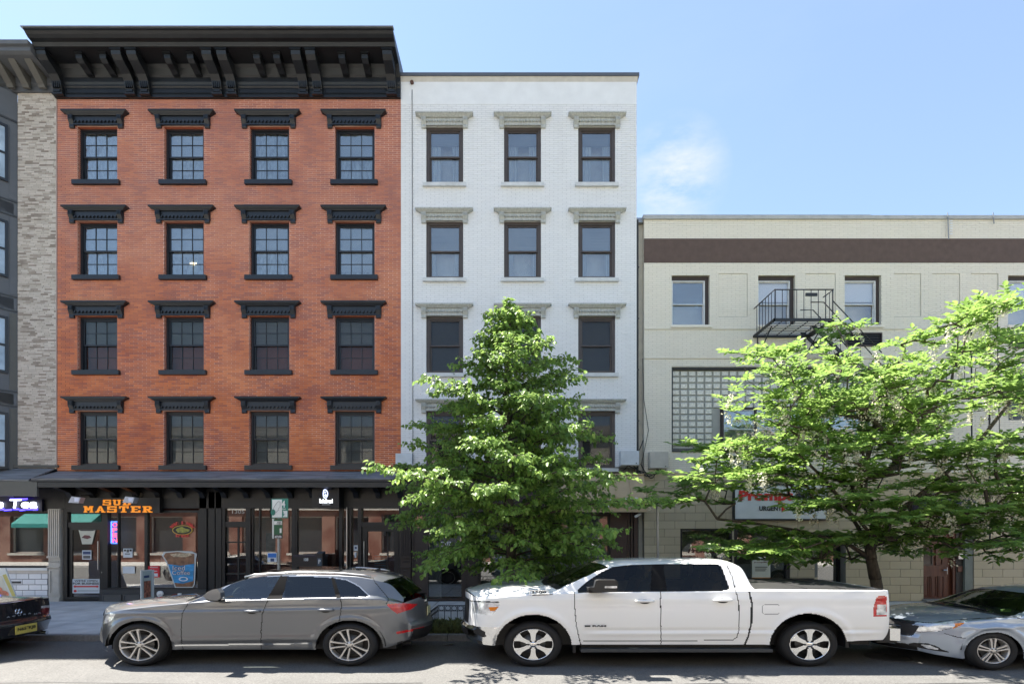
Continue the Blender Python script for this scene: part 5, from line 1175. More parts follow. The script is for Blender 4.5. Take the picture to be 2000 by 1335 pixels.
PAIRS = ('front_door','rear_door','side_window','privacy_window','window_trim','pillar_trim','headlight','amber_lamp','tail_light','lamp_clear','reflector','fog_lamp','fog_surround','trim_strip','lamp_brow','plate_recess')
def car_body(root, S, mats):
    """S: profiles; returns nothing, links one mesh per labelled region under root"""
    top = smooth_tab(S['top'], S.get('sm', .06)); belt = smooth_tab(S['belt'], .08); bot = smooth_tab(S['bot'], .05)
    crown = smooth_tab(S['crown'], .08)
    yc, Wm = S['yc'], S['w']; x0, x1 = S['x0'], S['x1']
    nA, nB, nC, M_ = 62, 34, 46, 60; step = .0125
    def plan(x, z):
        f = np.clip((S['rf']-(x-x0))/S['rf'], 0, 1); r = np.clip((S['rr']-(x1-x))/S['rr'], 0, 1)
        return Wm - S['df']*f**S.get('pf', 2.4) - S['dr']*r**S.get('pr', 2.4)
    # row fractions
    A = np.linspace(0, 1, nA+1); Bf = np.linspace(0, 1, nB+1)[1:]; Cf = np.linspace(0, 1, nC+1)[1:]
    nu = int((x1-x0)/step); u = np.linspace(0, 1, nu+1)
    def ends(zz): 
        return interp(S['front'], zz), interp(S['rear'], zz)
    rows = []; seg = []
    bf, br = float(bot(x0)), float(bot(x1)); tf, tr = float(belt(x0)), float(belt(x1))
    for t in A:
        xa = ends(bf+(tf-bf)*t)[0]; xb = ends(br+(tr-br)*t)[1]
        x = xa+(xb-xa)*u; b = bot(x); tt = belt(x); z = b+(tt-b)*t
        w = plan(x, z)
        side = 1 - S['low']*np.clip(1-t*1.0, 0, 1)**2.6 - S['up']*np.clip((t-.35)/.65, 0, 1)**2.6
        w = w*side
        for (fx0, fx1, zc, sg, amp) in S.get('crease', []):
            m = ease((x-fx0)/.3)*ease((fx1-x)/.3); w = w + amp*m*np.exp(-((z-(zc[0]+(zc[1]-zc[0])*(x-fx0)/(fx1-fx0)))/sg)**2)
        for (ax, az, rx, rz) in S['flare']:
            d = np.sqrt(((x-ax)/rx)**2+((z-az)/rz)**2); w = w + .022*np.exp(-((d-1.02)/.10)**2)
        rows.append(np.stack([x, yc-w, z], 1)); seg.append('A')
    xa, xb = ends(tf)[0], ends(tr)[1]; x = xa+(xb-xa)*u
    wb = plan(x, 0)*(1-S['up']); b = belt(x); T = np.maximum(top(x), b+.012); cw = np.minimum(crown(x), T-b-.004); e = T-cw
    gl = np.clip((e-b)/.06, 0, 1)
    we = wb - gl*S['inset'] - S['tumble']*(e-b)
    for t in Bf:
        z = b+(e-b)*t; w = wb - gl*S['inset']*min(1, t*6) - S['tumble']*(e-b)*(t**1.15)
        rows.append(np.stack([x, yc-w, z], 1)); seg.append('B')
    dist = np.minimum(u*(x1-x0), 9)
    for s in Cf:
        y = we*(1-s); z = T - cw*np.power(1-s, S.get('cp', 2.4))
        for (hx0, hx1, f0, sg, amp) in S.get('bulge', []):
            m = ease((x-hx0)/.25)*ease((hx1-x)/.25); z = z+amp*m*np.exp(-(((1-s)-f0)/sg)**2)
        sh_f = -S['bf']*(1-(1-s)**2)*np.clip(1-(x-x0)/S.get('sf', .9), 0, 1)**1.5
        sh_r = S['br']*(1-(1-s)**2)*np.clip(1-(x1-x)/S.get('sr', .6), 0, 1)**1.5
        rows.append(np.stack([x+sh_f+sh_r, yc-y, z], 1)); seg.append('C')
    P = np.stack(rows, 0); NR = P.shape[0]
    surfs = []                                                    # (grid, segment name per row)
    surfs.append((P[:nA+1], 'A')); surfs.append((P[nA:nA+nB+1], 'B')); surfs.append((P[nA+nB:], 'C'))
    # end caps (near half), welded to the ends of the side rows
    for k, (bu, sgn) in enumerate(((S['bf'], -1), (S['br'], 1))):
        edge = P[:nA+1, 0 if k == 0 else -1]                         # nA+1 x 3
        tl = P[nA+nB:, 0 if k == 0 else -1]; g = np.linspace(0, 1, M_+1)
        wE = yc-edge[:,1]; G = np.zeros((nA+1, M_+1, 3))
        for i in range(nA+1):
            t = A[i]; f = 1-g; y = wE[i]*f; zt = np.interp(g, np.linspace(0, 1, nC+1), np.concatenate([[tl[0,2]], tl[1:,2]]))
            z0_ = edge[i,2]; rise = (zt-tl[0,2])*t**3
            G[i,:,0] = edge[i,0]+sgn*bu*(1-f**2); G[i,:,1] = yc-y; G[i,:,2] = z0_+rise
            if k == 0 and 'dip' in S: G[i,:,2] -= 0
        surfs.append((G, 'F' if k == 0 else 'R'))
    if S.get('cab_cap'): pass
    out = {}
    def add(lbl, V, Q):
        out.setdefault(lbl, []).append((V, Q))
    for G, nm in surfs:
        n, m = G.shape[:2]; c = (G[:-1,:-1]+G[1:,1:]+G[:-1,1:]+G[1:,:-1])/4
        half = -1 if S.get('label_far') else 1
        cy = c[...,1] if half == 1 else 2*yc-c[...,1]
        px = CX+F*c[...,0]/cy; py = HY-F*(c[...,2]-CAM_H)/cy
        L = np.full(px.shape, 0); names = ['body']
        for rule in S['rules']:
            segs, name, kind, data = rule[:4]
            if nm not in segs: continue
            if kind == 'poly': msk = in_poly(px, py, data)
            elif kind == 'line': msk = line_dist(px, py, data) < max(rule[4]*1.4, .86)
            elif kind == 'edge': msk = (poly_dist(px, py, data) < rule[4])
            elif kind == 'fn': msk = data(c[...,0], np.abs(yc-c[...,1]), c[...,2], px, py)
            if name not in names: names.append(name)
            L[msk] = names.index(name)
        idx = np.arange(n*m).reshape(n, m)
        Q = np.stack([idx[:-1,:-1], idx[:-1,1:], idx[1:,1:], idx[1:,:-1]], -1)
        Vn = G.reshape(-1, 3); Vf = Vn.copy(); Vf[:,1] = 2*yc-Vf[:,1]
        flip = nm == 'F'
        for i, nme in enumerate(names):
            if nme == 'hole': continue
            q = Q[L == i]
            if len(q) == 0: continue
            two = nme in S.get('pairs', PAIRS)
            add(nme, Vn, q[:, ::-1] if flip else q); add(nme+('#far' if two else ''), Vf, q if flip else q[:, ::-1])
    body = None
    order = ['body']+[k for k in out if k != 'body']
    for lbl in order:
        vs, fs, off = [], [], 0
        for V, q in out[lbl]:
            used, inv = np.unique(q.ravel(), return_inverse=True)
            vs.append(V[used]); fs.append(inv.reshape(-1, 4)+off); off += len(used)
        V = np.concatenate(vs); Fq = np.concatenate(fs)
        # weld coincident vertices so that shading runs on across the strips
        key = np.round(V*2e4).astype(np.int64); _, first, inv = np.unique(key, axis=0, return_index=True, return_inverse=True)
        V = V[first]; Fq = inv.ravel()[Fq]
        if False: 
            V = V.copy(); V[:,1] += np.where(V[:,1] < yc, 1, -1)*S['sink'][lbl]
        lbl = lbl.split('#')[0]
        me = bpy.data.meshes.new(lbl); me.vertices.add(len(V)); me.vertices.foreach_set('co', V.astype(np.float32).ravel())
        me.loops.add(Fq.size); me.loops.foreach_set('vertex_index', Fq.ravel().astype(np.int32))
        me.polygons.add(len(Fq)); me.polygons.foreach_set('loop_start', np.arange(0, Fq.size, 4, dtype=np.int32))
        me.update(calc_edges=True); me.validate(); me.materials.append(mats[lbl])
        me.polygons.foreach_set('use_smooth', [True]*len(me.polygons))
        par = root
        o = obj(lbl, me, None, par, kind='stuff' if lbl in ('shut_line','fuel_door_line','pillar_trim','cab_gap') else None)
        if lbl == 'body': body = o
    return body

def wheel(root, cx, cz, y, rx, rz, rim, spokes, mrim, depth=.25, far=False, name='wheel', style='double'):
    """wheel in a vertical plane; round in its own coordinates, drawn with radii rx and rz"""
    s = 1 if not far else -1
    def L(prof, m, nm, par, n=56):
        mb = MB(); mb.lathe([(r*rx, h*s) for r, h in prof], (cx, y, cz), 'y', n, 1, rz/rx); return obj(nm, mb, m, par, smooth=True)
    ty = L([(rim,.02),(rim+.015,.0),(rim+.06,-.012),(.82,-.016),(.90,-.008),(.955,.012),(.985,.035),(.99,.04),(.992,.065),(1,.066),(1,.11),(.985,.112),(.985,.12),(1,.122),(1,.17),(.985,.2),(.93,.235),(rim,.24)], rubber, name, root)
    rm = L([(rim+.005,.022),(rim-.012,.004),(rim-.03,.004),(rim-.055,.03),(rim-.06,.16),(rim-.05,.2)], mrim, 'rim', ty)
    L([(0,.075),(rim*.62,.075),(rim*.62,.085)], M('brake_disc', (.10,.10,.10), .4, metal=.6, var=0) if 'brake_disc' not in bpy.data.materials else bpy.data.materials['brake_disc'], 'brake_disc', ty, 36)
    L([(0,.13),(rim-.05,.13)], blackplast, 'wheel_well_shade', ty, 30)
    if far: return ty
    sp = MB()
    def spoke(pts, yo=0.012, th=.035):
        P_ = [(cx+a*rx, cz+b*rz) for a, b in pts]; sp.prism(P_, y+yo, y+yo+th, 'y')
        # a chamfer-like proud ridge keeps the face from reading flat
    def rot(p, a): return (p[0]*math.cos(a)-p[1]*math.sin(a), p[0]*math.sin(a)+p[1]*math.cos(a))
    R1 = rim-.02
    if style == 'double':
        for k in range(5):
            a0 = math.radians(90+18+k*72)
            for e in (-1, 1):
                base = [(.10, e*.035), (.13, e*.085), (R1*.80, e*(.155)), (R1, e*.235), (R1, e*.115), (R1*.72, e*.085)]
                pts = [rot(p, a0) for p in base]; pts = pts if e > 0 else pts[::-1]
                spoke(pts, .010+.001*(e > 0))
    elif style == 'six':
        for k in range(6):
            a0 = math.radians(90+k*60)
            base = [(.12,-.085),(.30,-.075),(R1*.72,-.10),(R1*.97,-.20),(R1*.97,.20),(R1*.72,.10),(.30,.075),(.12,.085)]
            spoke([rot(p, a0) for p in base], .008)
            base2 = [(.16,-.02),(R1*.9,-.05),(R1*.9,.05),(.16,.02)]
            P_ = [(cx+p[0]*rx, cz+p[1]*rz) for p in [rot(q, a0) for q in base2]]; sp.prism(P_, y+.001, y+.009, 'y')
    elif style == 'par':
        for k in range(5):
            a0 = math.radians(90+k*72)
            for e in (-1, 1):
                base = [(.10, e*.02), (.12, e*.075), (R1*.7, e*.105), (R1, e*.15), (R1, e*.055), (R1*.6, e*.035)]
                pts = [rot(p, a0) for p in base]; pts = pts if e > 0 else pts[::-1]; spoke(pts, .010+.001*(e > 0))
    obj('spoke_set', sp, mrim, ty)
    mb = MB(); mb.lathe([(0,-.006),(.06*rx,-.006),(.085*rx,0),(.145*rx,.004),(.16*rx,.02)], (cx, y+.006, cz), 'y', 24, 1, rz/rx); obj('hub', mb, mrim, ty, smooth=True)
    for k in range(6 if style == 'six' else 5):
        a = math.radians(90+k*(60 if style == 'six' else 72)+(36 if style != 'six' else 30)); r_ = .115 if style != 'six' else .17; q_ = 1.2 if style != 'six' else 2.0
        obj('wheel_nut', MB().lathe([(0,-.004),(.018*rx*q_,-.004),(.022*rx*q_,.01)], (cx+a_cos(a)*r_*rx, y-.002, cz+math.sin(a)*r_*rz), 'y', 8, 1, rz/rx), blackplast, ty)
    return ty
def a_cos(a): return math.cos(a)

def car_paint(name, col, metal=.0, rough=.35, coat=1, flake=0):
    m = M(name, col, rough, metal=metal, var=.0, coat=coat)
    return m
def under(root, x0, x1, y0, y1, z0, z1, wheels):
    mb = MB().box(x0, x1, y0+.25, y1-.25, z0, z1)
    obj('underbody', mb, blackplast, root)
    for (cx, r) in wheels:
        n = 14; pts = [(cx+r*math.cos(math.pi*i/n), .30+r*.80*math.sin(math.pi*i/n)) for i in range(n+1)]
        for (a, b) in ((y0+.03, y0+.42), (y1-.42, y1-.03)):
            lin = MB()
            for p, q in zip(pts, pts[1:]): lin.quad((p[0],a,p[1]),(q[0],a,q[1]),(q[0],b,q[1]),(p[0],b,p[1]))
            obj('arch_liner', lin, blackplast, root)

tint = glass('car_glass', .09, (.40,.46,.43), rough=.0)
tint_dk = glass('privacy_glass', .05, (.10,.11,.10), rough=.0)
seam_m = M('shut_line_black', (.01,.01,.01), .7, var=0)
redlens = M('red_lamp_lens', (.50,.012,.015), .08, var=.35, scale=22, coat=1, bump=.25, bscale=45)
clearlens = M('clear_lamp_lens', (.62,.64,.66), .08, var=.55, scale=12, metal=.35, coat=1, bump=.5, bscale=16)
amber = M('amber_lens', (.75,.22,.01), .12, var=.15, coat=1)
seatm = M('seat_fabric', (.05,.05,.052), .8); seatl = M('pale_seat', (.25,.24,.22), .7)

def seats(root, xs, y0, zf, zt, m, w=.5):
    for x in xs:
        for yy in (y0-.42, y0+.42):
            mb = MB().prism([(x,zf),(x+.14,zf),(x+.32,zt-.08),(x+.26,zt-.04),(x+.18,zt-.08)], yy-w/2, yy+w/2, 'y')
            mb.prism([(x-.42,zf-.12),(x+.1,zf-.12),(x+.1,zf+.02),(x-.42,zf+.05)], yy-w/2, yy+w/2, 'y')
            mb.prism([(x+.24,zt-.07),(x+.33,zt-.07),(x+.36,zt+.08),(x+.29,zt+.09)], yy-w/4, yy+w/4, 'y')
            obj('seat', mb, m, root)
def steering(root, x, y, z, r=.2):
    pts = [(x+.05*math.sin(a)*.8, y+r*math.cos(a), z+r*.78*math.sin(a)) for a in [k*math.pi/10 for k in range(21)]]
    obj('steering_wheel', MB().tube(pts, .018, 8, cap=False).box(x-.03,x+.02,y-.06,y+.06,z-.06,z+.06), M('steering_rim', (.12,.12,.12), .3), root)
def handle_at(root, px, py, D, w, m, dz=.035):
    x, z = X(px, D), Z(py, D)
    hd = MB().tube([(x-w/2,D+.005,z),(x-w/2+.05,D-.03,z),(x+w/2-.05,D-.03,z),(x+w/2,D+.005,z)], [.016,.02,.02,.016], 8)
    o = obj('door_handle', hd, m, root, smooth=True)
    obj('handle_recess_shade', MB().disc((x, z-.012), w*.30, .032, D+.0005, 20), seam_m, root)  # flat black ellipse painted as the shade behind the handle
    return o

# ---------------- grey SUV
def z3(pts): return [(180+a/2.941, 1080+b/2.941) for a, b in pts]
suv = thing('parked_suv', 'metallic grey five door SUV parked in front of the sub shop, facing left', 'car', (-4, 9, 0), 'cars parked along the kerb')
paint_s = car_paint('grey_metallic_paint', (.150,.158,.172), metal=.6, rough=.34)
dlo = z3([(716,270),(733,214),(800,172),(880,144),(960,131),(1080,128),(1250,130),(1378,138),(1465,152),(1530,186),(1592,243),(1575,251),(1410,254),(1002,263)])
bpil = z3([(1083,128),(1122,130),(1090,263),(1002,264)]); cpil = z3([(1372,136),(1392,140),(1428,254),(1402,254)])
archF = (z3([(275,543)])[0], 63, 54); archR = (z3([(1477,543)])[0], 66, 54.5)
def arch_fn(a): 
    (ax, ay), rx, ry = a
    return lambda x, y, z, px, py: (((px-ax)/rx)**2 + (np.minimum(py-ay, 0)/ry)**2 < 1) & (py < ay+60) & (y > .3)
def arch_lip(a, t=1.035):
    (ax, ay), rx, ry = a
    return lambda x, y, z, px, py: (((px-ax)/(rx*t))**2 + (np.minimum(py-ay, 0)/(ry*t))**2 < 1) & (y > .3)
S = dict(x0=-6.40, x1=-1.62, yc=9.02, w=.94, rf=.62, rr=.62, df=.30, dr=.33, pf=2.6, pr=2.3,
  front=[(.15,-6.28),(.25,-6.38),(.36,-6.44),(.50,-6.42),(.70,-6.36),(.85,-6.28)], rear=[(.2,-1.79),(.28,-1.69),(.40,-1.60),(.56,-1.58),(.62,-1.63),(.80,-1.67),(1.0,-1.72)],
  top=[(-6.5,.80),(-6.30,.86),(-6.0,.915),(-5.6,.96),(-5.2,.985),(-5.02,1.0),(-4.55,1.21),(-4.37,1.285),(-4.1,1.372),(-3.85,1.402),(-3.5,1.418),(-3.1,1.422),(-2.7,1.415),(-2.4,1.398),(-2.15,1.365),(-1.93,1.315),(-1.86,1.27),(-1.70,1.06),(-1.62,.93)],
  belt=[(-6.5,.64),(-6.35,.73),(-6.2,.79),(-5.9,.85),(-5.4,.905),(-5.0,.945),(-4.5,.985),(-3.5,1.005),(-2.4,1.025),(-2.0,1.01),(-1.8,.96),(-1.62,.90)],
  bot=[(-6.5,.22),(-6.2,.20),(-5.9,.24),(-5.2,.25),(-2.4,.25),(-1.9,.27),(-1.7,.31),(-1.6,.33)],
  crown=[(-6.5,.10),(-5.2,.09),(-4.9,.10),(-4.4,.075),(-3.8,.06),(-2.3,.06),(-1.9,.08),(-1.6,.05)],
  low=.07, up=.045, inset=.035, tumble=.50, bf=.25, br=.25, sf=1.0, sr=.4, sm=.05,
  crease=[(-6.2,-1.7,(.79,.87),.030,.014),(-5.9,-1.9,(.40,.44),.05,.016)],
  flare=[(-5.62,.30,.52,.42),(-2.45,.30,.54,.42)],
  rules=[
   ('AB','front_door','poly', z3([(545,262),(545,295),(515,345),(511,450),(515,520),(525,553),(970,553),(970,450),(978,345),(1000,290),(1012,262)])),
   ('AB','rear_door','poly', z3([(1012,262),(1000,290),(978,345),(970,450),(970,553),(1280,553),(1300,480),(1350,410),(1418,378),(1432,300),(1425,252)])),
   ('A','shut_line','line', z3([(550,285),(545,297),(517,345),(511,450),(515,520),(525,560)]), .62),
   ('A','shut_line','line', z3([(1012,262),(1000,290),(978,345),(970,450),(970,560)]), .62),
   ('A','shut_line','line', z3([(1425,252),(1433,300),(1420,384)]), .6),
   ('BCAR','shut_line','line', z3([(1612,138),(1625,165),(1700,255),(1702,270),(1688,290)]), .55),
   ('A','trim_strip','line', z3([(480,527),(1255,516)]), 1.3),
   ('AB','window_trim','edge', dlo, 1.15), ('AB','window_trim','poly', dlo),
   ('AB','side_window','fn', lambda x,y,z,px,py: in_poly(px,py,dlo) & (poly_dist(px,py,dlo) > 1.0) & ~in_poly(px,py,bpil) & ~in_poly(px,py,cpil) & (px < 556)),
   ('AB','privacy_window','fn', lambda x,y,z,px,py: in_poly(px,py,dlo) & (poly_dist(px,py,dlo) > 1.0) & ~in_poly(px,py,bpil) & ~in_poly(px,py,cpil) & (px >= 556)),
   ('AB','pillar_trim','fn', lambda x,y,z,px,py: (in_poly(px,py,bpil) | in_poly(px,py,cpil)) & in_poly(px,py,dlo)),
   ('AF','headlight','poly', z3([(62,405),(85,350),(105,341),(133,347),(117,378),(92,398)])),
   ('F','headlight','fn', lambda x,y,z,px,py: (z > .60) & (z < .72) & (y > .38)),
   ('F','grille','fn', lambda x,y,z,px,py: (z > .36) & (z < .74) & (y < .36)),
   ('AF','chrome_lip','poly', z3([(30,505),(45,498),(95,545),(95,560),(60,545),(32,525)])),
   ('AR','tail_light','poly', z3([(1688,290),(1780,285),(1872,290),(1835,318),(1752,346),(1722,325)])),
   ('AR','reflector','poly', z3([(1745,450),(1830,436),(1908,419),(1906,433),(1750,463)])),
   ('AR','rear_valance','fn', lambda x,y,z,px,py: (z < .345-.04*np.clip(y-.4,0,1)) & (x > -1.78)),
   ('R','rear_valance','fn', lambda x,y,z,px,py: (z < .50) & (y < .55)),
   ('C','windscreen','fn', lambda x,y,z,px,py: (x > -5.0-.12*(1-(y/.75)**2)) & (x < -4.08-.10*(1-(y/.75)**2)+.0) & (y < .80-.11*(x+5.0))),
   ('CR','rear_window','poly', z3([(1660,168),(1700,150),(1782,133),(1905,215),(1915,262),(1850,246),(1780,252),(1722,228)])),
   ('AF','hole','fn', arch_fn(archF)), ('A','hole','fn', arch_fn(archR)),
  ])
mats = dict(body=paint_s, front_door=paint_s, rear_door=paint_s, shut_line=seam_m, trim_strip=chrome, window_trim=alum, side_window=tint, privacy_window=tint_dk, pillar_trim=M('pillar_black', (.01,.01,.011), .8, var=0, spec=.1),
            headlight=clearlens, grille=blackplast, chrome_lip=chrome, tail_light=redlens, reflector=redlens, rear_valance=blackplast, windscreen=tint, rear_window=tint_dk)
car_body(suv, S, mats)
under(suv, -6.2, -1.8, 8.08, 9.96, .22, .52, ((-5.62,.52),(-2.455,.54)))
for cx in (-5.618, -2.452):
    wheel(suv, cx, .327, 8.09, .415, .327, .735, 10, M('alloy_silver', (.62,.60,.57), .35, metal=.5, var=0) if cx < -4 else bpy.data.materials['alloy_silver'])
    wheel(suv, cx, .327, 9.95, .415, .327, .735, 10, bpy.data.materials['alloy_silver'], far=True)
seats(suv, (-3.95, -2.95), 9.02, .62, 1.14, seatm); steering(suv, -4.45, 8.72, .98, .19)
obj('dashboard', MB().prism([(-5.0,.75),(-4.55,.75),(-4.50,.93),(-4.62,.98),(-5.0,.97)], 8.25, 9.8, 'y'), seatm, suv)
for px, py in ((492,1193.5),(636,1191)): handle_at(suv, px, py-1, 8.075, .24, paint_s)
mr_ = MB(); Dm = 7.93
pts = [(402,1168),(396,1163),(405,1155),(416,1150),(424,1149),(430,1157),(431,1166),(424,1172),(410,1171)]
mirror = obj('door_mirror', MB().prism([(X(a,Dm),Z(b,Dm)) for a, b in pts], Dm, Dm+.12, 'y'), paint_s, suv)
obj('mirror_base', MB().prism([(X(a,Dm),Z(b,Dm)) for a, b in [(400,1169),(425,1172.6),(424,1175),(404,1173)]], Dm+.02, Dm+.22, 'y'), blackplast, suv)
for s_ in (-1, 1):
    rp = [(-4.15, 9.02+s_*.665, 1.325), (-4.0, 9.02+s_*.66, 1.365), (-3.4, 9.02+s_*.655, 1.395), (-2.7, 9.02+s_*.655, 1.388), (-2.3, 9.02+s_*.66, 1.352), (-2.2, 9.02+s_*.66, 1.33)]
    obj('roof_rail', MB().tube(rp, .017, 8), alum, suv, smooth=True)
obj('sunroof', MB().box(-3.9, -2.75, 8.58, 9.46, 1.40, 1.4235), M('sunroof_glass', (.02,.02,.02), .05, var=0), suv)
obj('antenna', MB().prism([(-2.32,1.39),(-2.2,1.38),(-2.21,1.43)], 9.01, 9.03, 'y'), blackplast, suv)
pl = obj('licence_plate', MB().box(-1.40, -1.39, 8.86, 9.16, .66, .80), M('plate_cream', (.6,.58,.35), .5, var=0), suv)
obj('badge_ring_set', MB().tube([(-1.43,8.9+.03*math.cos(a),.90+.025*math.sin(a)) for a in [k*math.pi/6 for k in range(13)]], .006, 4, cap=False).tube([(-1.43,8.95+.03*math.cos(a),.90+.025*math.sin(a)) for a in [k*math.pi/6 for k in range(13)]], .006, 4, cap=False).tube([(-1.43,9.0+.03*math.cos(a),.90+.025*math.sin(a)) for a in [k*math.pi/6 for k in range(13)]], .006, 4, cap=False), chrome, suv)
for yy in (8.55, 9.5): obj('exhaust_tip', MB().tube([(-1.75,yy,.26),(-1.60,yy,.265)], .035, 10), blackplast, suv)
obj('wiper', MB().tube([(-1.60,8.75,.96),(-1.72,9.25,1.03)], .01, 5), blackplast, suv)

# ---------------- white pickup
def z4(pts): return [(880+a/4, 1070+b/4) for a, b in pts]
def z5(pts): return [(1350+a/3.077, 1070+b/3.077) for a, b in pts]
trk = thing('parked_pickup', 'white crew cab pickup truck with black bed cover, parked by the conical tree', 'pickup truck', (2.5, 9, 0), 'cars parked along the kerb')
paint_w = car_paint('white_paint', (.86,.86,.85), rough=.32)
dlo = z4([(997,348),(994,322),(1060,262),(1178,185),(1258,148),(1400,130),(1570,120),(1850,118),(2050,117)])+z5([(150,91),(182,108),(230,240),(215,253),(160,256)])
bpil = [(1273,1099),(1295,1099),(1304,1157),(1270,1157)]
archF = ((1042,1262), 75, 63); archR = ((1579,1262), 76, 65)
glassF = lambda x,y,z,px,py: in_poly(px,py,dlo) & (poly_dist(px,py,dlo) > 1.5) & ~in_poly(px,py,bpil)
frontdoor = [(1119,1150),(1122.5,1185),(1125.5,1220),(1135,1259),(1291,1259),(1290,1150),(1290,1095),(1200,1103),(1150,1130)]
reardoor = [(1290,1095),(1290,1259),(1430,1250),(1441,1240),(1445,1215),(1444,1177),(1432,1130),(1418,1097)]
S = dict(x0=-.62, x1=5.66, yc=9.03, w=1.035, rf=.55, rr=.16, df=.27, dr=.035, pf=2.8, pr=2,
  front=[(.2,-.42),(.34,-.52),(.42,-.58),(.52,-.59),(.56,-.54),(.85,-.52),(1.0,-.52)], rear=[(.3,5.60),(.6,5.64),(1.3,5.63)],
  top=[(-.75,1.01),(-.60,1.055),(-.45,1.095),(-.28,1.128),(.04,1.158),(.47,1.178),(.60,1.185),(1.36,1.515),(1.50,1.555),(1.8,1.585),(2.4,1.598),(3.1,1.597),(3.40,1.585),(3.50,1.555),(3.55,1.47),(3.60,1.25),(3.63,1.185),(5.7,1.165)],
  belt=[(-.75,.97),(-.6,1.005),(-.4,1.035),(0,1.075),(.5,1.10),(.9,1.112),(3.5,1.135),(3.66,1.15),(5.7,1.15)],
  bot=[(-.75,.32),(-.4,.33),(.9,.345),(3.9,.345),(4.2,.36),(5.1,.40),(5.7,.42)],
  crown=[(-.75,.05),(.5,.075),(.7,.08),(1.3,.07),(2,.062),(3.45,.062),(3.60,.04),(3.68,.012),(5.7,.012)],
  low=.05, up=.035, inset=.03, tumble=.55, bf=.26, br=.015, sf=1.0, sr=.2, sm=.035, cp=3.2,
  crease=[(-.5,5.6,(1.02,1.02),.05,.010),(1.0,5.6,(.56,.57),.025,-.012),(1.0,5.6,(.51,.52),.03,.010)],
  bulge=[(-.6,1.2,.62,.16,.018)],
  flare=[(.32,.33,.60,.50),(4.47,.33,.60,.50)],
  rules=[
   ('ABC','front_door','fn', lambda x,y,z,px,py: in_poly(px,py,frontdoor) & (y > .70)), ('ABC','rear_door','fn', lambda x,y,z,px,py: in_poly(px,py,reardoor) & (y > .70)),
   ('AB','shut_line','line', [(1122,1156),(1122.5,1185),(1125.5,1220),(1135,1262)], .62), ('AB','shut_line','line', [(1290,1156),(1291,1262)], .6),
   ('AB','shut_line','line', [(1417,1097),(1431,1128),(1443,1177),(1443.5,1226),(1440,1243),(1431,1248.5),(1350,1250),(1140,1250)], .55),
   ('A','cab_gap','line', [(1462,1149),(1468.6,1177),(1467.3,1216),(1461,1243),(1453,1262)], 1.35),
   ('A','shut_line','line', [(910,1222),(935,1224),(977,1225)], .7),
   ('A','fuel_door_line','edge', z5([(440,337),(520,337),(530,345),(530,388),(520,395),(440,395),(428,388),(428,345)]), .45),
   ('AB','window_trim','poly', dlo), ('AB','side_window','fn', glassF),
   ('A','shut_line','line', z4([(850,312),(830,345),(790,360),(640,366)]), .45),
   ('AF','headlight','poly', z4([(160,412),(370,418),(385,438),(332,520),(300,522),(182,502)])),
   ('AF','lamp_brow','line', z4([(155,410),(250,416),(375,420)]), 1.0),
   ('AF','amber_lamp','poly', z4([(298,462),(372,458),(345,490),(308,490)])),
   ('AF','chrome_bumper','poly', z4([(100,590),(235,612),(388,618),(372,660),(345,758),(100,758)])),
   ('AF','bumper_insert','poly', z4([(90,590),(170,598),(235,632),(272,650),(278,690),(250,695),(160,640),(90,640)])),
   ('AF','bumper_insert','poly', z4([(90,655),(140,660),(190,710),(245,722),(255,760),(90,760)])),
   ('F','grille','fn', lambda x,y,z,px,py: (z > .60) & (z < .97) & (y < .56)),
   ('F','chrome_bumper','fn', lambda x,y,z,px,py: (z < .57)),
   ('F','bumper_insert','fn', lambda x,y,z,px,py: (z < .50) & (z > .40) & (y < .6)),
   ('AR','tail_light','poly', z5([(1092,410),(1097,345),(1112,296),(1130,283),(1162,283),(1175,290),(1175,410)])),
   ('A','lamp_clear','poly', z5([(1120,337),(1170,335),(1175,398),(1112,400)])),
   ('C','windscreen','fn', lambda x,y,z,px,py: (x > .74-.14*(1-(y/.8)**2)) & (x < 1.49-.10*(1-(y/.8)**2)) & (y < .90-.14*(x-.6)/.9)),
   ('C','cowl','fn', lambda x,y,z,px,py: (x > .64-.14*(1-(y/.8)**2)) & (x < .74-.14*(1-(y/.8)**2)) & (y < .90)),
   ('C','rear_window','fn', lambda x,y,z,px,py: (x > 3.53) & (x < 3.62) & (y < .62) & (z > 1.22)),
   ('C','bed_cover','fn', lambda x,y,z,px,py: (x > 3.66) & (x < 5.58) & (y < .93)),
   ('AF','hole','fn', arch_fn(archF)), ('A','hole','fn', arch_fn(archR)),
  ])
cover_m = M('vinyl_bed_cover', (.025,.025,.026), .55)
mats = dict(body=paint_w, front_door=paint_w, rear_door=paint_w, shut_line=seam_m, fuel_door_line=M('faint_line', (.3,.3,.3), .6, var=0), cab_gap=seam_m, window_trim=bpy.data.materials['pillar_black'], side_window=glass('truck_glass', .02, (.30,.28,.22)), headlight=clearlens, lamp_brow=dkgray,
   amber_lamp=amber, chrome_bumper=chrome, bumper_insert=blackplast, grille=blackplast, tail_light=redlens, lamp_clear=clearlens, windscreen=tint, cowl=blackplast, rear_window=tint_dk, bed_cover=cover_m)
car_body(trk, S, mats)
under(trk, -.4, 5.5, 8.02, 10.04, .30, .62, ((.318,.60),(4.47,.60)))
for cx in (.318, 4.475):
    wheel(trk, cx, .338, 8.07, .440, .340, .70, 6, chrome, style='six')
    wheel(trk, cx, .338, 9.99, .440, .340, .70, 6, chrome, far=True)
for (a, b) in ((X(1118,8.1), X(1124,8.1)), (X(1648,8.1), X(1655,8.1))): obj('mud_flap', MB().box(a, b, 8.06, 8.30, .22 if a < 3 else .30, .56), blackplast, trk)
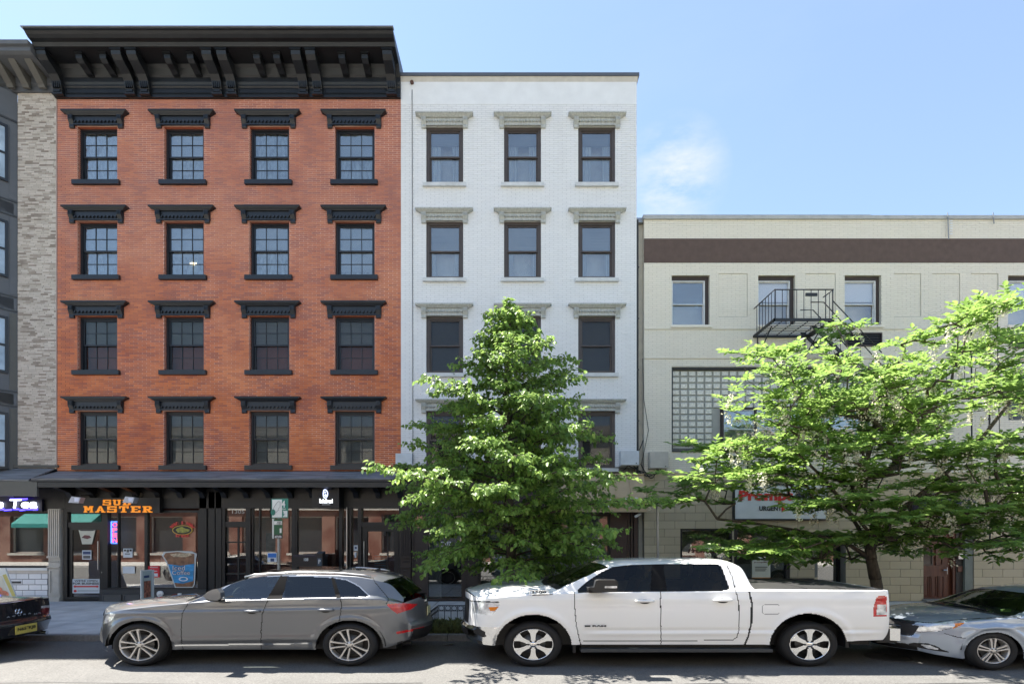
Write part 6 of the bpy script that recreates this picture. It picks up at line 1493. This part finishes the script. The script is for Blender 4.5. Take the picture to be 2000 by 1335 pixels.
obj('running_board', MB().box(X(1135,7.98), X(1510,7.98), 7.99, 8.16, Z(1273,7.98), Z(1267,7.98)), M('step_grey', (.04,.045,.05), .5), trk)
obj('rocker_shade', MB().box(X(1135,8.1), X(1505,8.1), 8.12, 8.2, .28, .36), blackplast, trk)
rb = MB().prism([(5.66,8.10),(5.80,8.03),(5.85,8.10),(5.93,8.6),(5.93,9.46),(5.85,9.96),(5.80,10.03),(5.66,9.96)], Z(1249,8.1), Z(1225.5,8.1), 'z')
obj('rear_bumper', rb, chrome, trk); obj('bumper_side_trim', MB().box(5.50, 5.66, 8.05, 8.12, Z(1250,8.1), Z(1226,8.1)), blackplast, trk); obj('bumper_under', MB().box(5.5, 5.8, 8.1, 9.95, Z(1254,8.1), Z(1249.3,8.1)), blackplast, trk)
for px, py in ((1259.5,1172.5),(1412,1171)): handle_at(trk, px, py, 7.99, .28, paint_w)
Dm = 7.80
mir = [(1147,1147),(1161,1146),(1164,1134),(1168,1132),(1203,1132),(1207,1136),(1207,1152),(1200,1155),(1160,1155)]
mo = obj('door_mirror', MB().prism([(X(a,Dm),Z(b,Dm)) for a, b in mir], Dm, Dm+.14, 'y'), M('mirror_black', (.02,.02,.021), .4), trk)
obj('mirror_arm', MB().box(X(1150,7.9), X(1180,7.9), Dm+.14, 8.1, Z(1155,7.9), Z(1150,7.9)), blackplast, trk)
obj('mirror_lamp', MB().box(X(1181,Dm), X(1205,Dm), Dm-.01, Dm-.001, Z(1147.5,Dm), Z(1143.5,Dm)), clearlens, trk)
seats(trk, (1.95, 2.95), 9.03, .70, 1.30, seatl, .55); steering(trk, 1.42, 8.62, 1.12, .21)
obj('dashboard', MB().prism([(.75,.85),(1.35,.85),(1.38,1.06),(1.25,1.11),(.8,1.10)], 8.2, 9.86, 'y'), seatm, trk)
text('model_badge', '1500', X(1040,7.99), Z(1157.5,7.99), X(1067,7.99)-X(1040,7.99), .035, 7.985, blkl, trk, bold=.05)
obj('badge_outline', MB().frame(X(1034,7.99), X(1071,7.99), Z(1159.5,7.99), Z(1152,7.99), .008, 7.986, 7.996), chrome, trk)
obj('badge_bar', MB().box(X(1142,7.99), X(1153,7.99), 7.984, 7.99, Z(1223,7.99), Z(1220,7.99)), blkl, trk)
text('door_badge', 'RAM', X(1157,7.99), Z(1223,7.99), X(1184,7.99)-X(1157,7.99), .026, 7.985, blkl, trk, bold=.06)
obj('cover_rib_set', MB().box(4.45,4.47,8.14,9.92,1.172,1.182).box(5.02,5.04,8.14,9.92,1.170,1.180), cover_m, trk)
obj('cover_rail', MB().box(3.68, 5.58, 8.09, 8.14, 1.150, 1.176).box(3.68, 5.58, 9.92, 9.97, 1.150, 1.176), blackplast, trk)
obj('windscreen_sticker', MB().poly([(X(1112,8.35),8.36,Z(1140,8.35)),(X(1122,8.35),8.36,Z(1137,8.35)),(X(1121,8.35),8.36,Z(1134,8.35)),(X(1114,8.35),8.36,Z(1136,8.35))]), whitep, trk)

# ---------------- silver blue sedan at the right
sed = thing('parked_sedan', 'silver blue sedan with front end towards the white pickup at the right edge', 'car', (8.5, 8.7, 0), 'cars parked along the kerb')
paint_b = car_paint('silver_blue_paint', (.34,.39,.46), metal=.45, rough=.28)
archF = ((1941.5,1277), 58, 43.5)
hl = z5([(1283,491),(1330,480),(1450,456),(1590,432),(1657,429),(1622,456),(1560,480),(1480,499),(1380,503)])
S = dict(x0=6.22, x1=11.2, yc=8.75, w=.935, rf=.80, rr=.5, df=.36, dr=.3, pf=2.2, pr=2.4,
  front=[(.15,6.28),(.2,6.20),(.28,6.17),(.42,6.19),(.55,6.27),(.64,6.34),(.8,6.36)], rear=[(.2,11.1),(.4,11.2),(.9,11.15)],
  top=[(6.1,.585),(6.35,.675),(6.6,.735),(6.9,.785),(7.2,.815),(7.40,.835),(8.0,1.055),(8.25,1.12),(8.6,1.165),(9.0,1.185),(9.5,1.17),(10.0,1.08),(10.5,.93),(10.8,.90),(11.2,.86)],
  belt=[(6.1,.52),(6.3,.60),(6.5,.665),(6.8,.722),(7.3,.765),(7.8,.79),(9.0,.84),(10.4,.87),(10.9,.84),(11.2,.80)],
  bot=[(6.1,.24),(6.35,.19),(6.6,.165),(6.9,.175),(10.4,.18),(10.9,.22),(11.2,.25)],
  crown=[(6.1,.045),(6.5,.07),(7.2,.065),(7.6,.08),(8.3,.06),(9.5,.06),(10.5,.05),(11.2,.05)],
  low=.05, up=.05, inset=.03, tumble=.55, bf=.30, br=.12, sf=1.1, sr=.5, sm=.05,
  crease=[(6.4,11,(.62,.74),.03,.016),(6.5,7.0,(.36,.36),.05,.02)],
  flare=[(7.05,.28,.46,.36)],
  rules=[
   ('AFC','shut_line','line', z5([(1175,415),(1300,432),(1395,444),(1450,448),(1520,436),(1600,428),(1660,424),(1900,413),(2000,409)]), .55),
   ('AFC','headlight','poly', hl), ('AF','amber_lamp','poly', z5([(1562,438),(1657,429),(1634,457),(1572,483),(1588,458)])),
   ('AF','shut_line','edge', hl, .4),
   ('FAC','grille','poly', z5([(1150,415),(1250,425),(1362,438),(1335,456),(1270,478),(1200,500),(1120,520)])),
   ('F','grille','fn', lambda x,y,z,px,py: (y < .50+.25*(z-.42)) & (z > .435) & (z < .60)),
   ('F','lower_intake','fn', lambda x,y,z,px,py: (y < .66) & (z > .225) & (z < .285)),
   ('AF','lower_intake','poly', z5([(1210,561),(1290,570),(1350,590),(1330,600),(1250,585)])),
   ('AF','fog_surround','poly', z5([(1300,572),(1340,566),(1420,570),(1470,585),(1510,607),(1560,625),(1480,618),(1400,603),(1340,590)])),
   ('AF','fog_lamp','poly', z5([(1375,576),(1430,580),(1480,600),(1490,608),(1420,602)])),
   ('A','shut_line','line', z5([(1520,510),(1600,533),(1650,540)]), .4),
   ('A','shut_line','line', [(1975,1204),(2010,1210),(2012,1290)], .6),
   ('C','windscreen','fn', lambda x,y,z,px,py: (x > 7.37-.16*(1-(y/.8)**2)+0) & (x < 8.16-.10*(1-(y/.8)**2)) & (y < .80-.10*(x-7.3)/.8)),
   ('C','cowl','fn', lambda x,y,z,px,py: (x > 7.27-.16*(1-(y/.8)**2)) & (x <= 7.37-.16*(1-(y/.8)**2)) & (y < .80)),
   ('AB','side_window','fn', lambda x,y,z,px,py: (z > .80+.02*(x-7.6)) & (x > 7.55) & (x < 10.3) & (z < np.interp(x, [7.55,8.05,8.8,9.6,10.3],[.82,1.0,1.09,1.08,.90]))),
   ('AF','hole','fn', arch_fn(archF)), ('A','hole','fn', lambda x,y,z,px,py: ((x-10.2)/.44)**2+((z-.28)/.34)**2 < 1),
  ])
mats = dict(body=paint_b, shut_line=seam_m, headlight=clearlens, amber_lamp=amber, grille=blackplast, lower_intake=blackplast, fog_surround=blackplast, fog_lamp=clearlens, windscreen=tint, cowl=blackplast, side_window=tint_dk)
car_body(sed, S, mats)
under(sed, 6.6, 11, 7.85, 9.65, .19, .5, ((7.05,.46),(10.2,.44)))
wheel(sed, 7.05, .288, 7.86, .372, .288, .655, 5, bpy.data.materials['alloy_silver'], style='par')
for (cx, yy) in ((7.05,9.64),(10.2,9.64)): wheel(sed, cx, .288, yy, .372, .288, .655, 5, bpy.data.materials['alloy_silver'], far=True)
wheel(sed, 10.2, .288, 7.86, .372, .288, .655, 5, bpy.data.materials['alloy_silver'], style='par')
for k in range(4):
    z = .465+k*.04; pts = [(5.885+.42*(yy**2)*1.0, 8.75-yy, z) for yy in [v*.08 for v in range(-6, 7)]]
    obj('grille_bar', MB().tube(pts, .009, 6), M('bar_blue_%d' % k, (.10,.14,.2), .2, metal=.8, var=0), sed)
seats(sed, (8.75, 9.6), 8.75, .5, .98, seatm); obj('dashboard', MB().prism([(7.5,.55),(8.0,.55),(8.05,.76),(7.9,.80),(7.5,.78)], 8.0, 9.5, 'y'), seatm, sed)
obj('windscreen_sticker', MB().box(X(1955,8.2), X(1975,8.2), 8.2, 8.21, Z(1194,8.2), Z(1188.5,8.2)), M('lime_sticker', (.35,.6,.15), .5, var=.3, scale=30), sed)
Dm = 7.72
obj('wiper', MB().tube([(7.32,8.3,.825),(7.30,9.1,.85)], .01, 5), blackplast, sed)

# ---------------- black sedan at the left edge
blc = thing('parked_black_sedan', 'black sedan seen from behind at the left edge, yellow licence plate', 'car', (-10.5, 9.05, 0), 'cars parked along the kerb')
paint_k = car_paint('black_paint', (.012,.012,.016), rough=.25)
def zl(pts): return [(a/10.27, 1140+b/10.27) for a, b in pts]
S = dict(x0=-13.2, x1=-8.42, yc=9.05, w=.92, rf=.6, rr=.3, df=.3, dr=.20, pf=2.4, pr=3, label_far=True,
  front=[(.2,-13.2),(.5,-13.3),(.9,-13.1)], rear=[(.22,-8.50),(.30,-8.42),(.47,-8.36),(.52,-8.38),(.56,-8.46),(.78,-8.48),(.9,-8.50)],
  top=[(-13.2,.68),(-12.6,.80),(-11.9,.86),(-11.7,.88),(-11.1,1.12),(-10.7,1.19),(-10.2,1.20),(-9.9,1.17),(-9.4,.93),(-9.25,.885),(-8.9,.865),(-8.6,.855),(-8.42,.85)],
  belt=[(-13.2,.62),(-12.6,.72),(-11.5,.80),(-10,.83),(-9.2,.84),(-8.6,.825),(-8.42,.815)],
  bot=[(-13.2,.22),(-12,.18),(-9.4,.19),(-8.9,.25),(-8.42,.28)],
  crown=[(-13.2,.05),(-11.8,.06),(-10.5,.06),(-9.2,.045),(-8.4,.03)],
  low=.05, up=.03, inset=.03, tumble=.55, bf=.2, br=.17, sf=1, sr=.3, sm=.05, crease=[(-12.8,-8.5,(.6,.62),.04,.012)], flare=[(-9.35,.28,.44,.36)],
  rules=[
   ('AR','tail_light','poly', zl([(820,440),(900,425),(1010,418),(1052,580),(950,603),(755,612),(835,520)])),
   ('AR','lamp_clear','poly', zl([(820,440),(900,425),(1018,418),(1030,460),(830,482)])),
   ('R','shut_line','line', zl([(755,612),(1052,600)]), .5), ('R','plate_recess','poly', zl([(560,800),(690,790),(705,850),(690,920),(600,950),(575,945)])),
   ('R','shut_line','line', zl([(560,770),(1170,660)]), .35),
   ('C','rear_window','fn', lambda x,y,z,px,py: (x > -9.9) & (x < -9.38) & (y < .66)),
   ('AB','side_window','fn', lambda x,y,z,px,py: (z > .86) & (x > -11.4) & (x < -9.6) & (z < np.interp(x, [-11.4,-10.9,-10.2,-9.6],[.87,1.08,1.12,.95]))),
   ('A','hole','fn', lambda x,y,z,px,py: (((x+9.42)/.44)**2+((z-.28)/.35)**2 < 1) | (((x+12.4)/.44)**2+((z-.28)/.35)**2 < 1)),
  ])
mats = dict(body=paint_k, tail_light=M('dark_red_lens', (.22,.01,.012), .1, var=.6, scale=10, coat=1), lamp_clear=clearlens, shut_line=seam_m, plate_recess=M('recess_grey', (.05,.05,.05), .4), rear_window=tint_dk, side_window=tint_dk)
car_body(blc, S, mats)
under(blc, -13, -8.9, 8.13, 9.97, .2, .5, ((-9.42,.44),(-12.4,.44)))
for cx in (-9.42, -12.4):
    wheel(blc, cx, .288, 8.16, .372, .288, .62, 5, bpy.data.materials['alloy_silver'], style='par'); wheel(blc, cx, .288, 9.94, .372, .288, .62, 5, bpy.data.materials['alloy_silver'], far=True)
xp = -8.18
pl = obj('licence_plate', MB().box(xp-.01, xp, 8.86, 9.26, .335, .475), M('plate_yellow', (.62,.52,.12), .5, var=.1), blc)
def txt_x(name, s, x, y0, y1, z0, h, m, par, bold=.03):
    o = text(name, s, -(y1-y0)/2, z0, y1-y0, h, (y0+y1)/2, m, par, rz=math.pi/2, bold=bold); o.location.x = x; return o
txt_x('lettering', 'N65*KJB', xp+.006, 8.89, 9.23, .375, .07, blkl, blc)
xb = -8.285
em = MB()
for (a, b) in ((8.945,9.0),(9.005,9.06)):
    em.tube([(xb+.02,(a+b)/2+(b-a)/2*math.cos(t),.70+.038*math.sin(t)) for t in [k*math.pi/6 for k in range(13)]], .008, 4, cap=False)
obj('badge', em, chrome, blc)
txt_x('lettering', 'A  C  U  R  A', xb+.012, 8.80, 9.25, .625, .022, chrome, blc); txt_x('lettering', '3.2 TL', xb+.0, 9.32, 9.46, .60, .022, chrome, blc)
obj('exhaust_tip', MB().tube([(-8.75,9.62,.235),(-8.32,9.62,.235)], .035, 10), chrome, blc)
obj('trunk_lip', MB().prism([(-8.62,.852),(-8.40,.842),(-8.38,.85),(-8.44,.866),(-8.6,.868)], 8.35, 9.62, 'y'), paint_k, blc)
# ------------------------------------------------------------------ trees
def leaf_mat(name, c1, c2, trans=.45, rough=.45):
    m = bpy.data.materials.new(name); m.use_nodes = True; nt = m.node_tree; b = nt.nodes['Principled BSDF']; N = nt.nodes.new; L = nt.links.new
    g = N('ShaderNodeNewGeometry'); mx = N('ShaderNodeMix'); mx.data_type = 'RGBA'; L(g.outputs['Random Per Island'], mx.inputs['Factor'])
    mx.inputs['A'].default_value = (*c1, 1); mx.inputs['B'].default_value = (*c2, 1); L(mx.outputs['Result'], b.inputs['Base Color'])
    b.inputs['Roughness'].default_value = rough; b.inputs['Specular IOR Level'].default_value = .45
    t = N('ShaderNodeBsdfTranslucent'); hs = N('ShaderNodeHueSaturation'); hs.inputs['Value'].default_value = 1.35; hs.inputs['Hue'].default_value = .488; hs.inputs['Saturation'].default_value = .92
    L(mx.outputs['Result'], hs.inputs['Color']); L(hs.outputs[0], t.inputs['Color'])
    ms = N('ShaderNodeMixShader'); ms.inputs[0].default_value = trans; L(b.outputs[0], ms.inputs[1]); L(t.outputs[0], ms.inputs[2])
    L(ms.outputs[0], nt.nodes['Material Output'].inputs[0]); return m
bark = M('grey_brown_bark', (.085,.07,.055), .9, var=.35, scale=9, stretch=(3,3,.8), bump=1.0, bscale=26)

class Leaves:
    def __init__(s): s.V = []; s.nv = 0
    def add(s, base, d, n, L, w, fold=.25, droop=.15):
        """one leaf: rounded, pointed blade of two quads folded along its midrib"""
        d = d.normalized(); sd = d.cross(n)
        if sd.length < 1e-4: sd = Vector((1,0,0))
        sd.normalize(); up = sd.cross(d)*(fold*w); dn = Vector((0,0,-droop*L))
        p1 = base + d*(L*.28) + up*.8; p2 = base + d*(L*.68) + up*.6 + dn*.45; tip = base + d*L + dn
        s.V += [base[:], (p1+sd*(w*.5))[:], (p2+sd*(w*.40))[:], tip[:], (p2-sd*(w*.40))[:], (p1-sd*(w*.5))[:]]; s.nv += 6
    def build(s, name, m, parent, kind=None):
        me = bpy.data.meshes.new(name); V = np.array(s.V, dtype=np.float32); n = len(V)//6
        Fq = (np.array([[0,1,2,3],[0,3,4,5]], dtype=np.int32)[None] + (np.arange(n, dtype=np.int32)*6)[:,None,None]).reshape(-1, 4)
        me.vertices.add(len(V)); me.vertices.foreach_set('co', V.ravel()); me.loops.add(Fq.size); me.loops.foreach_set('vertex_index', Fq.ravel())
        me.polygons.add(len(Fq)); me.polygons.foreach_set('loop_start', np.arange(0, Fq.size, 4, dtype=np.int32)); me.update(calc_edges=True)
        me.materials.append(m); return obj(name, me, None, parent, kind=kind)
def wob(r, a): return Vector((r.uniform(-a,a), r.uniform(-a,a), r.uniform(-a,a)))

# --- conical street tree before the white building
rt_ = random.Random(12)
lt = thing('conical_street_tree', 'conical dense green linden tree before the white building', 'tree', (-.07, 10.75, SW-.03))
tx, ty = -.07, 10.75; zb_, ztp = SW-.04, 6.62
tp = []
for i in range(16):
    f = i/15; tp.append(Vector((tx+.05*math.sin(f*7), ty+.05*math.cos(f*5)-.05, zb_+(ztp-zb_-.25)*f)))
obj('trunk', MB().tube(tp, [.125*(1-.86*(i/15)**.8)+.012 for i in range(16)], 10), bark, lt, smooth=True)
LL = [(1.2,2.2),(1.6,2.8),(2.2,3.2),(2.9,3.35),(3.2,3.0),(3.7,2.3),(4.2,2.35),(4.6,2.3),(5.0,1.2),(5.5,.85),(5.9,.5),(6.3,.36),(6.6,.1)]
LR_ = [(1.2,2.0),(1.6,2.5),(2.3,2.7),(2.9,2.95),(3.3,2.8),(3.9,1.9),(4.4,1.95),(4.8,1.5),(5.2,1.5),(5.5,1.55),(5.9,.72),(6.2,.6),(6.5,.2)]
def halfL(z, az=None):
    l = float(np.interp(z, [t[0] for t in LL], [t[1] for t in LL])); r = float(np.interp(z, [t[0] for t in LR_], [t[1] for t in LR_]))
    if az is None: return min(l, r)
    f = .5+.5*math.cos(az); return l*(1-f)+r*f
lv = Leaves(); br_ = MB()
nl = 138
for i in range(nl):
    f = (i+.5)/nl; z0 = 1.22+(6.42-1.22)*(f**.97); az = i*2.39996+rt_.uniform(-.35,.35)
    Lr = halfL(z0, az)*(.38+.66*rt_.random()**.8)
    dirh = Vector((math.cos(az), math.sin(az)*.92, 0)); e1 = rt_.uniform(.10,.34)+.50*f; e2 = rt_.uniform(.16,.34)
    base = Vector((tx, ty, max(zb_+.85, z0-Lr*(e1-e2)*.75)))
    pts = []; n = 9; ph = rt_.uniform(0,6)
    for k in range(n+1):
        s = k/n; side = Vector((-dirh.y, dirh.x, 0))*(.10*math.sin(s*4+ph)*Lr*.5)
        pts.append(base+dirh*(Lr*s)+side+Vector((0,0,Lr*(e1*s-e2*s*s))))
    r0 = .010+.018*Lr/2.8
    br_.tube(pts, [r0*(1-.85*k/n) for k in range(n+1)], 5)
    nt_ = int(5+Lr*7.5)
    for k in range(nt_):
        s = .22+.78*(k+.5)/nt_; q = min(n-1, int(s*n)); p = pts[q].lerp(pts[q+1], s*n-q); t = (pts[q+1]-pts[q]).normalized()
        sgn = 1 if k % 2 else -1; sidev = Vector((-t.y, t.x, 0)).normalized()
        tl = (.20+.50*(1-s)**.8*min(1,Lr/2))*rt_.uniform(.6,1.3)+.06
        td = (t*rt_.uniform(.5,.9)+sidev*sgn*rt_.uniform(.35,1.0)+Vector((0,0,rt_.uniform(-.26,.40)))).normalized()
        m_ = max(3, int(tl/.033)); tw = [p]
        for j in range(1, m_+1): tw.append(p+td*(tl*j/m_)+Vector((0,0,-.14*tl*(j/m_)**2)))
        br_.tube([tw[0], tw[m_//2], tw[-1]], [.006,.004,.002], 3, cap=False)
        for j in range(1, m_+1):
            e = 1 if j % 2 else -1
            for rep in range(2 if rt_.random() < .45 else 1):
                ld = (td*.4+sidev*e*rt_.uniform(.2,1.0)+Vector((0,0,rt_.uniform(-.9,.15)))+wob(rt_, .45)).normalized()
                nn = (Vector((0,-.25,1))+wob(rt_, .75)).normalized(); sz = rt_.uniform(.050,.098)
                lv.add(tw[j]+wob(rt_, .035), ld, nn, sz, sz*rt_.uniform(.70,.86), .18, .22)
# leader
for j in range(300):
    z = 5.9+.78*rt_.random(); a = rt_.uniform(0,6.28); rr_ = rt_.random()*halfL(z)*.8
    p = Vector((tx+rr_*math.cos(a), ty+rr_*math.sin(a), z)); lv.add(p, Vector((math.cos(a),math.sin(a),rt_.uniform(-.5,.5))), Vector((0,0,1))+wob(rt_,.5), .09, .065)
obj('branch_network', br_, bark, lt, smooth=True)
lmat = leaf_mat('linden_leaf', (.125,.24,.045), (.24,.38,.080))
lv.build('crown', lmat, lt, kind='stuff')
print('linden leaves', lv.nv//6)

# --- flowering spreading tree at the right
rt_ = random.Random(5)
yt = thing('flowering_street_tree', 'broad airy tree with hanging cream flower clusters behind the white pickup', 'tree', (7.35, 10.8, SW-.03))
D = 10.8
sky_poly = [(1268,985),(1300,1010),(1340,1000),(1420,1030),(1440,1085),(1480,1080),(1540,1095),(1600,1110),(1660,1085),(1700,1050),(1760,1075),(1800,1080),(1850,1060),(1930,1070),(2000,1055),(2080,1060),(2160,1000),(2190,880),(2150,800),(2090,700),(2010,625),(1950,575),(1905,590),(1870,640),(1835,650),(1790,632),(1745,640),(1705,668),(1650,640),(1600,668),(1570,690),(1510,688),(1455,700),(1478,730),(1560,735),(1500,790),(1420,815),(1440,860),(1330,880),(1375,905),(1340,935),(1295,960)]
tc_ = Vector((7.35, 10.8))
att = []
sprays = []; tries = 0
while len(sprays) < 135 and tries < 20000:
    tries += 1
    px = rt_.uniform(1280, 2190); py = rt_.uniform(585, 1098); yy = rt_.uniform(-1, 1); depth = 10.8+yy*2.0*(1-.3*abs(yy))
    if not in_poly(np.array([px]), np.array([py]), sky_poly)[0]: continue
    x = X(px, depth); z = Z(py, depth)
    if ((x-7.6)/5.0)**2 + yy*yy > 1.15: continue
    if 1425 < px < 1610 and 935 < py < 1020 and rt_.random() < .85: continue      # the sign board shows through here
    if 1300 < px < 1420 and 740 < py < 870: continue
    if math.hypot((x-7.4)/2.0, (depth-10.8)/1.3) < .9 and 1.9 < z < 3.1 and rt_.random() < .5: continue
    c = Vector((x, depth, z))
    if any((Vector((c.x-o.x, c.y-o.y, (c.z-o.z)*2.6))).length < .50 for o, _ in sprays): continue
    sprays.append((c, rt_.uniform(.45,.85)))
for c, r_ in sprays:
    out = Vector((c.x-7.3, (c.y-10.8)*.8, 0)); out = out.normalized() if out.length > .3 else Vector((rt_.uniform(-1,1), rt_.uniform(-1,1), 0)).normalized()
    sd = Vector((-out.y, out.x, 0)); tilt = rt_.uniform(-.10,.28)*(1 if c.z < 4 else 1.5)
    for j in range(int(7+r_*9)):
        a_, b_ = rt_.uniform(-1,1), rt_.uniform(-1,1)
        if a_*a_+b_*b_ > 1: continue
        att.append(c + out*(a_*r_*1.15) + sd*(b_*r_*.75) + Vector((0,0,a_*r_*tilt+rt_.gauss(0,.03))))
nodes = [Vector((X(1722,10.8),10.8,SW-.04)), Vector((7.38,10.8,.6)), Vector((7.30,10.8,1.1)), Vector((7.20,10.78,1.5)), Vector((7.16,10.76,1.72))]
par_ = [-1, 0, 1, 2, 3]
# main limbs
def grow(i0, pts):
    k = i0
    for p in pts: nodes.append(Vector(p)); par_.append(k); k = len(nodes)-1
    return k
grow(4, [(6.9,10.7,2.1),(6.5,10.55,2.6),(6.0,10.4,3.1),(5.4,10.3,3.6)])
grow(4, [(7.3,10.8,2.2),(7.1,10.9,2.8),(7.2,10.9,3.5),(7.5,11.0,4.3),(7.9,11.0,5.0)])
grow(4, [(7.55,10.9,2.1),(8.1,11.0,2.6),(8.8,10.95,3.2),(9.5,10.9,3.9),(10.2,10.9,4.8)])
grow(3, [(6.8,10.9,1.8),(6.0,11.1,2.05),(5.1,11.1,2.2),(4.2,11.0,2.3)])
grow(4, [(7.7,10.6,1.95),(8.5,10.4,2.15),(9.6,10.3,2.3),(10.8,10.4,2.5)])
grow(4, [(7.0,10.4,2.2),(6.7,9.8,2.7),(6.4,9.4,3.3)])
grow(4, [(7.4,11.3,2.2),(7.8,11.8,2.9),(8.2,12.2,3.6)])
def arr(): return np.array([v[:] for v in nodes])
att.sort(key=lambda p: (p-nodes[4]).length)
A_ = arr(); leafnodes = []
P_list = list(A_)
for p in att:
    Q = np.array(P_list); dv = Q-np.array(p[:]); d = np.sqrt((dv**2).sum(1)) + .35*np.maximum(0, Q[:,2]-p.z); d[:3] = 99
    k = int(np.argmin(d)); q = Vector(P_list[k]); L = (p-q).length
    if L < .05: continue
    ns = max(1, int(L/.22)); last = k
    for j in range(1, ns+1):
        s = j/ns; v = q.lerp(p, s)+Vector((0,0,.10*L*math.sin(math.pi*s)))+wob(rt_, .02)
        nodes.append(v); par_.append(last); last = len(nodes)-1; P_list.append(np.array(v[:]))
    leafnodes.append((last, (p-q).normalized()))
cnt = [0]*len(nodes)
for (k, _) in leafnodes:
    while k >= 0: cnt[k] += 1; k = par_[k]
tb = MB(); tbt = MB()
for i in range(1, len(nodes)):
    k = par_[i]; c = cnt[i]
    if c == 0: continue
    r1 = .0050*c**.44; r0 = .0050*max(cnt[k],1)**.44; 
    if k <= 4 and i > 4: r0 = min(r0, r1*1.35)
    if i <= 4: r1 = .115-.006*i; r0 = .125-.006*k
    (tbt if i <= 4 else tb).tube([nodes[k], nodes[i]], [max(r0,r1), r1], 9 if r1 > .05 else (5 if r1 > .012 else 3), cap=i <= 4)
obj('trunk', tbt, bark, yt, smooth=True); obj('branch_network', tb, bark, yt, smooth=True)
lv = Leaves(); fl = Leaves()
for (k, dr) in leafnodes:
    p = nodes[k]; high = ease_z = min(1, max(0, (p.z-2.0)/2.0))
    for c in range(rt_.choice((3,3,4,4))):
        a = rt_.uniform(0, 6.28); rd = (dr*.5+Vector((math.cos(a), math.sin(a), rt_.uniform(-.22,.22)+.22*high))).normalized()
        rl = rt_.uniform(.20,.34); nlf = rt_.choice((3,4)); ll = rt_.uniform(.105,.155)*(1.25-.30*high)
        sd = rd.cross(Vector((0,0,1))); sd = sd.normalized() if sd.length > .01 else Vector((1,0,0))
        for j in range(nlf):
            q = p+rd*(rl*(j+.8)/nlf)-Vector((0,0,.06*rl*((j+1)/nlf)**2))
            for e in (-1, 1):
                ld = (rd*.55+sd*e+Vector((0,0,rt_.uniform(-.30,.30)+.25*high))).normalized()
                lv.add(q, ld, (Vector((0,-.1,1))+wob(rt_,.42)).normalized(), ll*rt_.uniform(.75,1.15), ll*.46, .25, .15)
        lv.add(p+rd*rl, rd, (Vector((0,0,1))+wob(rt_,.3)), ll*1.1, ll*.5, .3, .12)
    if rt_.random() < (.26 if p.z > 2.1 else .12):
        L = rt_.uniform(.22,.42); dd = Vector((rt_.uniform(-.35,.35), rt_.uniform(-.35,.35), -1)).normalized()
        for j in range(44):
            s = rt_.random(); w = .075*(1-.55*s); q = p+dd*(L*s)+Vector((rt_.gauss(0,w*.6), rt_.gauss(0,w*.6), rt_.gauss(0,.02)))
            fl.add(q, wob(rt_,1)+Vector((0,0,-.4)), Vector((0,0,1))+wob(rt_,1), .042, .030, .1, 0)
lv.build('crown', leaf_mat('pinnate_leaf', (.13,.25,.045), (.235,.37,.080), trans=.5), yt, kind='stuff')
fl.build('flower_cluster_mass', leaf_mat('cream_blossom', (.62,.60,.46), (.75,.73,.60), trans=.4, rough=.7), yt, kind='stuff')
print('yellow leaves', lv.nv//6, 'flowers', fl.nv//6)
